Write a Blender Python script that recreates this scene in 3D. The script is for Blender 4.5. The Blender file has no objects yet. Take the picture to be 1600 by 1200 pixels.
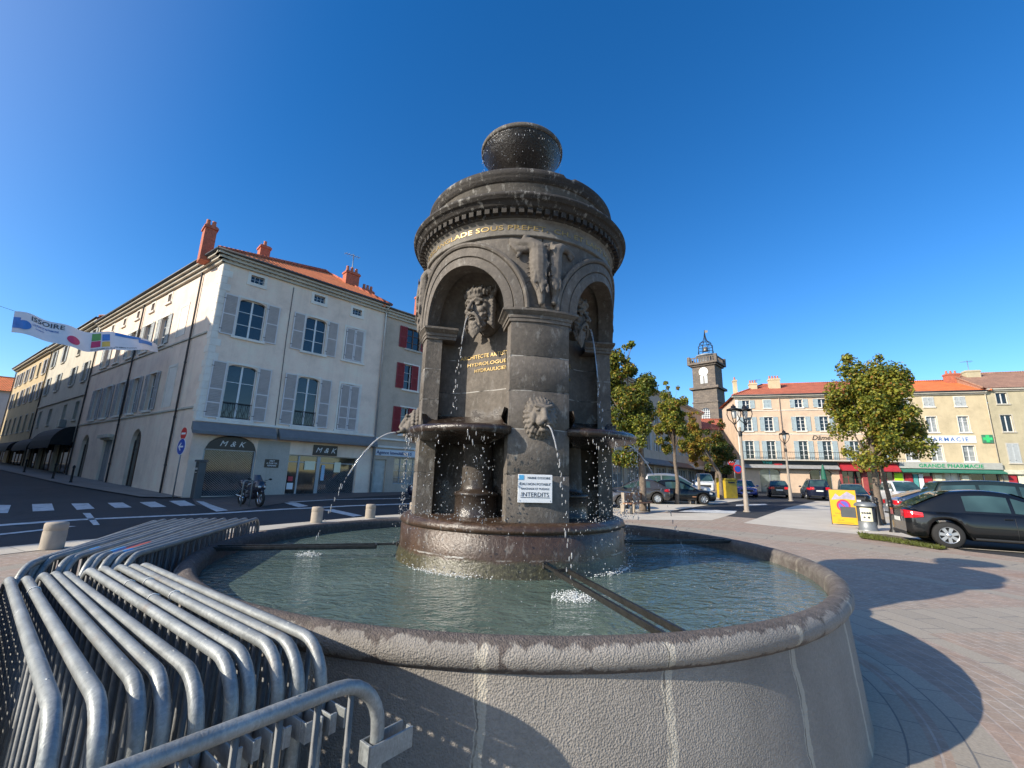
import bpy, math, random
from math import sin, cos, pi, sqrt, atan2, radians, hypot
from mathutils import Vector, Matrix
R = random.Random(7)
scene = bpy.context.scene
COL = scene.collection

# ---------------------------------------------------------------- camera model
FPX, PITCH, ROLL, CAMH = 675.0, 0.2126, 0.028, 1.5
CX, CY = 0.045, 4.8            # fountain axis

def ray(px, py):
    x = px-800; y = py-600
    X = x*cos(ROLL)+y*sin(ROLL); Y = -x*sin(ROLL)+y*cos(ROLL)
    v = Y/FPX
    return (X/FPX, cos(PITCH)+sin(PITCH)*v, sin(PITCH)-v*cos(PITCH))

def gz(x, y):
    if x < -8: s = .03+min(1, (-8-x)/10)*.018
    elif x < 8: s = .018+(8-x)/16*.012
    else: s = .018
    d = y-17
    if d <= 0: return 0.0
    if d < 4: return s*d*d/8
    return s*(d-2)

def ground(px, py, off=0):
    d = ray(px, py); t = 5
    for i in range(80):
        t = .5*t+.5*(gz(d[0]*t, d[1]*t)+off-CAMH)/d[2]
    return d[0]*t, d[1]*t

def height_at(px, py, x, y):
    """height at which the sight line of a pixel passes the plan distance of x, y"""
    d = ray(px, py); t = hypot(x, y)/hypot(d[0], d[1])
    return CAMH+t*d[2]

# ---------------------------------------------------------------- materials
MATS = {}
def newmat(name):
    m = bpy.data.materials.new(name); m.use_nodes = True
    nt = m.node_tree; b = nt.nodes['Principled BSDF']
    MATS[name] = m
    return m, nt, b

def rgb(c): return (c[0], c[1], c[2], 1)

def noise(nt, scale, detail=4, rough=.55, vec=None, dist=0):
    n = nt.nodes.new('ShaderNodeTexNoise'); n.inputs['Scale'].default_value = scale
    n.inputs['Detail'].default_value = detail; n.inputs['Roughness'].default_value = rough
    n.inputs['Distortion'].default_value = dist
    if vec is not None: nt.links.new(vec, n.inputs['Vector'])
    return n.outputs['Fac']

def objco(nt):
    t = nt.nodes.new('ShaderNodeTexCoord'); return t.outputs['Object']

def mapping(nt, vec, scale=(1, 1, 1), rot=(0, 0, 0), loc=(0, 0, 0)):
    m = nt.nodes.new('ShaderNodeMapping'); nt.links.new(vec, m.inputs['Vector'])
    m.inputs['Scale'].default_value = scale; m.inputs['Rotation'].default_value = rot; m.inputs['Location'].default_value = loc
    return m.outputs['Vector']

def ramp(nt, fac, stops):
    r = nt.nodes.new('ShaderNodeValToRGB'); nt.links.new(fac, r.inputs['Fac'])
    e = r.color_ramp.elements
    while len(e) < len(stops): e.new(.5)
    for i, (p, c) in enumerate(stops):
        e[i].position = p; e[i].color = rgb(c) if not isinstance(c, (int, float)) else (c, c, c, 1)
    return r.outputs['Color']

def mix(nt, fac, a, b, mode='MIX'):
    m = nt.nodes.new('ShaderNodeMix'); m.data_type = 'RGBA'; m.blend_type = mode
    for sock, val in ((m.inputs[0], fac), (m.inputs[6], a), (m.inputs[7], b)):
        if isinstance(val, (int, float)): sock.default_value = val
        elif isinstance(val, tuple): sock.default_value = rgb(val)
        else: nt.links.new(val, sock)
    return m.outputs[2]

def mth(nt, op, a, b=None, c=None):
    m = nt.nodes.new('ShaderNodeMath'); m.operation = op
    for i, val in enumerate((a, b, c)):
        if val is None: continue
        if isinstance(val, (int, float)): m.inputs[i].default_value = val
        else: nt.links.new(val, m.inputs[i])
    return m.outputs[0]

def sep(nt, vec):
    s = nt.nodes.new('ShaderNodeSeparateXYZ'); nt.links.new(vec, s.inputs[0]); return s.outputs

def comb(nt, x, y, z):
    s = nt.nodes.new('ShaderNodeCombineXYZ')
    for i, v in enumerate((x, y, z)):
        if isinstance(v, (int, float)): s.inputs[i].default_value = v
        else: nt.links.new(v, s.inputs[i])
    return s.outputs[0]

def bump(nt, b, hgt, strength=.3, dist=.02, normal=None):
    n = nt.nodes.new('ShaderNodeBump'); n.inputs['Strength'].default_value = strength
    n.inputs['Distance'].default_value = dist
    nt.links.new(hgt, n.inputs['Height'])
    if normal is not None: nt.links.new(normal, n.inputs['Normal'])
    nt.links.new(n.outputs['Normal'], b.inputs['Normal'])
    return n.outputs['Normal']

def M(name, base, rough=.7, metal=0, var=.15, vs=3., bmp=0, bs=40., spec=.5, dirt=0, dirtc=(.1, .09, .08), ds=.7, coat=0):
    """plain surface: base colour broken up by two noises, optional dirt stains and bump"""
    if name in MATS: return MATS[name]
    m, nt, b = newmat(name)
    co = objco(nt)
    n = noise(nt, vs, 5, .6, co)
    c = ramp(nt, n, [(.3, tuple(x*(1-var) for x in base)), (.7, tuple(min(1, x*(1+var)) for x in base))])
    if dirt:
        d = noise(nt, ds, 6, .65, mapping(nt, co, (1, 1, .35)))
        f = mth(nt, 'MULTIPLY', ramp(nt, d, [(.48, 0.), (.75, 1.)]), dirt)
        c = mix(nt, f, c, dirtc)
    nt.links.new(c, b.inputs['Base Color'])
    b.inputs['Roughness'].default_value = rough; b.inputs['Metallic'].default_value = metal
    b.inputs['Specular IOR Level'].default_value = spec
    if coat: b.inputs['Coat Weight'].default_value = coat; b.inputs['Coat Roughness'].default_value = .04
    if bmp: bump(nt, b, noise(nt, bs, 4, .6, co), bmp, .02)
    return m

def Mglass(name, base=(.012, .016, .02), rough=.03, spec=.8):
    if name in MATS: return MATS[name]
    m, nt, b = newmat(name)
    n = noise(nt, 1.3, 2, .5, objco(nt))
    nt.links.new(ramp(nt, n, [(.3, tuple(x*.6 for x in base)), (.7, tuple(x*1.7 for x in base))]), b.inputs['Base Color'])
    b.inputs['Roughness'].default_value = rough; b.inputs['Specular IOR Level'].default_value = spec
    bump(nt, b, noise(nt, .9, 1, .5, objco(nt)), .04, .05)
    return m

# ---------------------------------------------------------------- mesh builder
class MB:
    def __init__(s): s.v = []; s.f = []; s.mi = []; s.sm = []
    def add(s, vs, fs, mi=0, smooth=False):
        o = len(s.v); s.v += [tuple(v) for v in vs]
        for f in fs: s.f.append(tuple(i+o for i in f)); s.mi.append(mi); s.sm.append(smooth)
        return s
    def box(s, x0, x1, y0, y1, z0, z1, mi=0, T=None):
        vs = [(x0, y0, z0), (x1, y0, z0), (x1, y1, z0), (x0, y1, z0), (x0, y0, z1), (x1, y0, z1), (x1, y1, z1), (x0, y1, z1)]
        if T is not None: vs = [tuple(T @ Vector(v)) for v in vs]
        return s.add(vs, [(0, 3, 2, 1), (4, 5, 6, 7), (0, 1, 5, 4), (1, 2, 6, 5), (2, 3, 7, 6), (3, 0, 4, 7)], mi)
    def bbox(s, x0, x1, y0, y1, z0, z1, bv=.01, mi=0, T=None):
        """box with chamfered vertical edges and top"""
        pl = [(x0+bv, y0), (x1-bv, y0), (x1, y0+bv), (x1, y1-bv), (x1-bv, y1), (x0+bv, y1), (x0, y1-bv), (x0, y0+bv)]
        cx, cy = (x0+x1)/2, (y0+y1)/2
        vs = []
        for (k, z) in ((0, z0), (0, z1-bv), (1, z1)):
            for x, y in pl:
                if k: x = x-bv*(1 if x > cx else -1); y = y-bv*(1 if y > cy else -1)
                vs.append((x, y, z))
        fs = [tuple(range(7, -1, -1)), tuple(range(16, 24))]
        for l in range(2):
            for i in range(8): j = (i+1) % 8; fs.append((l*8+i, l*8+j, l*8+8+j, l*8+8+i))
        if T is not None: vs = [tuple(T @ Vector(v)) for v in vs]
        return s.add(vs, fs, mi)
    def tube(s, path, r, n=8, mi=0, closed=False, cap=True, smooth=True):
        P = [Vector(p) for p in path]; k = len(P)
        rr = r if isinstance(r, (list, tuple)) else [r]*k
        vs = []; prev = None
        for i, p in enumerate(P):
            if closed: t = P[(i+1) % k]-P[i-1]
            else: t = P[min(i+1, k-1)]-P[max(i-1, 0)]
            if t.length < 1e-9: t = Vector((0, 0, 1))
            t.normalize()
            if prev is None:
                a = Vector((0, 0, 1)) if abs(t.z) < .9 else Vector((1, 0, 0))
                u = t.cross(a).normalized()
            else:
                u = prev-t*prev.dot(t)
                u = u.normalized() if u.length > 1e-6 else t.orthogonal().normalized()
            prev = u; w = t.cross(u)
            for j in range(n):
                a = 2*pi*j/n; vs.append(p+(u*cos(a)+w*sin(a))*rr[i])
        fs = []
        for i in range(k if closed else k-1):
            i2 = (i+1) % k
            for j in range(n): j2 = (j+1) % n; fs.append((i*n+j, i*n+j2, i2*n+j2, i2*n+j))
        s.add(vs, fs, mi, smooth)
        if cap and not closed:
            o = len(s.v)-len(vs)
            s.f.append(tuple(o+j for j in range(n-1, -1, -1))); s.mi.append(mi); s.sm.append(False)
            s.f.append(tuple(o+(k-1)*n+j for j in range(n))); s.mi.append(mi); s.sm.append(False)
        return s
    def lathe(s, prof, n=48, c=(0, 0), a0=0., a1=2*pi, mi=0, smooth=True, sx=1., sy=1.):
        full = abs(a1-a0-2*pi) < 1e-6; cols = n if full else n+1; k = len(prof)
        vs = []
        for i in range(cols):
            a = a0+(a1-a0)*i/n
            for r, z in prof: vs.append((c[0]+r*cos(a)*sx, c[1]+r*sin(a)*sy, z))
        fs = []
        for i in range(n):
            i2 = (i+1) % cols
            for j in range(k-1): fs.append((i*k+j, i2*k+j, i2*k+j+1, i*k+j+1))
        return s.add(vs, fs, mi, smooth)
    def ball(s, c, r, n=12, m=8, mi=0, rot=None, smooth=True):
        if isinstance(r, (int, float)): r = (r, r, r)
        vs = [(0, 0, 1)]
        for i in range(1, m):
            t = pi*i/m
            for j in range(n): a = 2*pi*j/n; vs.append((sin(t)*cos(a), sin(t)*sin(a), cos(t)))
        vs.append((0, 0, -1))
        fs = [(0, 1+j, 1+(j+1) % n) for j in range(n)]
        for i in range(m-2):
            for j in range(n): j2 = (j+1) % n; fs.append((1+i*n+j, 1+(i+1)*n+j, 1+(i+1)*n+j2, 1+i*n+j2))
        l = len(vs)-1; fs += [(l, 1+(m-2)*n+(j+1) % n, 1+(m-2)*n+j) for j in range(n)]
        out = []
        for v in vs:
            w = Vector((v[0]*r[0], v[1]*r[1], v[2]*r[2]))
            if rot is not None: w = rot @ w
            out.append((w.x+c[0], w.y+c[1], w.z+c[2]))
        return s.add(out, fs, mi, smooth)
    def grid(s, fn, nu, nv, mi=0, smooth=True, flip=False):
        vs = [fn(i/nu, j/nv) for i in range(nu+1) for j in range(nv+1)]
        fs = []
        for i in range(nu):
            for j in range(nv):
                q = (i*(nv+1)+j, (i+1)*(nv+1)+j, (i+1)*(nv+1)+j+1, i*(nv+1)+j+1)
                fs.append(q[::-1] if flip else q)
        return s.add(vs, fs, mi, smooth)
    def prism(s, poly, d0, d1, fn, mi=0, smooth=False):
        """polygon (a,b) extruded between depths, mapped by fn(a,b,d)"""
        n = len(poly); vs = [fn(a, b, d0) for a, b in poly]+[fn(a, b, d1) for a, b in poly]
        fs = [tuple(range(n)), tuple(range(2*n-1, n-1, -1))]+[(i, i+n, (i+1) % n+n, (i+1) % n) for i in range(n)]
        return s.add(vs, fs, mi, smooth)
    def xform(s, fn): s.v = [tuple(fn(Vector(v))) for v in s.v]; return s
    def mesh(s, name, mats):
        me = bpy.data.meshes.new(name); me.from_pydata(s.v, [], s.f)
        if not isinstance(mats, (list, tuple)): mats = [mats]
        for m in mats: me.materials.append(m)
        me.polygons.foreach_set('material_index', s.mi)
        me.polygons.foreach_set('use_smooth', s.sm)
        me.update(); return me
    def build(s, name, mats, parent=None, loc=None):
        return link(name, s.mesh(name, mats), parent, loc)

def link(name, me, parent=None, loc=None):
    o = bpy.data.objects.new(name, me); COL.objects.link(o)
    if parent is not None: o.parent = parent
    if loc is not None: o.location = loc
    return o

def tag(o, label, cat, group=None, kind=None):
    o['label'] = label; o['category'] = cat
    if group: o['group'] = group
    if kind: o['kind'] = kind
    return o

def thing(name, label, cat, loc=(0, 0, 0), rz=0., group=None, kind=None):
    o = bpy.data.objects.new(name, None); COL.objects.link(o)
    o.location = loc; o.rotation_euler = (0, 0, rz); o.empty_display_size = .2
    return tag(o, label, cat, group, kind)

def struct(o): o['kind'] = 'structure'; return o

def kids(o): return [c for c in COL.objects if c.parent is o]
def copy_tree(o, parent=None):
    c = o.copy(); COL.objects.link(c)
    if parent is not None: c.parent = parent
    for ch in kids(o): copy_tree(ch, c)
    return c

def fused(mb, voxel, smooth=4, amount=.5):
    """one continuous skin over overlapping lumps (voxel remesh, evaluated without operators)"""
    me = mb.mesh('tmp', []); o = bpy.data.objects.new('tmp', me); COL.objects.link(o)
    r = o.modifiers.new('r', 'REMESH'); r.mode = 'VOXEL'; r.voxel_size = voxel; r.use_smooth_shade = True
    if smooth:
        q = o.modifiers.new('s', 'SMOOTH'); q.iterations = smooth; q.factor = amount
    dg = bpy.context.evaluated_depsgraph_get(); ev = o.evaluated_get(dg); tm = ev.to_mesh()
    out = MB(); out.add([tuple(v.co) for v in tm.vertices], [tuple(p.vertices) for p in tm.polygons], 0, True)
    ev.to_mesh_clear(); bpy.data.objects.remove(o); bpy.data.meshes.remove(me)
    return out

TXT = {}
def text_mb(txt, size=1., extrude=.004, align='CENTER', shear=0., spacing=1., bold=0.):
    """letters as mesh in the x-z plane facing -y, baseline at z=0"""
    key = (txt, align, shear, spacing, bold)
    if key not in TXT:
        c = bpy.data.curves.new('t', 'FONT'); c.body = txt; c.size = 1.; c.extrude = .5; c.align_x = align
        c.shear = shear; c.space_character = spacing; c.offset = bold; c.resolution_u = 3
        o = bpy.data.objects.new('t', c); COL.objects.link(o)
        dg = bpy.context.evaluated_depsgraph_get(); ev = o.evaluated_get(dg); tm = ev.to_mesh()
        TXT[key] = ([tuple(v.co) for v in tm.vertices], [tuple(p.vertices) for p in tm.polygons])
        ev.to_mesh_clear(); bpy.data.objects.remove(o); bpy.data.curves.remove(c)
    vs, fs = TXT[key]
    mb = MB(); mb.add([(v[0]*size, -(v[2])*extrude*2-extrude, v[1]*size) for v in vs], fs)
    return mb

def arc(cx, cz, r, a0, a1, n): return [(cx+r*cos(a0+(a1-a0)*i/n), cz+r*sin(a0+(a1-a0)*i/n)) for i in range(n+1)]
# ================================================================ fountain
PHI0 = 11.5                    # first pillar, degrees from -y towards +x
RB = 1.06
Z0, ZSP = 1.13, 3.016
JOINTS = (1.526, 1.913, 2.255, 2.574)

def stone_dark(name, base, wet=0., joints=None, lime=.0, rough=.8, bs=70, bstr=.25, dark_below=None, moss=None, vjoint=None):
    m, nt, b = newmat(name); co = objco(nt); x, y, z = sep(nt, co)
    n1 = noise(nt, 2.2, 6, .65, co); n2 = noise(nt, 26, 4, .6, co)
    c = ramp(nt, n1, [(.28, tuple(k*.62 for k in base)), (.5, base), (.74, tuple(k*1.35 for k in base))])
    c = mix(nt, .35, c, ramp(nt, n2, [(.3, .05), (.7, .55)]), 'OVERLAY')
    streak = noise(nt, 9, 4, .6, mapping(nt, co, (1, 1, .08)))
    c = mix(nt, mth(nt, 'MULTIPLY', ramp(nt, streak, [(.5, 0.), (.72, 1.)]), .45), c, tuple(k*.4 for k in base))
    rg = rough
    if lime:
        ln = noise(nt, 14, 5, .7, mapping(nt, co, (1, 1, .5)))
        f = mth(nt, 'MULTIPLY', ramp(nt, ln, [(.56, 0.), (.66, 1.)]), lime)
        c = mix(nt, f, c, (.42, .40, .36))
    if joints:
        wob = mth(nt, 'MULTIPLY_ADD', noise(nt, 6, 3, .6, co), .012, -.006)
        zz = mth(nt, 'ADD', z, wob); acc = None
        for j in joints:
            q = mth(nt, 'COMPARE', zz, j, .0045); acc = q if acc is None else mth(nt, 'MAXIMUM', acc, q)
        jm = ramp(nt, noise(nt, 5, 3, .6, co), [(.42, 0.), (.55, 1.)])
        c = mix(nt, mth(nt, 'MULTIPLY', acc, mth(nt, 'MULTIPLY', jm, .75)), c, (.45, .43, .39))
        dk = mth(nt, 'MULTIPLY', acc, mth(nt, 'SUBTRACT', 1., jm)); c = mix(nt, mth(nt, 'MULTIPLY', dk, .7), c, (.02, .019, .017))
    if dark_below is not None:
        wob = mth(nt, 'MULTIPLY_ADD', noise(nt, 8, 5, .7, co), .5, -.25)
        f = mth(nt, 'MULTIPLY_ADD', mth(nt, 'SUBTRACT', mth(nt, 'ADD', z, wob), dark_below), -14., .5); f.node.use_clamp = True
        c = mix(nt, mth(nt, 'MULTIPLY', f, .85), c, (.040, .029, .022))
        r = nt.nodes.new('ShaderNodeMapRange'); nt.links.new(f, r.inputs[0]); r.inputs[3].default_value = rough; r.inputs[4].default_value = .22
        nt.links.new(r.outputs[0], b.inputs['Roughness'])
    else: b.inputs['Roughness'].default_value = rg
    if moss is not None:
        wob = mth(nt, 'MULTIPLY_ADD', noise(nt, 7, 5, .7, co), .10, -.05)
        f = mth(nt, 'MULTIPLY_ADD', mth(nt, 'SUBTRACT', mth(nt, 'ADD', z, wob), moss), -40., .5); f.node.use_clamp = True
        c = mix(nt, f, c, ramp(nt, noise(nt, 40, 4, .7, co), [(.35, (.028, .024, .012)), (.6, (.075, .066, .03)), (.72, (.22, .21, .15))]))
        f2 = mth(nt, 'MULTIPLY', mth(nt, 'COMPARE', mth(nt, 'ADD', z, mth(nt, 'MULTIPLY', wob, .6)), moss+.02, .006), ramp(nt, noise(nt, 3.5, 4, .7, co), [(.48, 0.), (.6, 1.)]))
        c = mix(nt, mth(nt, 'MULTIPLY', f2, .6), c, (.5, .49, .45))
    nt.links.new(c, b.inputs['Base Color'])
    h = mth(nt, 'ADD', noise(nt, bs, 5, .7, co), mth(nt, 'MULTIPLY', noise(nt, bs*.25, 3, .6, co), 1.2))
    bump(nt, b, h, bstr, .015)
    return m

ST = stone_dark('fountain_stone', (.150, .128, .106), joints=JOINTS, lime=.35, bs=60, dark_below=1.0)
ST_N = stone_dark('niche_stone', (.145, .122, .099), joints=(2.36, 2.72), lime=.15, bs=80, dark_below=2.13, bstr=.18)
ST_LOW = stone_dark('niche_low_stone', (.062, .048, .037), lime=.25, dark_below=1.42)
ST_ORN = stone_dark('ornament_stone', (.165, .142, .119), bs=120, bstr=.15)
ST_TOP = stone_dark('cornice_stone', (.040, .033, .027), lime=.55, bs=60, bstr=.35)
ST_FRZ = stone_dark('frieze_stone', (.185, .165, .138), lime=.2, bs=90, bstr=.12)
ST_WET = stone_dark('wet_stone', (.038, .025, .018), lime=.3, rough=.22, bs=50, bstr=.3)
ST_PED = stone_dark('pedestal_stone', (.075, .044, .027), lime=.25, rough=.32, moss=.83, bs=50, bstr=.3)
ST_BOWL = stone_dark('bowl_stone', (.017, .013, .011), lime=.1, rough=.35, bs=40, bstr=.4)
ST_DRUM = stone_dark('drum_stone', (.115, .10, .082), lime=.7, bs=60, bstr=.3)  # lighter than the crown stone, shading contrast put into the colour
GOLD = M('gilt', (.40, .27, .09), .38, .35, .3, 40)

def granite_basin(name, rim):
    m, nt, b = newmat(name); co = objco(nt); x, y, z = sep(nt, co)
    ang = mth(nt, 'ARCTAN2', x, y)
    n1 = noise(nt, 1.3, 5, .6, co); n2 = noise(nt, 60, 3, .6, co)
    base = (.275, .25, .22)
    c = ramp(nt, n1, [(.3, tuple(k*.78 for k in base)), (.7, tuple(k*1.12 for k in base))])
    c = mix(nt, .3, c, ramp(nt, n2, [(.3, .3), (.7, .68)]), 'OVERLAY')
    # block joints: pale mortar lines running down the wall every 18 degrees
    wob = mth(nt, 'MULTIPLY_ADD', noise(nt, 5, 4, .6, co), .035, -.0175)
    fr = mth(nt, 'FRACT', mth(nt, 'MULTIPLY_ADD', mth(nt, 'ADD', ang, wob), 11/pi, .326))
    j = mth(nt, 'COMPARE', fr, .5, .030); jd = mth(nt, 'COMPARE', fr, .517, .0055)
    c = mix(nt, mth(nt, 'MULTIPLY', j, .7), c, (.52, .47, .38)); jd = mth(nt, 'MULTIPLY', jd, ramp(nt, noise(nt, 4, 4, .7, co), [(.42, 0.), (.55, 1.)])); c = mix(nt, mth(nt, 'MULTIPLY', jd, .7), c, (.07, .062, .055))
    blk = nt.nodes.new('ShaderNodeTexWhiteNoise'); blk.noise_dimensions = '1D'; nt.links.new(mth(nt, 'FLOOR', mth(nt, 'MULTIPLY_ADD', ang, 11/pi, .826)), blk.inputs['W'])
    c = mix(nt, .5, c, ramp(nt, blk.outputs['Value'], [(0., .40), (1., .60)]), 'OVERLAY')
    if rim:
        # dark algae on the wet inner half of the bead, running over the crest in drips
        rad = mth(nt, 'SQRT', mth(nt, 'ADD', mth(nt, 'MULTIPLY', x, x), mth(nt, 'MULTIPLY', y, y)))
        dr = noise(nt, 1., 6, .75, comb(nt, mth(nt, 'MULTIPLY', ang, 22.), mth(nt, 'MULTIPLY', rad, 5.), 0.))
        edge = mth(nt, 'MULTIPLY_ADD', dr, .15, 2.750)
        f = mth(nt, 'MULTIPLY', mth(nt, 'SUBTRACT', edge, rad), 110.); f.node.use_clamp = True
        sunny = mth(nt, 'MULTIPLY_ADD', x, .35, -.35); sunny.node.use_clamp = True      # stain thinned on the right, putting its sunlit look into the colour
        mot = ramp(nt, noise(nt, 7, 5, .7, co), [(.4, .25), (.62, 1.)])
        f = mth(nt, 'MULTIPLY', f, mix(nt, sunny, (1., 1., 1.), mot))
        c = mix(nt, mth(nt, 'MULTIPLY', f, .88), c, ramp(nt, noise(nt, 30, 4, .6, co), [(.3, (.045, .036, .032)), (.7, (.115, .09, .08))]))
        spots = ramp(nt, noise(nt, 22, 5, .7, co), [(.6, 0.), (.68, 1.)]); c = mix(nt, mth(nt, 'MULTIPLY', spots, .5), c, (.34, .32, .27))
    else:
        st = ramp(nt, noise(nt, 2.2, 5, .65, mapping(nt, co, (1, 1, .25))), [(.45, 0.), (.75, 1.)])
        c = mix(nt, mth(nt, 'MULTIPLY', st, .4), c, (.15, .135, .115))
    nt.links.new(c, b.inputs['Base Color']); b.inputs['Roughness'].default_value = .85
    v = nt.nodes.new('ShaderNodeTexVoronoi'); v.feature = 'SMOOTH_F1'; v.inputs['Scale'].default_value = 120; v.inputs['Smoothness'].default_value = .35
    nt.links.new(co, v.inputs['Vector'])
    h = mth(nt, 'ADD', mth(nt, 'MULTIPLY', v.outputs['Distance'], 1.3), mth(nt, 'MULTIPLY', noise(nt, 70, 5, .75, co), 1.3))
    h = mth(nt, 'SUBTRACT', h, mth(nt, 'MULTIPLY', jd, 1.2))
    bump(nt, b, h, .55, .008)
    return m
BASIN = granite_basin('basin_stone', False); RIM = granite_basin('rim_stone', True)
BASIN_IN = stone_dark('basin_inside', (.05, .045, .036), rough=.5, lime=.1)
RAIL = M('rail_iron', (.045, .043, .040), .45, .6, .4, 25, .25, 90)

F = thing('fountain', 'dark volcanic stone fountain with bearded heads in niches, standing in a round granite basin', 'fountain', (CX, CY, 0))
DIR = [radians(PHI0+90*k) for k in range(4)]        # pillars
NIC = [radians(PHI0-45+90*k) for k in range(4)]     # niches

def rotcopies(mb_or_objs, name, mat, angles, parent=F):
    me = mb_or_objs.mesh(name, mat); out = []
    for a in angles:
        o = link(name, me, parent); o.rotation_euler = (0, 0, a); out.append(o)
    return out

def cyl(X, z, up=0., d=0., rb=RB):
    a = X/rb; r = rb+up
    return (r*sin(a), -(r*cos(a)-d), z)

# pedestal
mb = MB(); mb.lathe([(1.30, .2), (1.22, .60), (1.185, .70), (1.16, .80), (1.152, .83), (1.15, .84), (1.15, 1.025), (1.135, 1.037), (1.135, 1.047), (1.155, 1.053), (1.16, 1.075), (1.145, 1.11), (1.11, 1.128), (1.05, 1.133), (.0, 1.134)], 128)
mb.build('pedestal', ST_PED, F)
# core that closes the tower above the niches
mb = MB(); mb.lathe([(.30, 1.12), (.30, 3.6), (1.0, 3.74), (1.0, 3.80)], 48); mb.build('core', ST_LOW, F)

WN = radians(29.85)*RB; SEC = radians(45)*RB; RA0, RA1 = .483, .714
# pillars with recessed joints
hw = radians(15.15)*RB
zs = [Z0-.01]
for j in JOINTS: zs += [j-.012, j-.004, j+.004, j+.012]
zs += [2.905]
mb = MB(); nx = 14
def prow(z, k): return -.008 if k else 0
vs = []; fs = []
for i, z in enumerate(zs):
    g = any(abs(z-j) < .005 for j in JOINTS)
    for q in range(nx+1):
        X = -hw+2*hw*q/nx
        vs.append(cyl(X, z, -.007 if g else 0))
for i in range(len(zs)-1):
    for q in range(nx): a = i*(nx+1)+q; fs.append((a, a+1, a+nx+2, a+nx+1))
mb.add(vs, fs, 0, True)
for s in (-1, 1):     # returns into the niches
    mb.grid(lambda u, v: cyl(s*hw, Z0-.01+v*(2.905-Z0+.01), 0, .16*u), 2, 10, 0, False, s > 0)
rotcopies(mb, 'pillar', ST, DIR)
# capitals
prof = [(0, 2.893), (.012, 2.896), (.012, 2.925), (.020, 2.93), (.020, 2.958), (.034, 2.97), (.05, 2.988), (.055, 2.99), (.055, 3.008), (.045, 3.016), (-.25, 3.016)]
mb = MB()
for i in range(len(prof)-1):
    (u0, z0), (u1, z1) = prof[i], prof[i+1]
    for (q0, q1) in [(k/12, (k+1)/12) for k in range(12)]:
        def P(u, z, q):
            h = hw+max(u, 0)*1.3; return cyl(-h+2*h*q, z, u)
        mb.add([P(u0, z0, q0), P(u0, z0, q1), P(u1, z1, q1), P(u1, z1, q0)], [(0, 1, 2, 3)], 0)
    for s in (-1, 1):
        h0 = hw+max(u0, 0)*1.3; h1 = hw+max(u1, 0)*1.3
        a = cyl(s*h0, z0, u0); bb = cyl(s*h1, z1, u1); c = cyl(s*h1, z1, 0, .3); d = cyl(s*h0, z0, 0, .3)
        mb.add([a, d, c, bb], [(0, 1, 2, 3) if s < 0 else (3, 2, 1, 0)], 0)
mb.add([cyl(-hw-.0, 2.893, .0), cyl(hw, 2.893, 0), cyl(hw, 2.893, 0, .3), cyl(-hw, 2.893, 0, .3)], [(0, 1, 2, 3)])
rotcopies(mb, 'capital', ST, DIR)

# spandrel wall and archivolt of one niche
mb = MB(); N = 64
for i in range(N):
    def pts(k):
        a = pi*k/N; ca, sa = cos(a), sin(a)
        t = min(SEC/max(abs(ca), 1e-6), (3.76-ZSP)/max(sa, 1e-6))
        return [(-(RA0+(t-RA0)*q)*ca, ZSP+(RA0+(t-RA0)*q)*sa) for q in (0, .33, .66, 1)]
    A, B = pts(i), pts(i+1)
    for q in range(3):
        mb.add([cyl(*A[q]), cyl(*B[q]), cyl(*B[q+1]), cyl(*A[q+1])], [(0, 3, 2, 1)], 0, True)
# corners of the sector the fan leaves open
t0 = atan2(3.76-ZSP, SEC)
rotcopies(mb, 'spandrel', ST, NIC)
mb = MB(); prof = [(-.0, -.14), (0, .028), (.082, .028), (.088, .016), (.096, .034), (.178, .034), (.184, .022), (.190, .046), (.206, .056), (.222, .052), (.231, .046), (.232, -.01)]
vs = []; fs = []
for i in range(N+1):
    a = pi*i/N
    for o, u in prof:
        X, z = -(RA0+o)*cos(a), ZSP+(RA0+o)*sin(a)
        vs.append(cyl(X, z, max(u, 0), max(0, -u)))
k = len(prof)
for i in range(N):
    for q in range(k-1): fs.append((i*k+q, i*k+q+1, (i+1)*k+q+1, (i+1)*k+q))
mb.add(vs, fs, 0, False)
rotcopies(mb, 'archivolt', ST, NIC)

# niche: concave wall with a half dome
def sel(a, n=2.5):
    c, s = cos(a), sin(a)
    return (abs(c)**(2/n)*(1 if c > 0 else -1), abs(s)**(2/n))
def niche_pt(a, z):
    c, s = sel(a); return cyl(-WN*c, z, 0, .48*s+.03)
def niche_xz(X, z, off=0.):
    c = min(1, abs(X)/WN); s = (1-c**2.5)**(1/2.5); return cyl(X, z, 0, .48*s+.03-off)
mb = MB(); mb.grid(lambda u, v: niche_pt(pi*u, 2.02+v*(3.0-2.02)), 40, 10, 0, True, True)
def dome(u, v):
    c, s = sel(pi*u); p = v*pi/2
    return cyl(-WN*c*cos(p), 3.0+.56*sin(p), 0, .03+.48*s*cos(p))
mb.grid(dome, 40, 14, 0, True, True)
rotcopies(mb, 'niche', ST_N, NIC)
mb = MB(); mb.grid(lambda u, v: niche_pt(pi*u, 1.12+v*.9), 40, 8, 0, True, True)
rotcopies(mb, 'lower_niche', ST_LOW, NIC)

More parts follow.
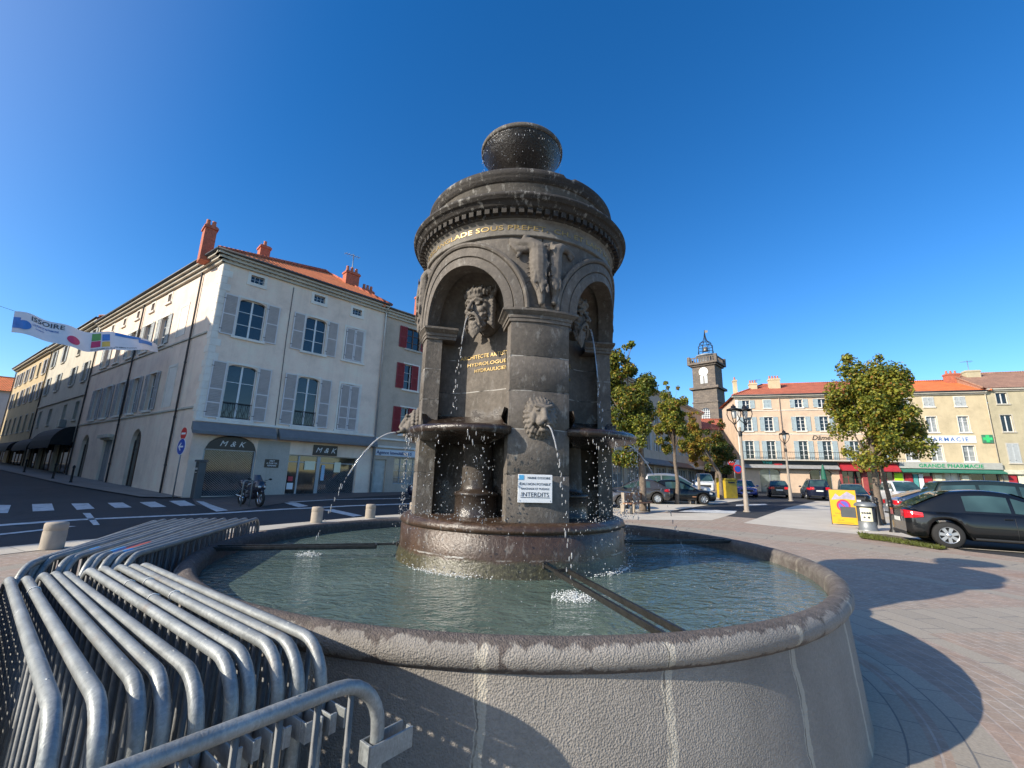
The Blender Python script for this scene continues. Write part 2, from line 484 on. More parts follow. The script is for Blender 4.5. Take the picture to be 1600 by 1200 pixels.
# half-round shelf bowl in each niche, and the short column under it
def shelf():
    mb = MB(); n = 28
    rings = []
    for i in range(n+1):
        a = pi*i/n; ca, sa = cos(a), sin(a)
        L = lambda w, o0, o1, z: (-w*ca, -(o0+o1*sa), z)
        rag = .006*sin(a*23)+.004*sin(a*51)
        rings.append([L(.50, .95, -.43, 2.10), L(.47, .95, -.2, 2.015), L(.49, .93, .1, 1.965), L(.535, .92, .30, 1.935), L(.555, .92, .38, 1.935), L(.565, .92, .405, 1.915), L(.56, .92, .40, 1.872+rag), L(.54, .92, .37, 1.862), L(.46, .90, .22, 1.835), L(.3, .85, .0, 1.80), L(.2, .8, -.2, 1.795)])
    k = len(rings[0]); vs = [p for r in rings for p in r]
    mb.add(vs, [(i*k+q, (i+1)*k+q, (i+1)*k+q+1, i*k+q+1) for i in range(n) for q in range(k-1)], 0, True)
    return mb
rotcopies(shelf(), 'shelf_bowl', ST_WET, NIC)
mb = MB(); mb.lathe([(.215, 1.13), (.215, 1.15), (.205, 1.165), (.205, 1.315), (.21, 1.32), (.218, 1.335), (.21, 1.352), (.17, 1.362), (.155, 1.385), (.148, 1.42), (.138, 1.80), (.16, 1.84)], 32, (0, -.64))
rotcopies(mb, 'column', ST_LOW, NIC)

# frieze, cornice, drum, top bowl
mb = MB(); mb.lathe([(1.06, 3.745), (1.072, 3.750), (1.085, 3.755), (1.085, 3.765), (1.078, 3.77), (1.078, 3.905), (1.09, 3.912), (1.10, 3.925)], 144); mb.build('frieze', ST_FRZ, F)
mb = MB(); mb.lathe([(1.10, 3.925), (1.115, 3.93), (1.122, 3.945), (1.122, 4.0), (1.185, 4.003), (1.19, 4.012), (1.205, 4.03), (1.222, 4.048), (1.235, 4.05), (1.235, 4.075), (1.247, 4.08), (1.25, 4.098), (1.24, 4.115), (1.22, 4.125), (1.10, 4.20), (1.03, 4.22)], 144)
mb.build('cornice', ST_TOP, F)
mb = MB(); mb.box(-.024, .024, -1.168, -1.118, 3.944, 4.000)
rotcopies(mb, 'dentil', ST_TOP, [2*pi*i/88 for i in range(88)])
mb = MB(); mb.lathe([(1.052, 4.358), (1.055, 4.362), (1.075, 4.385), (1.083, 4.40), (1.083, 4.41), (1.094, 4.42), (1.098, 4.445), (1.094, 4.47), (1.083, 4.487), (1.05, 4.497), (.9, 4.51), (.55, 4.56), (.0, 4.60)], 144)
for i, v in enumerate(mb.v):
    a = atan2(v[0], -v[1])
    if .42 < a < .52 and v[2] > 4.46: mb.v[i] = (v[0]*.985, v[1]*.985, v[2]-.018)     # chipped edge
mb.build('crown_moulding', ST_TOP, F)
mb = MB(); mb.lathe([(1.03, 4.19), (1.035, 4.20), (1.035, 4.335), (1.045, 4.345), (1.045, 4.358), (1.06, 4.364)], 144); mb.build('drum', ST_DRUM, F)
mb = MB(); mb.lathe([(.30, 4.55), (.26, 4.62), (.18, 4.70), (.155, 4.86), (.16, 5.02), (.21, 5.12), (.28, 5.19), (.355, 5.27), (.415, 5.35), (.462, 5.43), (.49, 5.495), (.500, 5.512), (.46, 5.53), (.2, 5.47), (0, 5.47)], 72)
mb.build('top_bowl', ST_BOWL, F)
mb = MB(); mb.lathe([(.495, 5.506), (.508, 5.510), (.517, 5.522), (.518, 5.548), (.508, 5.566), (.475, 5.568), (.455, 5.525)], 72); mb.build('bowl_rim', ST_DRUM, F)

# inscriptions
def bent(txt, size, x0, x1, z, fn, th=.004, bold=.01, spacing=1.):
    t = text_mb(txt, 1., .0, 'LEFT', spacing=spacing, bold=bold)
    w = max(v[0] for v in t.v); k = size; sx = (x1-x0)/w
    t.v = [fn(x0+v[0]*sx, z+v[2]*k, .003+(th if v[1] < -.5 else 0)) for v in t.v]
    return t
def on_frieze(phi0):
    return lambda X, z, up: (lambda a: ((1.078+up)*sin(a), -(1.078+up)*cos(a), z))(phi0+X/1.078)
def prep(txt, *a, **k): return bent(txt, *a, **k)
TXTD = {}
ins = MB()
for s, a0, a1 in (('D\u2019ESLANGLADE SOUS PREFET,', -70, 14), ('CH. ET LAMY MAIRE', 17, 72)):
    c = text_mb(s, 1., .5, 'LEFT', bold=.0); w = max(v[0] for v in c.v)
    r0, r1 = radians(a0), radians(a1)
    vs = []
    for v in c.v:
        a = r0+(r1-r0)*v[0]/w; up = 1.0785+(.004 if v[1] < -.5 else 0)
        vs.append((up*sin(a), -up*cos(a), 3.812+v[2]*.070))
    ins.add(vs, c.f)
ins.build('frieze_lettering', GOLD, F)
def on_niche(rows):
    mb = MB()
    for s, x0, x1, z, h in rows:
        c = text_mb(s, 1., .5, 'LEFT', bold=.0); w = max(v[0] for v in c.v)
        mb.add([niche_xz(x0+(x1-x0)*v[0]/w, z+v[2]*h, .003+(.004 if v[1] < -.5 else 0)) for v in c.v], c.f)
    return mb
for a in NIC[:2]:
    o = on_niche([('ARCHITECTE ARTISTE', -.36, .27, 2.715, .062), ('HYDROLOGUE', -.27, .24, 2.635, .052), ('HYDRAULICIEN', -.17, .26, 2.565, .052)]).build('niche_lettering', GOLD, F)
    o.rotation_euler = (0, 0, a)

# ---------------------------------------------------------------- carved heads
def chain(mb, pts, n=10, m=7):
    for (p, r), (q, s) in zip(pts, pts[1:]):
        p, q = Vector(p), Vector(q); k = max(2, int((q-p).length/(min(r, s)*.45)))
        for i in range(k+1):
            t = i/k; mb.ball(p.lerp(q, t), r+(s-r)*t, n, m)

def bearded_head():
    """faces -y, origin at the middle of the face"""
    rr = random.Random(3); mb = MB()
    mb.ball((0, .035, .075), (.128, .145, .15)); mb.ball((0, -.005, -.02), (.112, .125, .15)); mb.ball((0, -.03, -.125), (.078, .09, .07))
    mb.ball((0, .13, .02), (.15, .10, .22))
    mb.ball((0, -.095, .125), (.085, .04, .04))                                     # forehead
    for s in (-1, 1):
        chain(mb, [((s*.012, -.130, .068), .012), ((s*.045, -.136, .080), .0155), ((s*.088, -.108, .068), .013), ((s*.105, -.08, .05), .010)])   # brow
        mb.ball((s*.047, -.109, .042), (.023, .019, .0165))                           # eye
        chain(mb, [((s*.024, -.122, .054), .006), ((s*.047, -.129, .060), .0065), ((s*.072, -.113, .050), .006)])
        chain(mb, [((s*.026, -.119, .034), .005), ((s*.048, -.125, .027), .0055), ((s*.070, -.110, .034), .005)])
        mb.ball((s*.072, -.090, -.012), (.036, .034, .034)); mb.ball((s*.092, -.05, .03), (.03, .04, .06))
        chain(mb, [((s*.137, .015, .045), .016), ((s*.146, .02, .015), .018), ((s*.136, .012, -.02), .013)])   # ear
        for k in range(4):                                                            # moustache
            chain(mb, [((s*.006, -.146, -.046-.004*k), .009), ((s*(.035+.006*k), -.146+.004*k, -.055-.009*k), .011), ((s*(.066+.004*k), -.122, -.090-.016*k), .008), ((s*(.075+.003*k), -.102, -.125-.018*k), .005)])
    chain(mb, [((0, -.126, .075), .015), ((0, -.148, .035), .0165), ((0, -.170, -.004), .0195), ((0, -.176, -.018), .021)])
    for s in (-1, 1): mb.ball((s*.0185, -.156, -.022), (.014, .016, .012))
    mb.ball((0, -.128, -.098), (.030, .018, .010))                                   # lower lip below the open mouth
    for row in range(4):                                                              # beard, wavy locks in rows
        for i in range(-6, 7):
            a = i*.19+(.09 if row % 2 else 0); w = rr.uniform(-.012, .012)
            x0, y0, z0 = sin(a)*(.108-.008*row), -.028-cos(a)*.082+.006*row, -.095-.030*row+abs(a)*.055
            if row == 0 and abs(i) < 2: continue
            L = .055+.012*row-abs(a)*.012
            chain(mb, [((x0, y0, z0), .0125), ((x0*1.02+w, y0-.010, z0-L*.4), .0125), ((x0*.97-w, y0-.004, z0-L*.75), .009), ((x0*.9+w, y0-.002, z0-L), .004)], 8, 6)
    for s in (-1, 1):                                                                 # side hair
        for i in range(9):
            z = .13-i*.032; chain(mb, [((s*.118, -.035+.006*(i % 2), z), .015), ((s*.142, -.02, z-.018), .017), ((s*.150, .01, z-.045), .012)], 8, 6)
    for i in range(-8, 9):                                                            # wreath of leaves over the brow
        a = i*.19; x, y = sin(a)*.140, .02-cos(a)*.150; z = .160+.012*cos(i*2.1)
        chain(mb, [((x, y, z-.022), .011), ((x*1.03+.006, y-.012, z+.004), .016), ((x*1.02+.014, y-.006, z+.036), .007)], 8, 6)
    for i in range(34):                                                               # hair on the crown
        a = rr.uniform(-1.9, 1.9); e = rr.uniform(.45, 1.25); x, y, z = sin(a)*.132*cos(e), .03-cos(a)*.14*cos(e), .095+.135*sin(e)
        chain(mb, [((x, y, z), .017), ((x+rr.uniform(-.03, .03), y-.006, z+.008), .015), ((x+rr.uniform(-.05, .05), y+.012, z-.004), .008)], 8, 6)
    for s, q in ((-1, 1.), (1, .7)):                                                  # crab claws in the hair
        chain(mb, [((s*.10, -.01, .19), .02), ((s*.14, -.03, .235*q+.03), .015), ((s*.125, -.05, .265*q+.02), .009)])
        chain(mb, [((s*.14, 0, .14), .02), ((s*.178, -.02, .18), .014), ((s*.182, -.035, .215), .008)])
    return fused(mb, .0052, 1)
hd = bearded_head(); hd.v = [(v[0]*1.14, v[1]*1.1-.705, v[2]*1.12+3.155) for v in hd.v]
rotcopies(hd, 'bearded_head', ST_ORN, NIC)

def lion_mask():
    mb = MB(); rr = random.Random(5)
    mb.ball((0, .02, 0), (.125, .06, .15)); mb.ball((0, -.03, .02), (.09, .07, .10)); mb.ball((0, -.075, -.035), (.062, .055, .055))
    chain(mb, [((0, -.085, .065), .026), ((0, -.115, .015), .028), ((0, -.135, -.022), .026)])
    mb.ball((0, -.142, -.03), (.032, .02, .018))
    for s in (-1, 1):
        mb.ball((s*.034, -.118, -.055), (.036, .032, .027)); mb.ball((s*.046, -.085, .048), (.022, .018, .013))
        chain(mb, [((s*.018, -.10, .07), .014), ((s*.065, -.085, .082), .016)]); mb.ball((s*.075, -.055, -.01), (.03, .03, .05))
    mb.ball((0, -.085, -.105), (.042, .035, .022))
    for ring, (rx, rz, n, y, sz) in enumerate(((.115, .135, 24, -.02, .024), (.135, .16, 28, .02, .022))):
        for i in range(n):
            a = 2*pi*i/n; k = 1.18 if sin(a) < -.6 else 1
            chain(mb, [((sin(a)*rx*.86, y-.012, cos(a)*rz*.86), sz*.62), ((sin(a)*rx, y, cos(a)*rz*k), sz*.72)], 8, 6)
    return fused(mb, .006, 2)
ln = lion_mask(); ln.v = [(v[0]*1.06, v[1]*1.05-RB-.02, v[2]*1.1+2.015) for v in ln.v]
rotcopies(ln, 'lion_mask', ST_ORN, DIR)
mb = MB(); mb.tube([(0, -RB-.12, 1.945), (0, -RB-.205, 1.925)], .018, 10); rotcopies(mb, 'spout', RAIL, DIR)

def hides():
    """two animal skins hanging head down above the pillar"""
    rr = random.Random(9); mb = MB()
    P = lambda X, z, up: cyl(X, z, up)
    def body(pts):
        chain(mb, [(P(x, z, u), r) for x, z, u, r in pts])
    def fur(x0, x1, z0, z1, u, r, n):
        r *= .62; u -= .008
        for i in range(n):
            x = rr.uniform(x0, x1); z = rr.uniform(z0, z1); chain(mb, [(P(x, z, u), r), (P(x+rr.uniform(-.006, .006), z-.035, u+.004), r*.6)], 7, 5)
    body([(-.30, 3.70, .01, .03), (-.22, 3.665, .025, .04), (-.12, 3.66, .03, .062), (-.05, 3.60, .03, .088), (-.045, 3.45, .035, .092), (-.04, 3.30, .035, .078), (-.025, 3.20, .04, .05), (-.02, 3.12, .05, .038), (-.02, 3.07, .055, .03)])
    body([(-.30, 3.66, .01, .024), (-.24, 3.60, .02, .03), (-.16, 3.605, .03, .035)])
    body([(-.19, 3.69, .03, .024), (-.17, 3.725, .03, .03), (-.14, 3.74, .02, .02)])
    body([(-.22, 3.56, .02, .02), (-.235, 3.535, .025, .022)])
    fur(-.10, .04, 3.18, 3.66, .108, .012, 90)
    body([(.31, 3.62, .01, .03), (.24, 3.665, .02, .035), (.17, 3.665, .03, .045), (.125, 3.62, .03, .066), (.112, 3.48, .03, .068), (.112, 3.33, .03, .062), (.11, 3.22, .04, .046), (.115, 3.15, .03, .03), (.10, 3.09, .045, .03)])
    body([(.085, 3.70, .02, .018), (.08, 3.65, .03, .02)])
    body([(.27, 3.60, .02, .02), (.29, 3.575, .02, .016)])
    fur(.055, .155, 3.22, 3.66, .090, .012, 80)
    for i in range(9):
        z = 3.70-i*.05
        body([(-.10-.012*i*.2, z, .0, .008), (-.16+.0*i, z-.03, .0, .006)])
    for i in range(10): body([(-.08+.018*i, 3.075-.004*abs(i-4), 0, .009), (-.075+.018*i, 3.035, .0, .009)])
    return fused(mb, .0085, 3)
rotcopies(hides(), 'animal_relief', ST_ORN, DIR)

# ---------------------------------------------------------------- basin
mb = MB()
mb.lathe([(2.855, -.02), (2.842, .08), (2.826, .30), (2.808, .52), (2.796, .66), (2.792, .705)], 200); mb.build('basin_wall', BASIN, F)
bead = [(2.792, .700)]+[(2.772+.068*cos(a), .772+.068*sin(a)) for a in [radians(-62+i*11) for i in range(24)]]+[(2.70, .70)]
mb = MB(); mb.lathe(bead, 220)
for i, v in enumerate(mb.v):        # worn, slightly wavy bead
    a = atan2(v[0], -v[1]); r = hypot(v[0], v[1]); k = .0015*sin(a*37+1)+.0015*sin(a*61)+.001*sin(a*113)
    mb.v[i] = (v[0]*(1+k/r), v[1]*(1+k/r), v[2]+.5*k)
mb.build('rim', RIM, F)
mb = MB(); mb.lathe([(2.70, .71), (2.68, .3), (2.66, .1), (0, .08)], 128); mb.build('basin_lining', BASIN_IN, F)
# iron rails from pedestal to rim, a pair below each lion
mb = MB()
for s in (-1, 1):
    mb.box(-.010+s*.055, .010+s*.055, -2.755, -1.13 if s < 0 else -1.36, .812, .832); mb.box(-.003+s*.055, .003+s*.055, -2.755, -1.36, .796, .812)
mb.box(-.064, .064, -1.38, -1.36, .813, .833); mb.bbox(-.08, -.03, -1.18, -1.13, .80, .85, .008)
rotcopies(mb, 'rail_pair', RAIL, [a+radians(4) for a in DIR])

# ---------------------------------------------------------------- water
def water_mat():
    m, nt, b = newmat('water'); co = objco(nt); x, y, z = sep(nt, co)
    c = ramp(nt, noise(nt, 1.2, 4, .6, co), [(.3, (.066, .100, .084)), (.7, (.112, .155, .128))])
    nt.links.new(c, b.inputs['Base Color']); b.inputs['Roughness'].default_value = .04; b.inputs['IOR'].default_value = 1.42
    b.inputs['Specular IOR Level'].default_value = .6
    rings = None
    for (sx, sy, sc) in ((.36, -1.62, 30.), (-1.75, .1, 26.), (.0, 0., 18.), (1.6, -.3, 26.)):
        r = mth(nt, 'SQRT', mth(nt, 'ADD', mth(nt, 'POWER', mth(nt, 'SUBTRACT', x, sx), 2.), mth(nt, 'POWER', mth(nt, 'SUBTRACT', y, sy), 2.)))
        w = mth(nt, 'DIVIDE', mth(nt, 'SINE', mth(nt, 'MULTIPLY', r, sc)), mth(nt, 'MULTIPLY_ADD', r, 3.5, .6))
        rings = w if rings is None else mth(nt, 'ADD', rings, w)
    h = mth(nt, 'ADD', mth(nt, 'MULTIPLY', noise(nt, 7, 3, .5, mapping(nt, co, (1, 1.5, 1)), 1.2), 1.8), mth(nt, 'MULTIPLY', noise(nt, 19, 2, .5, co, .6), .55))
    h = mth(nt, 'ADD', h, mth(nt, 'MULTIPLY', rings, .22))
    bump(nt, b, h, .38, .03)
    return m
WATER = water_mat()
mb = MB(); mb.lathe([(2.70, .715), (2.2, .715), (1.7, .715), (1.1, .715)], 96)
struct(mb.build('water', WATER)).location = (CX, CY, 0)

def spray_mat():
    m, nt, b = newmat('spray')
    n = noise(nt, 30, 2, .5, objco(nt))
    nt.links.new(ramp(nt, n, [(.3, .75), (.7, .95)]), b.inputs['Base Color'])
    b.inputs['Roughness'].default_value = .12; b.inputs['Transmission Weight'].default_value = .7; b.inputs['IOR'].default_value = 1.33
    return m
SPRAY = spray_mat()
FOAM = M('foam', (.85, .87, .86), .4, 0, .08, 20)

def pol(phi, r, z): return (CX+r*sin(phi), CY-r*cos(phi), z)
def jet(phi, r0, z0, r1, z1, label, rad=.011, breakup=.45, seed=1, n=26, side=0.):
    """a thread of water that breaks into drops on its way down"""
    rr = random.Random(seed); mb = MB(); path = []; rd = []
    for i in range(n+1):
        t = i/n; r = r0+(r1-r0)*t; z = z0+(z1-z0)*t*t-.0*t
        path.append((r*sin(phi)+side*t*cos(phi)+rr.uniform(-.004, .004)*t, -r*cos(phi)+side*t*sin(phi)+rr.uniform(-.004, .004)*t, z)); rd.append(rad*(1+.5*rr.uniform(-1, 1)*t)*(1-.35*t))
    k = int(n*breakup)+2
    mb.tube(path[:k], rd[:k], 7)
    for i in range(k-1, n):
        p, q = Vector(path[i]), Vector(path[i+1]); d = q-p
        for j in range(3):
            if rr.random() < .82:
                c = p.lerp(q, rr.random())+Vector((rr.gauss(0, .006), rr.gauss(0, .006), 0))*(1+i/n)
                s = rr.uniform(.003, .0062); mb.ball(c, (s, s, s*rr.uniform(2., 5.)), 6, 5)
    o = mb.build('water_jet', SPRAY); o.location = (CX, CY, 0)
    return tag(o, label, 'water jet', 'thin water jets of the fountain')
P11, PL, PR_ = DIR[0], DIR[3], DIR[1]
jet(P11, 1.27, 1.925, 1.72, .72, 'thin jet falling from the front lion mouth in front of the white notice', .0075, .4, 2, side=.06)
jet(PL, 1.27, 1.925, 1.98, .72, 'arched jet shooting left from the lion seen in profile', .009, .6, 3)
jet(PR_, 1.27, 1.925, 2.0, .72, 'thin jet from the hidden lion falling at the right of the tower', .006, .5, 4)
jet(NIC[0], .90, 3.04, 1.05, 1.99, 'jet from the mouth of the bearded head in the sunlit niche', .007, .5, 5)
jet(NIC[1], .90, 3.04, 1.02, 1.99, 'jet from the bearded head in the shaded right niche', .007, .7, 6)

rr = random.Random(11); mb = MB()
def drop(x, y, z, s, e=1.): mb.ball((x, y, z), (s, s, s*e), 6, 4)
for a in NIC[:2]:
    for i in range(380):          # curtains under the shelf bowls
        t = .13+.74*rr.random(); al = pi*t
        if rr.random() < .4: al = rr.choice((.19, .24, .31, .70, .76, .80))*pi+rr.gauss(0, .03)
        X = -.57*cos(al); O = .92+.41*sin(al)+rr.gauss(0, .012)
        u = rr.random(); z = 1.87-(1.87-1.14)*u
        s = rr.choice((.002, .0028, .0036, .0052))
        x, y = X, -O
        drop(x*cos(a)-y*sin(a), x*sin(a)+y*cos(a), z, s, rr.uniform(1, 2.2) if u > .15 else 4)
    for i in range(160):         # splashing on the pedestal edge and off it
        X = rr.uniform(-.6, .6); O = 1.13+rr.gauss(.03, .05); z = 1.14+abs(rr.gauss(0, .06)); s = rr.uniform(.002, .006)
        x, y = X, -sqrt(max(.01, O*O-X*X)); drop(x*cos(a)-y*sin(a), x*sin(a)+y*cos(a), z, s)
for i in range(260):             # off the top bowl
    a = rr.uniform(-pi/2-.3, pi/2+.3); u = rr.random()**1.6; z = 5.50-u*.7; r = .500-.02*u+rr.gauss(0, .006)
    s = rr.choice((.0016, .0024, .0032, .0045)); drop(r*sin(a), -r*cos(a), z, s, 3.5 if u < .2 else rr.uniform(1, 2))
for i in range(260):             # falling past the pedestal to the pool
    a = rr.choice((NIC[0], NIC[1]))+rr.gauss(0, .35); r = 1.18+abs(rr.gauss(0, .05)); z = rr.uniform(.72, 1.1)
    drop(r*sin(a), -r*cos(a), z, rr.uniform(.002, .0045), rr.uniform(1, 2.2))
for i in range(260):
    a = rr.uniform(-pi/2, pi/2); r = 1.2+abs(rr.gauss(0, .45)); drop(r*sin(a), -r*cos(a), .72+abs(rr.gauss(0, .03)), rr.uniform(.0016, .004))
o = mb.build('water_droplets', SPRAY); o.location = (CX, CY, 0); tag(o, 'bright water drops falling and splashing all round the fountain tower', 'water drops', kind='stuff')

mb = MB()
def splash(x, y, rad, n, hh):
    for i in range(n):
        a = rr.uniform(0, 2*pi); r = rad*rr.random()**.8; z = .716+hh*abs(rr.gauss(0, .5))*(1-r/rad*.6)
        s = rr.uniform(.0009, .0032); mb.ball((x+r*cos(a)*1.25, y+r*sin(a), z), (s*1.7, s*1.3, s*.7), 6, 4)
for phi, r, rad, n, hh in ((P11+.035, 1.73, .12, 800, .06), (PL, 1.99, .10, 420, .04), (PR_, 2.0, .11, 140, .03)):
    splash(r*sin(phi), -r*cos(phi), rad, n, hh)
for i in range(420):             # foam line where water runs off the pedestal
    c = rr.choice((-.62, -.4, .75, .95)); a = c+rr.gauss(0, .12); r = 1.205+abs(rr.gauss(0, .025))
    s = rr.uniform(.0012, .0042); mb.ball((r*sin(a), -r*cos(a), .717+abs(rr.gauss(0, .018))), (s*1.5, s*1.3, s*.8), 6, 4)
o = mb.build('foam', FOAM); o.location = (CX, CY, 0); tag(o, 'white splashes of foam where the jets hit the pool', 'foam', kind='stuff')

# notice on the pillar
WHITE = M('sign_white', (.78, .79, .80), .35, 0, .04, 8)
INK = M('ink', (.03, .035, .05), .5, 0, .1)
BLUEP = M('emblem_blue', (.10, .42, .72), .4, 0, .1)
o = thing('notice_sign', 'white notice reading EAU NON POTABLE and INTERDITS screwed to the front pillar', 'sign', pol(radians(9.3), 1.075, 1.413), radians(9.3))
mb = MB(); mb.bbox(-.148, .148, -.006, .0, -.115, .115, .002); mb.build('plate', WHITE, o)
def line(txt, s, x, z, parent, mat, y=-.007, align='CENTER', name='lettering', **k):
    t = text_mb(txt, s, .0004, align, **k); t.v = [(v[0]+x, v[1]+y, v[2]+z) for v in t.v]; return t
L = MB()
def addt(mbx, t): mbx.add(t.v, t.f); return mbx
addt(L, line('MAIRIE D\u2019ISSOIRE', .026, .03, .078, o, INK)); addt(L, line('EAU NON POTABLE', .029, 0, .026, o, INK)); addt(L, line('BAIGNADE ET PUISAGE', .0232, 0, -.010, o, INK)); addt(L, line('INTERDITS', .050, 0, -.066, o, INK))
L.box(-.125, .125, -.0085, -.0065, -.075, -.072)
L.build('lettering', INK, o)
E2 = MB(); E2.box(-.14, -.10, -.0085, -.0065, .070, .108); E2.build('emblem', BLUEP, o)
sc = MB()
for x in (-.13, .13):
    for z in (-.10, .045): sc.ball((x, -.007, z), (.004, .002, .004), 8, 5)
sc.build('screw', M('screw_steel', (.3, .3, .3), .4, .8), o)
# ================================================================ ground
def asphalt(name, base=(.05, .051, .054)):
    m, nt, b = newmat(name); co = objco(nt)
    c = ramp(nt, noise(nt, .35, 5, .6, co), [(.3, tuple(k*.75 for k in base)), (.7, tuple(k*1.25 for k in base))])
    c = mix(nt, .5, c, ramp(nt, noise(nt, 120, 2, .7, co), [(.35, .25), (.7, .75)]), 'OVERLAY')
    vo = nt.nodes.new('ShaderNodeTexVoronoi'); vo.feature = 'DISTANCE_TO_EDGE'; vo.inputs['Scale'].default_value = .28
    wv = nt.nodes.new('ShaderNodeVectorMath'); nt.links.new(co, wv.inputs[0]); nd_ = nt.nodes.new('ShaderNodeTexNoise'); nd_.inputs['Scale'].default_value = 1.4; nt.links.new(co, nd_.inputs['Vector']); nt.links.new(nd_.outputs['Color'], wv.inputs[1]); nt.links.new(wv.outputs[0], vo.inputs['Vector'])
    c = mix(nt, mth(nt, 'MULTIPLY', mth(nt, 'LESS_THAN', vo.outputs['Distance'], .008), .6), c, tuple(k*.35 for k in base))
    pt = ramp(nt, noise(nt, .16, 3, .5, co), [(.56, 0.), (.575, 1.)]); c = mix(nt, mth(nt, 'MULTIPLY', pt, .35), c, tuple(k*1.7 for k in base))
    nt.links.new(c, b.inputs['Base Color']); b.inputs['Roughness'].default_value = .85
    bump(nt, b, noise(nt, 150, 3, .7, co), .35, .008); return m
ASPH = asphalt('asphalt', (.030, .031, .034)); ASPH2 = asphalt('asphalt_light', (.085, .083, .08))

def paving():
    m, nt, b = newmat('ring_paving'); co = objco(nt); x, y, z = sep(nt, co)
    ang = mth(nt, 'ARCTAN2', x, mth(nt, 'MULTIPLY', y, -1.)); r = mth(nt, 'SQRT', mth(nt, 'ADD', mth(nt, 'MULTIPLY', x, x), mth(nt, 'MULTIPLY', y, y)))
    def bricks(k, bw, rh, c1, c2, mo, ms):
        t = nt.nodes.new('ShaderNodeTexBrick'); nt.links.new(comb(nt, mth(nt, 'MULTIPLY', ang, k), r, 0.), t.inputs['Vector'])
        t.inputs['Scale'].default_value = 1.; t.inputs['Brick Width'].default_value = bw; t.inputs['Row Height'].default_value = rh
        t.inputs['Mortar Size'].default_value = ms; t.inputs['Mortar Smooth'].default_value = .2; t.inputs['Bias'].default_value = 0
        t.inputs['Color1'].default_value = rgb(c1); t.inputs['Color2'].default_value = rgb(c2); t.inputs['Mortar'].default_value = rgb(mo)
        return t
    A = bricks(6., .23, .105, (.385, .29, .21), (.315, .26, .20), (.44, .38, .32), .008)
    S = bricks(4., .55, .30, (.385, .33, .255), (.335, .29, .225), (.17, .16, .145), .006)
    big = noise(nt, .45, 4, .6, co)
    ca = mix(nt, mth(nt, 'MULTIPLY', ramp(nt, big, [(.42, 0.), (.62, 1.)]), .45), A.outputs['Color'], (.36, .235, .175))
    ca = mix(nt, .45, ca, ramp(nt, noise(nt, 5, 4, .6, co), [(.3, .3), (.7, .65)]), 'OVERLAY')
    # radial slab bands and slab rings
    sp = mth(nt, 'PINGPONG', mth(nt, 'ADD', ang, radians(-8)), pi/4)
    s1 = mth(nt, 'LESS_THAN', mth(nt, 'MULTIPLY', sp, r), .42)
    acc = s1
    for c0, w in ((2.98, .13), (3.33, .13), (4.32, .10), (7.6, .16), (11.4, .75)):
        acc = mth(nt, 'MAXIMUM', acc, mth(nt, 'COMPARE', r, c0, w))
    c = mix(nt, acc, ca, S.outputs['Color'])
    c = mix(nt, .35, c, ramp(nt, noise(nt, 60, 3, .7, co), [(.3, .3), (.7, .7)]), 'OVERLAY')
    rust = ramp(nt, noise(nt, .9, 5, .65, co), [(.62, 0.), (.74, 1.)]); c = mix(nt, mth(nt, 'MULTIPLY', rust, .5), c, (.30, .15, .07))
    nt.links.new(c, b.inputs['Base Color']); b.inputs['Roughness'].default_value = .75
    hf = mix(nt, acc, A.outputs['Fac'], S.outputs['Fac'])
    h = mth(nt, 'SUBTRACT', mth(nt, 'MULTIPLY', noise(nt, 45, 4, .6, co), .5), hf)
    bump(nt, b, h, .5, .008); return m
PAVING = paving()

def slabs(name, base, w=1.2, rot=.6, grid=.6):
    m, nt, b = newmat(name); co = objco(nt)
    t = nt.nodes.new('ShaderNodeTexBrick'); nt.links.new(mapping(nt, co, (1, 1, 1), (0, 0, rot)), t.inputs['Vector'])
    t.inputs['Scale'].default_value = 1.; t.inputs['Brick Width'].default_value = w; t.inputs['Row Height'].default_value = grid
    t.inputs['Mortar Size'].default_value = .010; t.offset = .0
    t.inputs['Color1'].default_value = rgb(tuple(k*.94 for k in base)); t.inputs['Color2'].default_value = rgb(tuple(k*1.05 for k in base)); t.inputs['Mortar'].default_value = rgb(tuple(k*.55 for k in base))
    c = mix(nt, .4, t.outputs['Color'], ramp(nt, noise(nt, .8, 5, .65, co), [(.3, .33), (.7, .62)]), 'OVERLAY')
    c = mix(nt, .25, c, ramp(nt, noise(nt, 60, 3, .6, co), [(.3, .3), (.7, .7)]), 'OVERLAY')
    nt.links.new(c, b.inputs['Base Color']); b.inputs['Roughness'].default_value = .8
    bump(nt, b, mth(nt, 'SUBTRACT', mth(nt, 'MULTIPLY', noise(nt, 50, 3, .6, co), .4), t.outputs['Fac']), .3, .006); return m
PLAZA = slabs('plaza_slabs', (.56, .51, .425), 6., .95, 4.)
SIDEW = slabs('sidewalk_slabs', (.20, .19, .175), 1., .6, 1.)
FORE = slabs('forecourt_slabs', (.13, .105, .09), .3, .8, .3)
KERB = slabs('kerb_stone', (.50, .455, .375), 1., .5, 1.)
PAINT = M('road_paint', (.62, .62, .60), .7, 0, .12, 6, .2, 60, dirt=.85, dirtc=(.10, .10, .10), ds=3.5)

def steps(a, b, n): return [a+(b-a)*i/n for i in range(n+1)]
xs = [-900, -500, -300, -200, -140, -100]+steps(-80, 80, 160)+[100, 140, 200, 300, 500, 900]
ys = [-300, -150, -80, -50]+steps(-30, 110, 140)+[130, 170, 230, 320, 500, 900]
def gzl(x, y): return min(gz(x, y), 3.0)
mb = MB(); ny = len(ys)
mb.add([(x, y, gzl(x, y)-.004) for x in xs for y in ys], [(i*ny+j, (i+1)*ny+j, (i+1)*ny+j+1, i*ny+j+1) for i in range(len(xs)-1) for j in range(ny-1)], 0, True)
struct(mb.build('ground', ASPH))

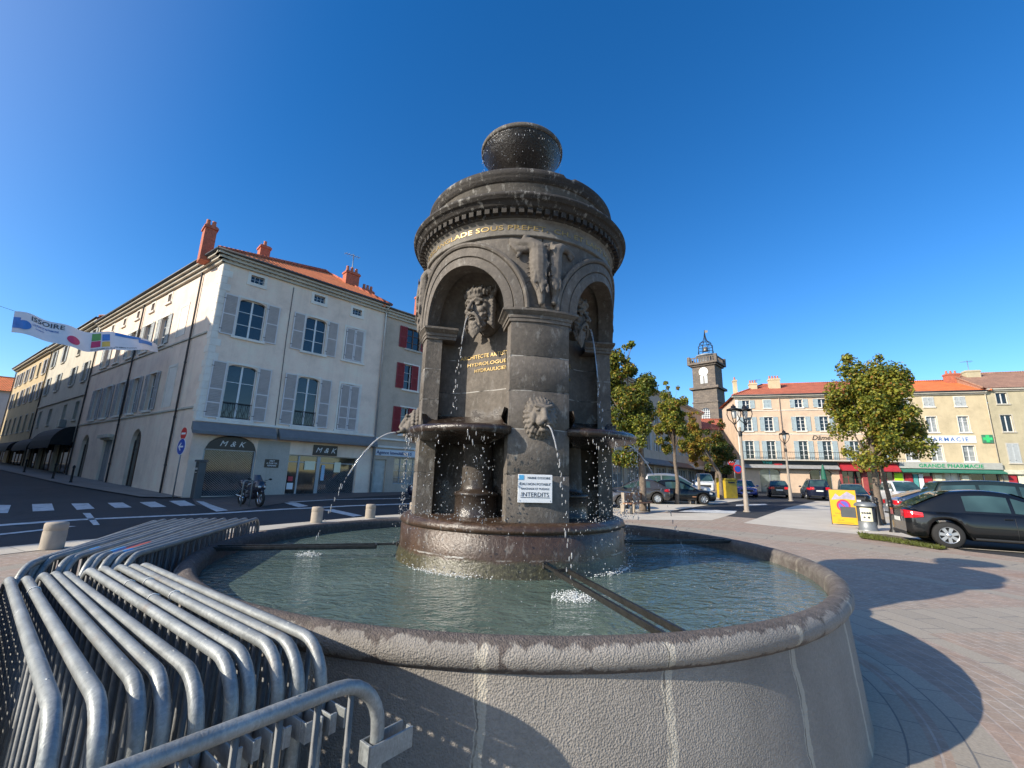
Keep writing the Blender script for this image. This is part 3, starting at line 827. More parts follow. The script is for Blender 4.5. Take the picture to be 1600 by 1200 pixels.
def sheet(name, poly, off, mat, origin=(0, 0), fine=1.0, kind='structure'):
    """flat sheet that follows the ground, cut into small faces"""
    import bmesh
    bm = bmesh.new(); vs = [bm.verts.new((x, y, 0)) for x, y in poly]; bm.faces.new(vs)
    bmesh.ops.triangulate(bm, faces=bm.faces[:])
    x0, x1 = min(p[0] for p in poly), max(p[0] for p in poly); y0, y1 = min(p[1] for p in poly), max(p[1] for p in poly)
    # slice with grid lines that match the ground sheet
    import itertools
    for ax, lo, hi in ((0, x0, x1), (1, y0, y1)):
        k = math.ceil(lo/fine)
        while k*fine < hi:
            co = [0, 0, 0]; co[ax] = k*fine; no = [0, 0, 0]; no[ax] = 1
            bmesh.ops.bisect_plane(bm, geom=bm.verts[:]+bm.edges[:]+bm.faces[:], plane_co=co, plane_no=no)
            k += 1
    bm.normal_update()
    for f in bm.faces:
        if f.normal.z < 0: f.normal_flip()
    for v in bm.verts: v.co.z = gzl(v.co.x, v.co.y)+off; v.co.x -= origin[0]; v.co.y -= origin[1]
    me = bpy.data.meshes.new(name); bm.to_mesh(me); bm.free(); me.materials.append(mat)
    o = link(name, me); o.location = (origin[0], origin[1], 0); o['kind'] = kind; return o

def disc(r, n=96, c=(CX, CY), a0=0, a1=2*pi): return [(c[0]+r*cos(a0+(a1-a0)*i/n), c[1]+r*sin(a0+(a1-a0)*i/n)) for i in range(n)]
def G(*pts): return [ground(*p) for p in pts]

# ring paving: round the fountain, cut on the left by the road
pav = [(-9.6, 3.0), (-8.3, 8.1), (-5.93, 12.0), (-4.3, 15.6), (-1.6, 18.6)]
pav += [(CX+q*sin(a), CY+q*cos(a)) for a, q in [(radians(4+i*4), 18.5 if 4+i*4 < 40 else (13.2+5.3*(60-4-i*4)/20 if 4+i*4 < 60 else 13.2)) for i in range(46)]]
pav += [(CX-4, CY-13), (-9.6, -6)]
sheet('paving', pav, .004, PAVING, (CX, CY), 1.0)
# pale kerb strip along the road
outer = [(-11.2, 3.0), (-8.95, 8.9), (-6.70, 12.6), (-4.75, 16.3), (-1.9, 19.7), (3.0, 20.6)]
inner = [(-9.6, 3.0), (-8.3, 8.1), (-5.93, 12.0), (-4.3, 15.6), (-1.6, 18.6), (3.0, 19.4)]
sheet('kerb', outer+inner[::-1], .012, KERB)
# pale plaza slabs behind, split by the paving spokes
sheet('plaza', [(3.0, 18.2), (4.4, 17.5), (8.3, 18.35), (11.4, 22.4), (7.2, 21.15), (3.0, 20.4)], .008, PLAZA)
sheet('plaza', [(9.2, 17.6), (10.4, 15.5), (13.0, 13.3), (16.5, 17.5), (26, 27.5), (33, 37), (24.5, 35.5), (17.0, 27.2), (12.4, 21.6)], .008, PLAZA)
sheet('kerb', [(10.9, 12.35), (16.5, 9.75), (16.45, 9.60), (10.85, 12.20)], .02, KERB)
# pavement strips under the trees
sheet('sidewalk', [(3.0, 20.6), (7.4, 21.5), (11.0, 26.0), (17.5, 33.5), (20, 37), (17, 38), (10, 29), (6, 24.2), (3, 22.6)], .012, PLAZA)
# forecourt by the shops and the side street pavement
sheet('sidewalk', G((306, 788), (357, 800), (442, 786), (560, 777), (650, 772), (650, 766), (580, 764), (420, 772), (300, 779)), .010, FORE)
e0 = (-15.70, 21.49); dL = (-.8235, .5673)
sheet('sidewalk', [(-16.2, 21.0)]+[(e0[0]+dL[0]*u+nx_*k, e0[1]+dL[1]*u+nx_*j) for u, k, j, nx_ in ((1, .567, .8235, -1.3), (11, .567, .8235, -2.0), (40, .567, .8235, -2.4), (60, .567, .8235, -2.5))]+[(e0[0]+dL[0]*60, e0[1]+dL[1]*60), (e0[0]+.1, e0[1])], .05, SIDEW)

def band(name, pts, w, mat=None, off=.008):
    P = [Vector(p) for p in pts]; L = []; Rr = []
    for i, p in enumerate(P):
        t = (P[min(i+1, len(P)-1)]-P[max(i-1, 0)]).normalized(); n = Vector((-t.y, t.x))
        L.append(tuple(p+n*w/2)); Rr.append(tuple(p-n*w/2))
    return sheet(name, L+Rr[::-1], off, mat or PAINT)
band('road_marking', G((-60, 826), (0, 821), (120, 812.5), (220, 808), (320, 803.5), (440, 796), (549, 790.5), (650, 787)), .42)
band('road_marking', G((-40, 839), (0, 835.5), (60, 829), (112, 822.5)), .22)
sheet('road_marking', G((129, 802), (141, 802), (156, 820.5), (146, 821)), .008, PAINT)
for q in (((-20, 789), (17, 789.5), (12, 802), (-28, 802)), ((50, 788), (81, 787), (85, 798), (51, 799.5)), ((111, 787), (138, 786.5), (148, 795), (120, 797)), ((168, 786), (192, 785.5), (206, 793), (180, 794)), ((218, 785), (242, 784), (260, 792), (236, 793)), ((264, 783), (288, 782), (306, 790), (282, 791))):
    sheet('road_marking', G(*q), .008, PAINT)
sheet('road_marking', G((306, 783), (318, 784), (357, 798), (338, 800)), .014, PAINT)
sheet('road_marking', G((444, 786), (462, 785.5), (482, 791), (466, 793)), .014, PAINT)
band('road_marking', G((452, 785), (520, 781), (640, 779)), .3, None, .014)
sheet('road_marking', G((503, 797), (520, 796), (566, 806), (552, 808)), .014, PAINT)
for q in (((1150, 789), (1195, 787.5), (1200, 789.5), (1150, 791)), ((1082, 796), (1152, 798.5), (1147, 803), (1060, 800))):
    sheet('road_marking', G(*q), .016, PAINT)
# ================================================================ crowd barriers
def galv():
    m, nt, b = newmat('galvanised_steel'); oi = nt.nodes.new('ShaderNodeObjectInfo'); va = nt.nodes.new('ShaderNodeVectorMath'); nt.links.new(objco(nt), va.inputs[0]); nt.links.new(comb(nt, mth(nt, 'MULTIPLY', oi.outputs['Random'], 37.), mth(nt, 'MULTIPLY', oi.outputs['Random'], 11.), 0.), va.inputs[1]); co = va.outputs[0]
    n = noise(nt, 9, 5, .65, mapping(nt, co, (.8, 2, 2))); n2 = noise(nt, 60, 3, .6, mapping(nt, co, (2.2, 1, 1)), 1.)
    c = ramp(nt, n, [(.3, (.20, .212, .21)), (.55, (.29, .305, .30)), (.75, (.39, .40, .385))])
    c = mix(nt, .5, c, ramp(nt, n2, [(.3, .3), (.7, .68)]), 'OVERLAY')
    sp = ramp(nt, noise(nt, 26, 4, .7, co), [(.66, 0.), (.72, 1.)]); c = mix(nt, mth(nt, 'MULTIPLY', sp, .5), c, (.62, .64, .62))
    rs = ramp(nt, noise(nt, 4, 5, .7, co), [(.60, 0.), (.70, 1.)]); c = mix(nt, mth(nt, 'MULTIPLY', rs, .5), c, (.22, .17, .13))
    c = mix(nt, .5, c, ramp(nt, oi.outputs['Random'], [(0., .40), (1., .56)]), 'OVERLAY')
    nt.links.new(c, b.inputs['Base Color']); b.inputs['Metallic'].default_value = .3
    nt.links.new(ramp(nt, n2, [(.3, .38), (.7, .58)]), b.inputs['Roughness'])
    bump(nt, b, mth(nt, 'ADD', n2, mth(nt, 'MULTIPLY', n, .6)), .22, .006); return m
GALV = galv(); DARKM = M('dark_steel', (.055, .058, .06), .55, .7, .3, 8, .1, 80)
PAINTB = M('barrier_blue', (.10, .35, .66), .5, 0, .2, 12); PAINTR = M('barrier_red', (.62, .12, .09), .5, 0, .2, 12)
BH = .95      # top rail centre

BARM = M('shade_toned_zinc', (.13, .132, .13), .6, .3, .3, 12, .1, 60)  # plain galvanised bars; their shade is put into a darker base colour
def rrect_path(L, z0, z1, r, seg=7):
    P = []
    for cx, cz, a0 in ((L-r, z1-r, pi/2), (L-r, z0+r, 0), (r, z0+r, -pi/2), (r, z1-r, pi)):
        for i in range(seg+1): a = a0-(pi/2)*i/seg; P.append((cx+r*cos(a), 0, cz+r*sin(a)))
    return P
def barrier_meshes(L, nbar, rad=.0185, rc=.14):
    out = {}
    mb = MB(); mb.tube(rrect_path(L, .16, BH, rc), rad, 12, closed=True)
    for x in (rc+.10, L-rc-.10): mb.ball((x, 0, BH+rad*.92), (.007, .004, .0025), 8, 5)
    out['frame'] = mb.mesh('frame', GALV)
    mb = MB(); mb.tube([(0, 0, .17), (0, 0, BH-.012)], .0085, 8); out['bar'] = mb.mesh('bar', BARM)
    mb = MB(); mb.tube([(0, -.25, .012), (0, -.22, .02), (0, -.04, .12), (0, 0, .165), (0, .04, .12), (0, .22, .02), (0, .25, .012)], .014, 8); out['foot'] = mb.mesh('foot', GALV)
    # hook: flat plates that clasp the upright and reach out
    mb = MB(); mb.bbox(-.03, .105, -.027, -.021, .0, .052, .001); mb.bbox(-.03, .105, .021, .027, .0, .052, .001); mb.bbox(-.036, -.028, -.027, .027, .0, .052, .001); mb.bbox(.096, .104, -.021, -.004, .0, .052, .001)
    out['hook'] = mb.mesh('hook', GALV)
    mb = MB(); mb.bbox(-.055, -.012, -.018, .018, 0, .035, .003); out['loop'] = mb.mesh('loop', GALV)
    xs = [.0+L*(i+1)/(nbar+1) for i in range(nbar)]
    return out, L, [x for x in xs]
def make_barrier(kit, label, group, p0, p1, name='crowd_barrier', hook=True, band=None):
    ms, L, xs = kit
    (x0, y0), (x1, y1) = p0, p1; rz = atan2(y1-y0, x1-x0)
    t = thing(name, label, 'barrier', (x0, y0, gz(x0, y0)), rz, group)
    link('frame', ms['frame'], t)
    for x in xs: link('bar', ms['bar'], t, (x, 0, 0))
    for x in (.22, L-.22): link('foot', ms['foot'], t, (x, 0, 0))
    if hook:
        for z in (.30, .735): link('hook', ms['hook'], t, (L, 0, z))
    for z in (.27, .70): link('loop', ms['loop'], t, (0, 0, z))
    if band:
        m = MB(); m.tube([(band[0], 0, BH), (band[1], 0, BH)], .0192, 12, cap=False); m.build('paint_band', band[2], t)
    return t
c4 = lambda x, y: (x*.35, 780+y*.35)
def onz(px, py, z):
    d = ray(px, py); t = (z-CAMH)/d[2]; return Vector((d[0]*t, d[1]*t))
KN = barrier_meshes(1.95, 20); KF = barrier_meshes(2.55, 24)
nL = [(45, 372), (120, 358), (205, 352), (255, 343), (300, 338), (410, 325), (465, 312), (540, 305), (590, 298), (640, 293)]
nR = [(215, 870), (425, 870), (560, 760), (670, 740), (830, 750), (960, 680), (1060, 670), (1180, 640), (1290, 640), (1390, 620)]
ordn = ['outermost', 'second from the left', 'third from the left', 'fourth from the left', 'fifth from the left', 'fifth from the basin', 'fourth from the basin', 'third from the basin', 'second from the basin', 'innermost']
for i, (a, b_) in enumerate(zip(nL, nR)):
    A = onz(*c4(*a), BH); B = onz(*c4(*b_), BH); c = (A+B)/2; d = (B-A).normalized()
    A2 = c-d*.975; B2 = c+d*.975
    lab = 'galvanised crowd barrier in the near stack, %s' % ordn[i]+(' beside the stone basin' if i == 9 else '')
    t = make_barrier(KN, lab, 'near stack of galvanised crowd barriers', A2, B2)
    if i in (1, 6, 7):
        m = MB()
        for k in ((.45,) if i == 1 else (.62, .98)):
            m.tube([(k+.004*sin(q), .021*cos(q*pi/4), BH+.021*sin(q*pi/4)) for q in range(9)], .0022, 5)
        if i != 1: m.tube([(.62, .02, BH), (.7, .03, BH-.05), (.98, .02, BH)], .002, 5)
        m.build('cable_tie', M('cable_tie', (.75, .74, .7), .5), t)
nA = onz(*c4(45, 372), BH); nB = onz(*c4(215, 870), BH); nd = (nB-nA).normalized(); nn = Vector((-.62, -.785)); nc = (nA+nB)/2
for i in range(12):      # the rest of the stack, left of the photo's edge; its bars shade the ones in view
    c = nc+nn*(.09+.085*i)-nd*(.62+.05*i); make_barrier(KN, 'galvanised crowd barrier of the near stack beyond the left edge of the photo', 'near stack of galvanised crowd barriers', c-nd*.975, c+nd*.975)
fL = [(105, 300), (150, 280), (190, 270), (235, 265), (290, 270), (340, 260), (400, 265), (440, 260), (500, 255), (540, 245), (590, 240), (650, 235)]
fR = [(700, 97), (740, 92), (785, 92), (822, 92), (862, 90), (897, 90), (930, 88), (965, 88), (1000, 90), (1045, 92), (1085, 92), (1130, 92)]
ordf = ['outermost by the road', 'second from the road', 'third from the road', 'fourth from the road', 'fifth from the road', 'sixth from the road', 'sixth from the basin', 'fifth from the basin', 'fourth from the basin', 'third from the basin', 'second from the basin', 'closest to the basin']
for i, (a, b_) in enumerate(zip(fL, fR)):
    A = onz(*c4(*a), BH); B = onz(*c4(*b_), BH); c = (A+B)/2; d = (B-A).normalized()
    bandc = {4: (.32, .45, PAINTB), 7: (.2, .38, PAINTB), 8: (.28, .62, PAINTR), 9: (.18, .3, PAINTB)}.get(i)
    t = make_barrier(KF, 'galvanised crowd barrier in the far stack, %s' % ordf[i], 'far stack of galvanised crowd barriers', c-d*1.275, c+d*1.275, band=bandc)
# the loose barrier that lies across the near stack
A = onz(160, 1198, BH+.02); B = onz(521, 1066, BH+.02); d = (B-A).normalized(); B2 = B+d*.15
make_barrier(KN, 'loose crowd barrier standing across the near stack with its hook towards the basin', None, B2-d*1.95, B2)
# ================================================================ vegetation
def leafmat(name, base, var=.35):
    m, nt, b = newmat(name)
    g = nt.nodes.new('ShaderNodeObjectInfo'); co = objco(nt)
    c = ramp(nt, noise(nt, 2.5, 4, .7, co), [(.3, tuple(k*(1-var) for k in base)), (.7, tuple(k*(1+var) for k in base))])
    nt.links.new(c, b.inputs['Base Color']); b.inputs['Roughness'].default_value = .5; b.inputs['Specular IOR Level'].default_value = .35
    t = nt.nodes.new('ShaderNodeBsdfTranslucent'); nt.links.new(mix(nt, .5, c, (base[0]*1.8, base[1]*1.7, base[2]*.6)), t.inputs['Color'])
    a = nt.nodes.new('ShaderNodeMixShader'); a.inputs[0].default_value = .35
    nt.links.new(b.outputs[0], a.inputs[1]); nt.links.new(t.outputs[0], a.inputs[2]); nt.links.new(a.outputs[0], nt.nodes['Material Output'].inputs[0]); return m
LV = [leafmat('leaf_green', (.125, .16, .026)), leafmat('leaf_dark', (.055, .080, .017)), leafmat('leaf_lime', (.29, .285, .04)), leafmat('leaf_gold', (.30, .20, .03)), leafmat('leaf_rust', (.25, .10, .03)), leafmat('leaf_olive', (.20, .175, .033))]
BARK = M('bark', (.16, .125, .095), .9, 0, .35, 9, .6, 30)
def tree(label, base, h_trunk, crown_c, crown_r, n, leaf, mixw, seed, rtrunk=.11, group='trees on the square', lean=(0, 0), bumps=12, name='maple_tree'):
    """trunk and limbs, crown of leaf clumps; crown_c (dx,dy,z), crown_r (rx,ry,rz)"""
    rr = random.Random(seed); t = thing(name, label, 'tree', (base[0], base[1], gz(*base)), 0, group)
    cx, cy, cz = crown_c; rx, ry, rz = crown_r
    tips = []
    mb = MB(); top = Vector((cx, cy, cz+.35*rz))
    tr = [Vector((lean[0]*k, lean[1]*k, 0)) for k in (0,)]
    p0 = Vector((0, 0, 0)); p1 = Vector((lean[0], lean[1], h_trunk)); path = [p0, p0.lerp(p1, .05), p0.lerp(p1, .5)+Vector((rr.gauss(0, .04), rr.gauss(0, .04), 0)), p1, p1.lerp(top, .5)+Vector((rr.gauss(0, .12), rr.gauss(0, .12), 0)), top]
    mb.tube(path, [rtrunk*1.35, rtrunk*1.08, rtrunk*.95, rtrunk*.85, rtrunk*.5, rtrunk*.12], 10)
    clumps = []
    for i in range(bumps*5):
        a = rr.uniform(0, 2*pi); e = math.asin(rr.uniform(-.95, 1)); k = rr.uniform(.3, .90)
        q = Vector((cx+rx*k*cos(a)*cos(e), cy+ry*k*sin(a)*cos(e), cz+rz*k*sin(e)))
        # egg shaped: narrower at the top
        f = (q.z-(cz-rz))/(2*rz); s = 1.0 if f < .5 else 1-.42*(f-.5)/.5
        q.x = cx+(q.x-cx)*s; q.y = cy+(q.y-cy)*s
        clumps.append((q, rr.uniform(.13, .30)*min(rx, rz), rr.random()))
        if i % 5 == 0:
            st = p1.lerp(top, rr.uniform(0, .75)); mid = st.lerp(q, .5)+Vector((rr.gauss(0, .1), rr.gauss(0, .1), rr.uniform(-.05, .2)))
            mb.tube([st, mid, q], [rtrunk*.38, rtrunk*.22, rtrunk*.06], 6)
    for i in range(4):          # stray top and side twigs
        a = rr.uniform(0, 2*pi); q = Vector((cx+rx*.3*cos(a), cy+ry*.3*sin(a), cz+rz*rr.uniform(.86, 1.0))); clumps.append((q, .10*rx, rr.random())); mb.tube([top, q], [rtrunk*.12, rtrunk*.04], 5)
    mb.build('trunk', BARK, t)
    mb = MB(); tot = sum(c[1]**2 for c in clumps)
    for q, r, tone in clumps:
        for i in range(int(n*r*r/tot)):
            u = Vector((rr.gauss(0, 1), rr.gauss(0, 1), rr.gauss(0, .8))); u = u.normalized()*r*(rr.random()**.4)
            p = q+u; s = leaf*rr.uniform(.6, 1.25)
            nrm = (u.normalized()*.6+Vector((rr.gauss(0, .5), rr.gauss(0, .5), rr.gauss(.4, .5)))).normalized()
            a = nrm.orthogonal().normalized(); a = Matrix.Rotation(rr.uniform(0, 2*pi), 3, nrm) @ a; b2 = nrm.cross(a)
            w = rr.random()*.75+tone*.25; acc = 0; mi = 0
            for k, wt in enumerate(mixw):
                acc += wt
                if w <= acc: mi = k; break
            fold = nrm*s*.22
            mb.add([p-a*s*.5, p+b2*s*.46+fold, p+a*s*.62, p-b2*s*.46+fold, p+a*.12*s], [(0, 4, 1), (1, 4, 2), (2, 4, 3), (3, 4, 0)] if s > .16 else [(0, 1, 2, 3)], mi)
    mb.build('crown', LV, t); return t
def tree_at(label, pb, px_l, px_r, py_top, py_bot, h_trunk_py, n, leaf, mixw, seed, rtrunk, **k):
    """base pixel on the ground, crown extents read from the photo at that distance"""
    x, y = ground(*pb); D = hypot(x, y); pc = ((px_l+px_r)/2, (py_top+py_bot)/2); zt = height_at(pc[0], py_top, x, y)-gz(x, y); zb = height_at(pc[0], py_bot, x, y)-gz(x, y)
    dl = ray(px_l, pc[1]); dr = ray(px_r, pc[1]); al, ar = atan2(dl[0], dl[1]), atan2(dr[0], dr[1]); am = (al+ar)/2; rx = D*math.tan((ar-al)/2)
    mx, my = D*sin(am), D*cos(am); hz = height_at(pb[0], h_trunk_py, x, y)-gz(x, y)
    return tree(label, (x, y), hz, (mx-x, my-y, (zt+zb)/2), (rx, rx*.95, (zt-zb)/2), n, leaf, mixw, seed, rtrunk, **k)
#              green dark lime gold rust olive
tree_at('round green and yellow maple with a pale trunk behind the ticket bin', (1378, 819), 1272, 1470, 548, 756, 730, 30000, .112, (.32, .10, .30, .09, .03, .16), 21, .13, bumps=17)
x, y = ground(1397, 818)
t = thing('bare_trunk', 'thin pale tree trunk standing close to the right of the round maple', 'tree', (x, y, gz(x, y)), 0)
mb = MB(); mb.tube([(0, 0, 0), (-.04, 0, .9), (-.12, .02, 1.9), (-.28, .02, 2.9)], [.10, .085, .08, .06], 10); mb.build('trunk', BARK, t)
tree_at('tall dark green tree close behind the fountain tower', (1005, 799), 918, 1032, 528, 742, 715, 21000, .125, (.36, .24, .14, .09, .03, .14), 22, .17, bumps=15)
tree_at('slim light green tree with a few bare top twigs', (1058, 788), 1016, 1088, 598, 722, 722, 11000, .125, (.35, .12, .26, .08, .02, .17), 23, .12, bumps=10)
tree_at('golden brown tree between the light green tree and the yellow container', (1128, 781), 1058, 1114, 644, 742, 742, 8000, .145, (.12, .12, .10, .36, .14, .16), 24, .15, bumps=9)
x, y = ground(1128, 780)
tree_at('dark shaded tree in front of the clock tower', (1122, 777), 1090, 1153, 654, 748, 745, 7500, .15, (.14, .55, .02, .08, .08, .13), 25, .15, bumps=9)

# ================================================================ street furniture
CONC = M('pale_concrete', (.36, .305, .24), .85, 0, .12, 5, .25, 60, dirt=.4, ds=2.)
POLE = M('lamp_pole', (.30, .25, .20), .6, 0, .12, 4, .1, 40); BLACK = M('black_iron', (.018, .019, .021), .45, .3, .2, 6, .05, 60)
GREY = M('grey_metal', (.22, .235, .24), .45, .4, .1, 4, .05, 40); DGREY = M('dark_grey_metal', (.075, .082, .088), .5, .2, .1, 4)
YEL = M('yellow_plastic', (.45, .31, .015), .5, 0, .15, 3, .1, 30, dirt=.35, ds=1.5); YELB = M('yellow_board', (.70, .38, .012), .45, 0, .06, 3)
GLASSL = M('lantern_glass', (.55, .56, .55), .2, 0, .05); RED = M('red_paint', (.60, .025, .02), .4, 0, .1); BLUE = M('blue_paint', (.015, .07, .40), .4, 0, .1)
WOOD = M('bench_wood', (.22, .10, .045), .6, 0, .3, 14, .2, 40); GREENP = M('green_canvas', (.015, .12, .075), .7, 0, .2, 5)

# bollards on the kerb strip
mb = MB(); mb.lathe([(.165, 0), (.165, .30), (.160, .31), (.160, .325), (.165, .335), (.165, .43), (.15, .455), (0, .465)], 28); me = mb.mesh('bollard', CONC)
for px, py, lab in ((80, 858, 'short stone bollard on the kerb left of the far barrier stack'), (494, 817, 'short stone bollard on the kerb beyond the end of the far barriers'), (578, 810, 'short stone bollard on the kerb below the second shop window'), (646, 805, 'short stone bollard on the kerb half hidden by the fountain tower')):
    x, y = ground(px, py); o = link('bollard', me, None, (x, y, gz(x, y)+.01)); o.rotation_euler = (0, 0, px); tag(o, lab, 'bollard', 'stone bollards along the kerb')

def lamp(label, px, py, heads, ptop, wpole):
    x, y = ground(px, py); zt = height_at(ptop[0], ptop[1], x, y)-gz(x, y)
    t = thing('street_lamp', label, 'street lamp', (x, y, gz(x, y)), 0, 'lantern posts on the square')
    mb = MB(); mb.lathe([(wpole*1.9, 0), (wpole*1.9, .05), (wpole*1.35, .08), (wpole*1.3, .9), (wpole*1.15, .95), (wpole, 1.0), (wpole*.72, zt-1.25)], 16); mb.build('post', POLE, t)
    mb = MB()
    for hx in heads: mb.tube([(0, 0, zt-1.6), (hx*.6, 0, zt-1.45), (hx, 0, zt-1.2), (hx, 0, zt-1.08)], .03, 8)
    mb.lathe([(wpole*.9, zt-1.75), (wpole*1.1, zt-1.6), (wpole*.6, zt-1.4)], 14); mb.build('bracket', BLACK, t)
    for hx in heads:
        mb = MB(); b0 = zt-1.1; c = (hx, 0)
        mb.lathe([(.0, zt), (.03, zt), (.04, zt-.06), (.12, zt-.10), (.13, zt-.2), (.34, zt-.27), (.36, zt-.33), (.30, zt-.34)], 20, c)
        for k in range(4):
            a = pi/4+k*pi/2; mb.tube([(hx+cos(a)*r, sin(a)*r, z) for r, z in ((.33, zt-.33), (.36, zt-.55), (.27, zt-.82), (.10, zt-1.0), (.04, b0))], .022, 6)
        mb.build('lantern', BLACK, t)
        mb = MB(); mb.lathe([(.13, zt-.34), (.14, zt-.5), (.10, zt-.75), (.0, zt-.8)], 14, c); mb.build('lamp_globe', GLASSL, t)
    return t
lamp('tall lamp post with two lanterns standing on the pale plaza', 1167, 800, (-.26, .34), (1150, 632), .09)
lamp('smaller single lantern post farther back by the parked cars', 1236, 783, (0,), (1221, 672), .095)

def sign_post(label, px, py, hz, discs, mat=GREY, name='road_sign', rz=.0, group=None, r=.03):
    x, y = ground(px, py); t = thing(name, label, 'road sign', (x, y, gz(x, y)), rz, group)
    mb = MB(); mb.tube([(0, .03, 0), (0, .03, hz)], r, 10); mb.build('pole', mat, t)
    return t
def disc_mb(z, r, y, n=32, x=0): return MB().prism([(x+r*cos(2*pi*i/n), z+r*sin(2*pi*i/n)) for i in range(n)], y, y+.012, lambda a, b, d: (a, d, b))
# no entry and blue arrow at the street corner
x, y = ground(268, 780); zr = height_at(290, 677.5, x, y)-gz(x, y); zb = height_at(286, 698, x, y)-gz(x, y)
t = sign_post('round no entry sign above a blue arrow sign at the corner of the shop', 268, 780, zr+.25, [], rz=-.55)
q = disc_mb(zr, .29, -.01); q.build('no_entry_disc', RED, t); mb = MB(); mb.bbox(-.21, .21, -.016, -.009, zr-.045, zr+.045, .004); mb.build('white_bar', WHITE, t)
disc_mb(zb, .40, -.010).build('arrow_rim', WHITE, t); disc_mb(zb, .37, -.016).build('arrow_disc', BLUE, t)
mb = MB(); mb.prism([(.22, zb+.04), (-.10, zb+.04), (.02, zb+.17), (-.06, zb+.19), (-.27, zb), (-.06, zb-.19), (.02, zb-.17), (-.10, zb-.04), (.22, zb-.04)], -.021, -.015, lambda a, b, d: (a, d, b)); mb.build('arrow', WHITE, t)
# parking meter
x, y = ground(305, 779); t = thing('ticket_machine', 'dark upright ticket machine between the corner and the shutter', 'ticket machine', (x, y, gz(x, y)), -.6)
mb = MB(); mb.bbox(-.20, .20, -.16, .16, 0, 1.72, .02); mb.bbox(-.25, .25, -.21, .21, 1.72, 1.82, .02); mb.build('cabinet', DGREY, t)
mb = MB(); mb.bbox(-.15, .15, -.17, -.16, 1.15, 1.5, .005); mb.build('panel', BLACK, t)
mb = MB(); mb.box(-.12, -.02, -.176, -.17, 1.34, 1.44); mb.box(.02, .12, -.176, -.17, 1.34, 1.44); mb.box(-.1, .1, -.176, -.17, 1.2, 1.25); mb.build('display', GLASSL, t)
# motorbike, three quarter front view, with a hoop rack beside it
def motorbike():
    x, y = ground(398, 791); t = thing('motorbike', 'black touring motorbike parked at the hoop rack in front of the shop', 'motorbike', (x-.35, y+.2, gz(x-.35, y+.2)), radians(-33))
    MP = M('bike_paint', (.025, .025, .035), .25, 0, .2, 4, coat=.6); CH = M('chrome', (.55, .56, .58), .2, 1., .05); RUB = M('rubber', (.014, .014, .014), .85)
    def wheel(xc):
        m = MB(); m.tube([(xc+.27*cos(2*pi*i/28), 0, .31+.27*sin(2*pi*i/28)) for i in range(28)], .055, 8, closed=True); w = m.build('wheel', RUB, t)
        m = MB(); m.tube([(xc+.2*cos(2*pi*i/24), 0, .31+.2*sin(2*pi*i/24)) for i in range(24)], .02, 6, closed=True)
        for k in range(5): a = 2*pi*k/5; m.tube([(xc, 0, .31), (xc+.2*cos(a), 0, .31+.2*sin(a))], .014, 5)
        m.build('rim', CH, w)
        m = MB(); m.tube([(xc+.13*cos(2*pi*i/20), .05, .31+.13*sin(2*pi*i/20)) for i in range(20)], .012, 5, closed=True); m.build('brake_disc', CH, w)
    wheel(.78); wheel(-.68)
    m = MB(); m.ball((.15, 0, .78), (.45, .22, .24)); m.ball((.52, 0, .80), (.34, .27, .30)); m.ball((.1, 0, .50), (.48, .22, .25)); m.ball((-.5, 0, .80), (.42, .17, .14)); m.ball((-.72, 0, .92), (.2, .2, .17)); f = fused(m, .03, 3); f.build('fairing', MP, t)
    m = MB(); m.ball((-.32, 0, .86), (.42, .15, .07)); m.build('seat', RUB, t)
    m = MB(); m.grid(lambda u, v: (.62-.22*v+.0*u-.1*(2*u-1)**2, (u-.5)*.42*(1-.35*v), .95+.34*v), 8, 6); m.build('windscreen', Mglass('bike_screen', (.06, .06, .07), .05), t)
    for s in (-1, 1):
        m = MB(); m.tube([(.78, s*.09, .31), (.58, s*.09, .85)], .024, 8); m.build('fork', CH, t)
        m = MB(); m.tube([(.45, s*.05, .95), (.42, s*.34, .98)], .016, 8); m.build('handlebar', RUB, t)
        m = MB(); m.tube([(.5, s*.2, 1.02), (.55, s*.4, 1.1)], .009, 6); m.ball((.56, s*.44, 1.11), (.03, .075, .04)); m.build('mirror', RUB, t)
        m = MB(); m.ball((.80, s*.09, .80), (.05, .07, .05)); m.build('headlight', GLASSL, t)
    m = MB(); m.tube([(-.2, -.16, .3), (-.75, -.2, .42)], [.05, .06], 10); m.build('exhaust', CH, t)
    m = MB(); m.tube([(.95, 0, .58), (.8, 0, .64), (.6, 0, .58)], .05, 8); m.build('mudguard', MP, t)
motorbike()
mb = MB(); mb.tube([(-.16, 0, 0), (-.16, 0, .95), (-.13, 0, 1.03), (-.06, 0, 1.06), (.06, 0, 1.06), (.13, 0, 1.03), (.16, 0, .95), (.16, 0, 0)], .03, 8)
x, y = ground(382, 792); o = mb.build('bike_hoop', GREY); o.location = (x, y, gz(x, y)); o.rotation_euler = (0, 0, .7); tag(o, 'grey steel hoop rack standing beside the motorbike', 'bike rack')

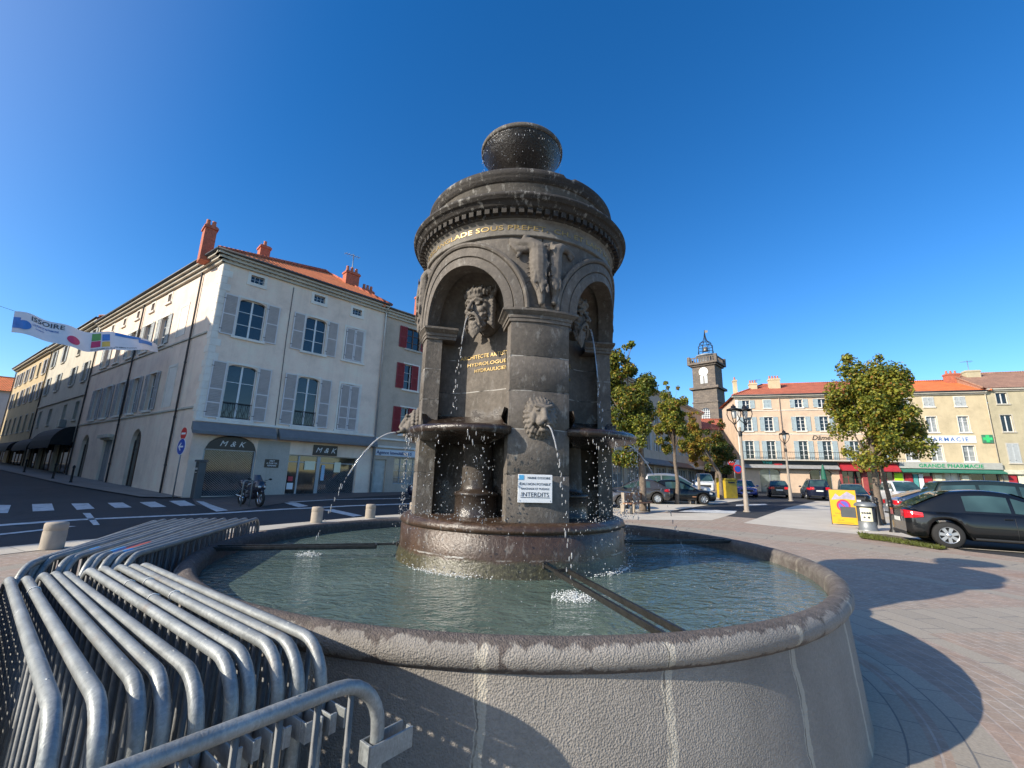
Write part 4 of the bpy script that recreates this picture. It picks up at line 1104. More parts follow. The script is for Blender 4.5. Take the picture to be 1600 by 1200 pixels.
# bench near the fountain and a second one under the trees
def bench(label, p0, p1, face, name='bench'):
    x0, y0 = ground(*p0); x1, y1 = ground(*p1); rz = atan2(y1-y0, x1-x0); L = hypot(x1-x0, y1-y0)
    t = thing(name, label, 'bench', (x0, y0, gz(x0, y0)+.012), rz, 'concrete and wood benches')
    for k in range(3):
        xx = L*k/2; mb = MB(); mb.prism([(-.02, 0), (.12, 0), (.14, .42), (.05, .46), (.09, .92), (-.05, .92), (-.06, .46)], xx-.06, xx+.06, lambda a, b, d: (d, a, b)); mb.build('leg', CONC, t)
    for k in range(2): mb = MB(); mb.bbox(L*k/2+.08, L*(k+1)/2-.08, .0, .045, .55, .90, .01); mb.build('backrest', WOOD, t)
    mb = MB(); mb.bbox(-.1, L+.1, -.42, .0, .43, .48, .01); mb.build('seat', WOOD, t)
    mb = MB()
    for xx in (.1, L-.1): mb.bbox(xx-.05, xx+.05, -.36, -.26, 0, .43, .01)
    mb.build('front_support', DARKM, t)
bench('brown bench with pale concrete legs right of the fountain tower', (975, 803), (1006, 799), 1)
bench('farther bench with red brown slats beside the stone planter', (1079, 788), (1098, 786), 1)
mb = MB(); mb.lathe([(.2, 0), (.28, .5), (.30, .62), (.25, .62), (.23, .5), (0, .5)], 20); x, y = ground(1114, 781); o = mb.build('planter', CONC); o.location = (x, y, gz(x, y)); tag(o, 'round pale stone planter left of the yellow container', 'planter')
for px, py, hh, lab in ((1094, 786, 1.9, 'tall grey wooden stake beside the farther bench'),):
    x, y = ground(px, py); o = MB().bbox(-.07, .07, -.07, .07, 0, hh, .01).build('wooden_post', M('grey_wood', (.33, .28, .22), .85, 0, .2, 8)); o.location = (x, y, gz(x, y)); tag(o, lab, 'post')
# yellow container
x, y = ground(1137, 779); t = thing('recycling_container', 'yellow recycling container standing under the dark tree', 'container', (x, y, gz(x, y)), .35); t.scale = (.85, .85, .9)
mb = MB(); mb.bbox(-.75, .75, -.55, .55, .05, 1.62, .06); mb.build('body', YEL, t)
mb = MB(); mb.bbox(-.78, .78, -.58, .58, 1.62, 1.78, .05); mb.build('lid', YEL, t)
mb = MB(); mb.bbox(-.4, .4, -.60, -.55, 1.34, 1.48, .01); mb.build('slot', BLACK, t)
x, y = ground(1146, 775); o = MB().bbox(-.6, .6, -.5, .5, .0, 1.05, .05).build('bin_body', DGREY); 
t = thing('wheeled_bin', 'dark wheeled bin with a yellow lid behind the yellow container', 'bin', (x+.6, y+2.5, gz(x, y)), .2); o.parent = t
mb = MB(); mb.prism([(-.65, 1.05), (.65, 1.05), (.62, 1.42), (-.55, 1.30)], -.5, .5, lambda a, b, d: (a, d, b)); mb.build('lid', M('yellow_lid', (.75, .68, .12), .5), t)
# yellow fair board (leaning a-board)
x, y = ground(1322, 821); t = thing('sign_board', 'tall yellow no parking board propped on the plaza', 'sign board', (x, y, gz(x, y)), -.62); t.scale = (.86, .86, .9)
BW, BHh = .50, 1.52
mb = MB(); mb.bbox(-BW, BW, -.015, .015, .05, BHh, .01); b_ = mb.build('board', YELB, t)
mb = MB(); mb.tube([(-BW, .0, .0), (-BW, 0, BHh)], .02, 6); mb.tube([(BW, .0, .0), (BW, 0, BHh)], .02, 6); mb.tube([(-BW, 0, BHh), (BW, 0, BHh)], .02, 6); mb.build('board_frame', DGREY, t)
MAUVE = M('print_mauve', (.36, .33, .42), .5, 0, .2, 6); PURP = M('print_blue', (.10, .10, .45), .5); 
mb = MB(); mb.prism([(-.44, 1.08), (-.25, 1.36), (-.12, 1.22), (.18, 1.45), (.45, 1.28), (.45, 1.10), (.08, 1.13)], -.021, -.016, lambda a, b, d: (a, d, b)); mb.build('printed_peaks', MAUVE, t)
disc_mb(.84, .26, -.024).build('red_ring', M('print_red', (.5, .02, .08), .5), t); disc_mb(.84, .19, -.030).build('blue_disc', PURP, t)
mb = MB(); T = Matrix.Translation((0, 0, .84)) @ Matrix.Rotation(.8, 4, 'Y'); mb.box(-.20, .20, -.036, -.029, -.026, .026, 0, T); mb.build('red_bar', MATS['print_red'], t)
mb = MB()
for s, xx, zz, k in (('STATIONNEMENT', -.05, .47, .075), ('DU 1', -.36, .36, .075), ('AU 30', -.16, .19, .075), ('MERCI DE VOTRE COMPREHENSION', 0, .10, .037)): addt(mb, line(s, k, xx, zz, t, INK, y=-.018))
mb.build('lettering', INK, t)
# grey litter bin with a poster
x, y = ground(1357, 829); t = thing('litter_bin', 'grey public bin with a cream notice and a domed lid', 'bin', (x, y, gz(x, y)), -.65)
mb = MB(); mb.lathe([(.40, 0), (.40, .06), (.36, .08), (.36, .42)], 28); mb.build('base', GREY, t)
mb = MB(); mb.lathe([(.35, .42), (.35, 1.10), (.33, 1.12)], 28); mb.build('body', DGREY, t)
mb = MB(); mb.lathe([(.44, 1.12), (.45, 1.17), (.38, 1.27), (.22, 1.33), (0, 1.34)], 28); mb.build('lid', GREY, t)
CREAM = M('cream_paper', (.80, .76, .55), .6, 0, .05)
mb = MB(); mb.grid(lambda u, v: (.357*sin((u-.5)*1.35), -.357*cos((u-.5)*1.35), .44+.62*v), 10, 2); n_ = mb.build('notice', CREAM, t)
mb = MB()
for k, (a, z) in enumerate([(-.42, .82), (-.16, .82), (.12, .82), (.38, .82), (-.25, .62), (.22, .62)]):
    mb.prism([(.05*cos(q*pi/6), z+.05*sin(q*pi/6)) for q in range(12)], 0, .004, lambda u, b, d, a=a: ((.359+d)*sin(a+u/.36), -(.359+d)*cos(a+u/.36), b))
mb.build('notice_print', DGREY, n_)
mb = MB(); mb.bbox(-.98, -.38, -.02, .02, .55, 1.05, .01); mb.build('side_panel', DGREY, t)
t.scale = (.74, .74, .74)
# black cast bollards by the parked car
mb = MB(); mb.lathe([(.15, 0), (.14, .05), (.10, .12), (.085, .5), (.07, .86), (.085, .88), (.085, .92), (.05, .95), (.075, 1.0), (.075, 1.05), (.04, 1.1), (0, 1.11)], 20); me = mb.mesh('cast_bollard', BLACK)
for px, py, lab in ((1398, 832, 'black cast iron bollard beside the rear of the black car'), (1374, 821, 'black cast iron bollard close behind the grey bin')):
    x, y = ground(px, py); o = link('cast_bollard', me, None, (x, y, gz(x, y))); tag(o, lab, 'bollard', 'black cast iron bollards')
# weedy verge
GRASS = leafmat('grass_blades', (.13, .15, .035)); vg = G((1340, 834), (1384, 836), (1450, 846), (1482, 859), (1468, 860), (1425, 850), (1345, 842))
sheet('verge', vg, .03, M('soil', (.14, .11, .07), .95, 0, .4, 6, .4, 40))
rr = random.Random(2); mb = MB()
for i in range(1500):
    k = rr.random(); a = Vector(vg[0]).lerp(Vector(vg[3]), k); b2 = Vector(vg[6]).lerp(Vector(vg[4]), k); p = a.lerp(b2, rr.random())
    hh = rr.uniform(.02, .10); an = rr.uniform(0, 2*pi); dx, dy = cos(an)*.018, sin(an)*.018; z = .03
    mb.add([(p.x-dx, p.y-dy, z), (p.x+dx, p.y+dy, z), (p.x+rr.gauss(0, .05), p.y+rr.gauss(0, .05), z+hh)], [(0, 1, 2)])
tag(mb.build('grass', GRASS), 'scruffy green grass on the verge behind the black car', 'grass', kind='stuff')
# distant road signs and signs by the side street
x, y = ground(1150, 775); t = sign_post('round blue and red no stopping signs on a pole by the corner shop', 1151, 774, 3.4, [])
disc_mb(2.45, .42, -.02, 24, .3).build('no_stopping_disc', RED, t); disc_mb(2.45, .30, -.03, 24, .3).build('blue_centre', BLUE, t); disc_mb(3.1, .34, -.02, 24, -.25).build('no_entry_disc', RED, t); MB().box(-.47, -.03, -.03, -.02, 3.04, 3.16).build('white_bar', WHITE, t)
# black street posts on the side street pavement
mb = MB(); mb.lathe([(.09, 0), (.06, .1), (.05, .85), (.08, .9), (.06, 1.0), (0, 1.05)], 12); me = mb.mesh('pavement_post', BLACK)
for (px, py), lab in (((110, 755), 'black post on the side street pavement beside the small arched door'), ((82, 749), 'black post on the side street pavement by the big dark awning'), ((37, 739), 'farthest black post on the side street pavement')):
    x, y = ground(px, py); o = link('pavement_post', me, None, (x, y, gz(x, y)+.05)); tag(o, lab, 'bollard', 'black posts along the side street')

# banner across the street
BAN = M('banner_cloth', (.74, .75, .80), .7, 0, .04, 3)
def banner():
    A = [(ray(8, 496), 26.)]
    # near end hangs towards the west side of the street, far end on the shop building
    d0 = ray(22, 502); d1 = ray(245, 541)
    p0 = Vector((d0[0], d0[1], d0[2]))*19.5+Vector((0, 0, CAMH)); p1 = Vector((d1[0], d1[1], d1[2]))*24.5+Vector((0, 0, CAMH))
    ax = (p1-p0); L = hypot(ax.x, ax.y); rz = atan2(ax.y, ax.x)
    t = thing('street_banner', 'white banner reading ISSOIRE strung across the side street', 'banner', p0, rz); sl_ = ax.z/L
    def S(u, v, off=0.):         # u along, v up
        w = .22*sin(u*5.2+.4)+.13*sin(u*13)+.05*sin(u*29+v*2)
        tw = .5*u*u
        hgt = (v-.5)*1.05*(1-.55*max(0, u-.62)/.38*1.)
        return (u*L, off+w+hgt*tw*.5+.25*hgt, sl_*u*L+hgt+.10*sin(u*11)+.05*sin(u*23)-.25*sin(pi*u))
    mb = MB(); mb.grid(lambda u, v: S(u, v), 60, 8); mb.build('cloth', BAN, t)
    def patch(name, u0, u1, v0, v1, mat, n=14, ell=False, off=-.018):
        m = MB()
        if ell: m.add([S((u0+u1)/2, (v0+v1)/2, off)]+[S((u0+u1)/2+(u1-u0)/2*cos(2*pi*i/24), (v0+v1)/2+(v1-v0)/2*sin(2*pi*i/24), off) for i in range(24)], [(0, 1+i, 1+(i+1) % 24) for i in range(24)])
        else: m.grid(lambda u, v: S(u0+(u1-u0)*u, v0+(v1-v0)*v, off), n, 4)
        m.build(name, mat, t)
    BB = M('banner_blue', (.05, .22, .60), .6); 
    patch('blue_corner', .0, .045, .22, .72, BB); patch('blue_swash', .02, .115, .2, .62, BB, ell=True, off=-.026)
    patch('red_oval', .33, .42, .15, .55, M('banner_red', (.55, .05, .15), .6), ell=True)
    patch('green_tile', .50, .56, .55, .92, M('banner_green', (.12, .33, .10), .6)); patch('red_tile', .50, .56, .2, .52, MATS['banner_red']); patch('blue_tile', .57, .625, .5, .85, BB); patch('yellow_tile', .57, .625, .18, .45, M('banner_yellow', (.62, .45, .10), .6))
    patch('blue_edge', .66, .84, .82, .99, BB); patch('blue_tag', .82, .94, .55, .85, BB)
    def word(s, u0, u1, v, hv, mat, name):
        c = text_mb(s, 1., .0, 'LEFT', bold=.01); w = max(q[0] for q in c.v); m = MB(); m.add([S(u0+(u1-u0)*q[0]/w, v+q[2]*hv, -.022) for q in c.v], c.f); m.build(name, mat, t)
    word('ISSOIRE', .105, .31, .70, .30, M('banner_grey', (.10, .13, .16), .6), 'lettering')
    word('CULTURE ET PATRIMOINE', .12, .28, .50, .12, BB, 'lettering'); word('www', .14, .20, .36, .10, BB, 'lettering')
    word('PROGRAMME EN VILLE', .50, .66, .05, .10, MATS['banner_grey'], 'lettering'); word('ANIMATIONS', .66, .80, .12, .10, MATS['banner_grey'], 'lettering')
    mb = MB(); a = Vector(S(0, 1)); b2 = Vector(S(1, .9)); mb.tube([a+Vector((-4, 0, .5)), a, ], .008, 5); mb.tube([b2, b2+Vector((2.6, .4, .4))], .008, 5); mb.build('rope', DGREY, t)
banner()
# ================================================================ buildings
def tiles(name, base):
    m, nt, b = newmat(name); co = objco(nt); x, y, z = sep(nt, co)
    wv = nt.nodes.new('ShaderNodeTexWave'); wv.wave_type = 'BANDS'; wv.bands_direction = 'X'; wv.inputs['Scale'].default_value = 1.35; wv.inputs['Distortion'].default_value = .25
    nt.links.new(co, wv.inputs['Vector'])
    rows = mth(nt, 'FRACT', mth(nt, 'MULTIPLY', y, 2.6))
    n = noise(nt, 1.2, 5, .7, co); n2 = noise(nt, 9, 3, .7, co)
    c = ramp(nt, n, [(.3, tuple(k*.75 for k in base)), (.7, tuple(k*1.2 for k in base))])
    c = mix(nt, .6, c, ramp(nt, n2, [(.3, .25), (.7, .75)]), 'OVERLAY')
    c = mix(nt, mth(nt, 'MULTIPLY', mth(nt, 'LESS_THAN', rows, .1), .45), c, tuple(k*.35 for k in base))
    nt.links.new(c, b.inputs['Base Color']); b.inputs['Roughness'].default_value = .85
    bump(nt, b, mth(nt, 'ADD', wv.outputs['Fac'], mth(nt, 'MULTIPLY', rows, .4)), .9, .06); return m
TILE_O = tiles('roof_tiles_orange', (.70, .19, .055)); TILE_R = tiles('roof_tiles_red', (.46, .13, .07)); TILE_B = tiles('roof_tiles_brown', (.34, .19, .13))
def plaster(name, base, dirt=.35, var=.06):
    m, nt, b = newmat(name); co = objco(nt)
    c = ramp(nt, noise(nt, .7, 6, .7, co), [(.28, tuple(k*(.86-var) for k in base)), (.5, base), (.75, tuple(min(.85, k*(1.08+var)) for k in base))])
    st = ramp(nt, noise(nt, 1.6, 6, .7, mapping(nt, co, (1, 1, .07))), [(.5, 0.), (.72, 1.)]); c = mix(nt, mth(nt, 'MULTIPLY', st, dirt*.75), c, tuple(k*.52 for k in base))
    pa = ramp(nt, noise(nt, .45, 5, .75, mapping(nt, co, (1, 1, .8), (0, 0, 0), (7, 3, 1))), [(.56, 0.), (.60, 1.)]); c = mix(nt, mth(nt, 'MULTIPLY', pa, dirt*.35), c, tuple(k*.74 for k in base))
    c = mix(nt, .25, c, ramp(nt, noise(nt, 18, 4, .7, co), [(.3, .3), (.7, .68)]), 'OVERLAY')
    nt.links.new(c, b.inputs['Base Color']); b.inputs['Roughness'].default_value = .92
    bump(nt, b, noise(nt, 14, 5, .7, co), .18, .02); return m
P_CREAM = plaster('plaster_cream', (.84, .665, .53)); P_TAN = plaster('plaster_tan', (.52, .42, .325)); P_GREYB = plaster('plaster_greybeige', (.54, .50, .41), .5); P_YEL = plaster('plaster_yellow', (.50, .39, .23), .45)
P_PINK = plaster('plaster_pink', (.63, .465, .33), .2); P_PALE = plaster('plaster_pale_yellow', (.57, .47, .30), .25); P_OLIVE = plaster('plaster_olive', (.48, .42, .28), .4); P_DIRTY = plaster('plaster_old', (.36, .33, .28), .6); P_WHITE = plaster('plaster_white', (.72, .70, .66), .2)
TRIM = plaster('trim_white', (.78, .72, .63), .25); TRIMG = plaster('trim_stone', (.52, .48, .40), .4)
def shutmat(name, base):
    m, nt, b = newmat(name); co = objco(nt); x, y, z = sep(nt, co)
    n = noise(nt, 3, 4, .6, co); nt.links.new(ramp(nt, n, [(.3, tuple(k*.9 for k in base)), (.7, tuple(k*1.08 for k in base))]), b.inputs['Base Color'])
    b.inputs['Roughness'].default_value = .6
    bump(nt, b, mth(nt, 'FRACT', mth(nt, 'MULTIPLY', z, 17.)), .6, .02); return m
S_LAV = shutmat('shutter_lavender', (.44, .41, .40)); S_RED = shutmat('shutter_red', (.23, .022, .03)); S_WHITE = shutmat('shutter_white', (.52, .55, .55)); S_BLUE = shutmat('shutter_blue', (.42, .51, .54)); S_GREY = shutmat('shutter_grey', (.40, .40, .42))
FRAMEW = M('frame_white', (.72, .72, .70), .5, 0, .05, 4); FRAMEB = M('frame_brown', (.12, .06, .035), .6, 0, .2, 6); FRAMEG = M('frame_grey', (.34, .36, .38), .45, .3, .05)
SHF = {'shutter_lavender': M('shutter_frame_lavender', (.66, .62, .60), .6, 0, .05), 'shutter_red': M('shutter_frame_red', (.27, .03, .04), .6, 0, .08), 'shutter_grey': M('shutter_frame_grey', (.48, .48, .49), .6)}
GL = Mglass('window_glass'); GLS = Mglass('shop_glass', (.02, .022, .024), .05)
BRICK = M('chimney_brick', (.42, .13, .075), .9, 0, .3, 9, .4, 30); POTS = M('chimney_pot', (.45, .16, .09), .85, 0, .2, 9)
PIPE = M('down_pipe', (.075, .075, .078), .5, .4, .15, 3); AWN = M('awning_grey', (.165, .165, .165), .8, 0, .1, 3); AWNB = M('awning_black', (.012, .012, .014), .8, 0, .2, 3); SIGNB = M('sign_black', (.01, .01, .011), .35, 0, .1)
INTER = M('shop_interior', (.10, .085, .07), .9, 0, .6, 1.6)

class Fac:
    """one facade: x along the wall, y into the building, z up; parts hang on the building Empty"""
    def __init__(s, parent, T=None): s.p = parent; s.T = T
    def put(s, name, mb, mat, parent=None):
        o = mb.build(name, mat, parent or s.p)
        if parent is None and s.T is not None: o.matrix_local = s.T
        return o
    def wall(s, x0, x1, z0, z1, ops, mat, reveal=.22, name='wall', arches=()):
        mb = MB(); X = sorted({x0, x1, *[v for o in ops for v in o[:2]]}); Z = sorted({z0, z1, *[v for o in ops for v in o[2:4]]})
        for i in range(len(X)-1):
            for j in range(len(Z)-1):
                cx, cz = (X[i]+X[i+1])/2, (Z[j]+Z[j+1])/2
                if any(o[0] < cx < o[1] and o[2] < cz < o[3] for o in ops): continue
                mb.add([(X[i], 0, Z[j]), (X[i+1], 0, Z[j]), (X[i+1], 0, Z[j+1]), (X[i], 0, Z[j+1])], [(0, 1, 2, 3)])
        for o in ops:
            a, b2, c, d = o[:4]; rise = o[4] if len(o) > 4 else 0; r = reveal
            mb.add([(a, 0, c), (a, r, c), (a, r, d), (a, 0, d)], [(0, 1, 2, 3)]); mb.add([(b2, 0, c), (b2, r, c), (b2, r, d), (b2, 0, d)], [(3, 2, 1, 0)])
            mb.add([(a, 0, c), (b2, 0, c), (b2, r, c), (a, r, c)], [(0, 1, 2, 3)]); mb.add([(a, 0, d), (b2, 0, d), (b2, r, d), (a, r, d)], [(3, 2, 1, 0)])
            if rise:           # fill above an arched head
                n = 14; pts = []
                for k in range(n+1):
                    t = -1+2*k/n; pts.append(((a+b2)/2+t*(b2-a)/2, d-rise+rise*sqrt(max(0, 1-t*t))))
                for (xa, za), (xb, zb) in zip(pts, pts[1:]):
                    mb.add([(xa, 0, za), (xb, 0, zb), (xb, 0, d), (xa, 0, d)], [(0, 1, 2, 3)]); mb.add([(xa, 0, za), (xb, 0, zb), (xb, r, zb), (xa, r, za)], [(3, 2, 1, 0)])
        return s.put(name, mb, mat)
    def box(s, name, x0, x1, y0, y1, z0, z1, mat, bv=.012): return s.put(name, MB().bbox(x0, x1, y0, y1, z0, z1, bv), mat)
    def window(s, a, b, c, d, cols=2, rows=3, fm=None, gm=None, y=.15, name='window', transom=None):
        fm = fm or FRAMEW; w = .05; mb = MB()
        mb.box(a, a+w, y, y+.06, c, d); mb.box(b-w, b, y, y+.06, c, d); mb.box(a+w, b-w, y, y+.06, c, c+w); mb.box(a+w, b-w, y, y+.06, d-w, d)
        for k in range(1, cols): x = a+(b-a)*k/cols; ww = .045 if k == cols/2 else .02; mb.box(x-ww, x+ww, y-.005, y+.055, c+w, d-w)
        zz = [c+(d-c)*k/rows for k in range(1, rows)]+([transom] if transom else [])
        for z in zz: mb.box(a+w, b-w, y+.004, y+.05, z-.016, z+.016)
        o = s.put(name, mb, fm)
        MB().add([(a+.01, y+.04, c+.01), (b-.01, y+.04, c+.01), (b-.01, y+.04, d-.01), (a+.01, y+.04, d-.01)], [(0, 1, 2, 3)]).build('pane', gm or GL, o)
        return o
    def surround(s, a, b, c, d, mat, w=.16, pr=.025, sill=True):
        mb = MB()
        mb.box(a-w, a, -pr, .02, c, d+w); mb.box(b, b+w, -pr, .02, c, d+w); mb.box(a, b, -pr, .02, d, d+w)
        s.put('surround', mb, mat)
        if sill: s.put('sill', MB().bbox(a-w-.05, b+w+.05, -.10, .02, c-.13, c, .015), mat)
    def shutter(s, a, b, c, d, mat, ang=0.):
        mb = MB(); w = .06; m = .0
        mb.box(a, b, -.045, -.025, c, d); n = int((d-c)/.085)
        for k in range(n): z = c+w+(d-c-2*w)*k/n; mb.add([(a+w, -.046, z), (b-w, -.046, z), (b-w, -.058, z+.045), (a+w, -.058, z+.045)], [(0, 1, 2, 3)])
        for x0, x1 in ((a, a+w), (b-w, b)): mb.box(x0, x1, -.064, -.022, c, d, 1)
        for z in (c, (c+d)/2-w/2, d-w): mb.box(a+w, b-w, -.062, -.024, z, z+w, 1)
        for z in (c+.25, d-.3): mb.box(a-.03, a+.10, -.070, -.063, z, z+.03, 2)
        if d-c > 2.4:
            mb.box(a+w, b-w, -.062, -.024, c+(d-c)*.25, c+(d-c)*.25+w, 1)
        return s.put('shutter', mb, [mat, SHF.get(mat.name, mat), PIPE])
    def genoise(s, x0, x1, z, mat, proj=.42, rows=3, ends=(0, 0), d0=0.):
        mb = MB()
        for r in range(rows):
            p = proj*(r+1)/rows; z0 = z-.16*(rows-r)
            mb.box(x0-ends[0]*p, x1+ends[1]*p, -p, d0+.05*r, z0, z0+.10)
            n = int((x1-x0+ends[0]*p+ends[1]*p)/.26)
            for k in range(n):
                x = x0-ends[0]*p+(k+.5)*(x1-x0+ends[0]*p+ends[1]*p)/n
                mb.prism([(x+.10*cos(q*pi/4), z0+.10+.06*sin(q*pi/4)) for q in range(5)], -p-.012, -p+.09, lambda a, b, d: (a, d, b))
            mb.box(x0-ends[0]*p, x1+ends[1]*p, -p+.05, d0+.05*r+.01, z0+.10, z0+.16)
        return s.put('cornice', mb, mat)
    def pipe(s, x, z0, z1, y=-.09, r=.05, mat=None):
        mb = MB(); mb.tube([(x, y, z0), (x, y, z1-.35), (x, y-.05, z1-.2), (x, y-.3, z1)], r, 8)
        for z in (z0+1.5, z0+4, z0+7): mb.tube([(x, y, z), (x, y, z+.06)], r*1.35, 8)
        return s.put('drain_pipe', mb, mat or PIPE)
    def gutter(s, x0, x1, z, y=-.5): return s.put('gutter', MB().tube([(x0, y, z), (x1, y, z)], .075, 8), PIPE)
    def text(s, txt, size, x, z, mat, y=-.03, name='lettering', parent=None, **k):
        t = text_mb(txt, size, .006, **k); t.v = [(v[0]+x, v[1]+y, v[2]+z) for v in t.v]; return s.put(name, t, mat, parent)

def chimney(parent, pos_world, w, d, ztop, zbase, mat, pots=2, rz=0., potmat=None):
    M_ = parent.matrix_world.inverted() if False else (Matrix.Translation(parent.location) @ Matrix.Rotation(parent.rotation_euler.z, 4, 'Z')).inverted()
    p = M_ @ Vector((pos_world[0], pos_world[1], 0))
    mb = MB(); mb.bbox(p.x-w/2, p.x+w/2, p.y-d/2, p.y+d/2, zbase, ztop, .01); mb.bbox(p.x-w/2-.06, p.x+w/2+.06, p.y-d/2-.06, p.y+d/2+.06, ztop-.22, ztop-.08, .01)
    o = mb.build('chimney', mat, parent)
    for k in range(pots):
        m = MB(); cx = p.x-w/2+(k+.5)*w/pots; m.lathe([(.13, ztop-.02), (.12, ztop+.1), (.09, ztop+.35), (.11, ztop+.4), (.0, ztop+.4)], 12, (cx, p.y)); m.build('chimney_pot', potmat or POTS, o)
    return o
def onz3(px, py, z):
    d = ray(px, py); t = (z-CAMH)/d[2]; return (d[0]*t, d[1]*t)
def hip_roof(parent, x0, x1, y0, y1, ze, rise, mat, hipl=True, hipr=True, T=None, over=.5):
    x0 -= over; x1 += over; y0 -= over; y1 += over; ym = (y0+y1)/2; hl = (y1-y0)/2 if hipl else 0; hr = (y1-y0)/2 if hipr else 0
    A, B, C, D = (x0, y0, ze), (x1, y0, ze), (x1, y1, ze), (x0, y1, ze); E_, F_ = (x0+hl*.9, ym, ze+rise), (x1-hr*.9, ym, ze+rise)
    fs = [[A, B, F_, E_], [C, D, E_, F_], [D, A, E_], [B, C, F_]]
    mb = MB()
    for f in fs: mb.add(f, [tuple(range(len(f)))])
    mb.add([A, B, C, D], [(3, 2, 1, 0)])
    o = mb.build('roof', mat, parent)
    if T is not None: o.matrix_local = T
    m = MB()
    for a, b in ((E_, F_), (A, E_), (B, F_)):
        m.tube([Vector(a)+Vector((0, 0, .03)), Vector(b)+Vector((0, 0, .03))], .11, 6)
    m.build('ridge_tiles', mat, o)
    return o
def house(name, label, origin, rz): return thing(name, label, 'building', (origin[0], origin[1], 0), rz)
def shell(parent, pts, z0, z1, mat, T=None):
    """remaining outer walls as an open strip of (x,y) points"""
    mb = MB()
    for (a, b), (c, d) in zip(pts, pts[1:]): mb.add([(a, b, z0), (c, d, z0), (c, d, z1), (a, b, z1)], [(0, 1, 2, 3)])
    o = mb.build('back_wall', mat, parent)
    if T is not None: o.matrix_local = T
    return o
def antenna(parent, pos_world, z0, h):
    Mi = (Matrix.Translation(parent.location) @ Matrix.Rotation(parent.rotation_euler.z, 4, 'Z')).inverted(); p = Mi @ Vector((pos_world[0], pos_world[1], 0))
    mb = MB(); mb.tube([(p.x, p.y, z0), (p.x, p.y, z0+h)], .03, 6); mb.tube([(p.x-.7, p.y, z0+h*.92), (p.x+.5, p.y, z0+h*.96)], .02, 5)
    for k in range(6): mb.tube([(p.x-.6+k*.2, p.y-.25, z0+h*.925), (p.x-.6+k*.2, p.y+.25, z0+h*.925)], .012, 4)
    mb.build('antenna', GREY, parent)

P0 = (-15.70, 21.49); AZA, AZB = .778, -.968
# ---------------------------------------------------------------- corner building with the M & K shop
H1 = house('corner_building', 'cream corner building with lavender shutters and two black M & K shop signs', P0, pi/2-AZA)
WA = Matrix.Translation((P0[0], P0[1], 0)) @ Matrix.Rotation(pi/2-AZA, 4, 'Z')
dB = Vector((sin(AZB), cos(AZB))); rzB = atan2(-dB.y, -dB.x)
WB = Matrix.Translation((P0[0], P0[1], 0)) @ Matrix.Rotation(rzB, 4, 'Z'); TB = WA.inverted() @ WB
fa = Fac(H1); fb = Fac(H1, TB)
ops = [(1.35, 2.03, 11.75, 12.19), (4.83, 5.50, 11.75, 12.19), (7.33, 7.95, 11.65, 12.07)]
W2 = [(1.02, 2.34, 8.52, 10.70, .18), (4.56, 5.80, 8.52, 10.70, .18), (7.05, 8.28, 8.52, 10.70, .18)]
W1 = [(1.0, 2.38, 4.08, 6.98, .18), (4.55, 5.79, 4.08, 6.98, .18), (7.10, 8.36, 4.08, 6.98, .18)]
SH = [(.57, 2.93, .17, 3.22, .78), (4.62, 8.66, .20, 2.42)]
fa.wall(0, 9.75, -.2, 12.45, ops+W2+W1+SH, P_CREAM)
for o in ops: fa.window(*o[:4], 3, 2, FRAMEG, GL, .12); fa.surround(*o[:4], TRIM, .15, .02, False); fa.put('sill', MB().bbox(o[0]-.17, o[1]+.17, -.05, .02, o[2]-.19, o[2], .01), TRIM)
for k, (w2, w1) in enumerate(zip(W2, W1)):
    for (a, b, c, d, r), up in ((w2, 1), (w1, 0)):
        fa.surround(a, b, c, d, TRIM, .12)
        if k < 2:
            fa.window(a, b, c, d, 2, 3 if up else 1, FRAMEW, GL, transom=None if up else d-.95)
            sw = .66; fa.shutter(a-.06-sw, a-.06, c-.02, d+.04, S_LAV); fa.shutter(b+.06, b+.06+sw, c-.02, d+.04, S_LAV)
            if not up:
                mb = MB(); mb.box(a, b, -.0, .02, c+.82, c+.86); mb.box(a, b, 0, .02, c+.06, c+.09)
                for q in range(9):
                    x = a+.08+(b-a-.16)*q/8; mb.tube([(x, .01, c+.08), (x+.06*(-1)**q, .01, c+.3), (x-.05*(-1)**q, .01, c+.55), (x, .01, c+.83)], .012, 5)
                fa.put('balcony_rail', mb, BLACK)
        else:
            m = (a+b)/2; fa.shutter(a+.02, m-.01, c+.02, d-.05, S_LAV); fa.shutter(m+.01, b-.02, c+.02, d-.05, S_LAV)
            fa.put('blind_back', MB().box(a, b, .14, .16, c, d), GL)
fa.genoise(0, 9.75, 12.88, TRIMG, .45, 3, (1, 0))
fa.gutter(-.5, 9.75, 12.90, -.52); fa.pipe(9.68, 0, 12.75, -.08, .06, M('zinc', (.42, .43, .44), .4, .6, .1))
fa.put('cable', MB().tube([(3.6, -.02, 12.2), (3.58, -.02, 9), (3.63, -.02, 6), (3.66, -.02, 3.9)], .018, 5), PIPE)
# quoins
mb = MB()
for k in range(22):
    z0 = 3.95+k*.385; w = .30 if k % 2 else .48; mb.bbox(0, w, -.022, .02, z0, z0+.375, .008)
fa.put('quoins', mb, TRIM)
mb = MB()
for k in range(22):
    z0 = 3.95+k*.385; w = .48 if k % 2 else .30; mb.bbox(-w, -.0, -.022, .02, z0, z0+.375, .008)
fb.put('quoins', mb, TRIM)
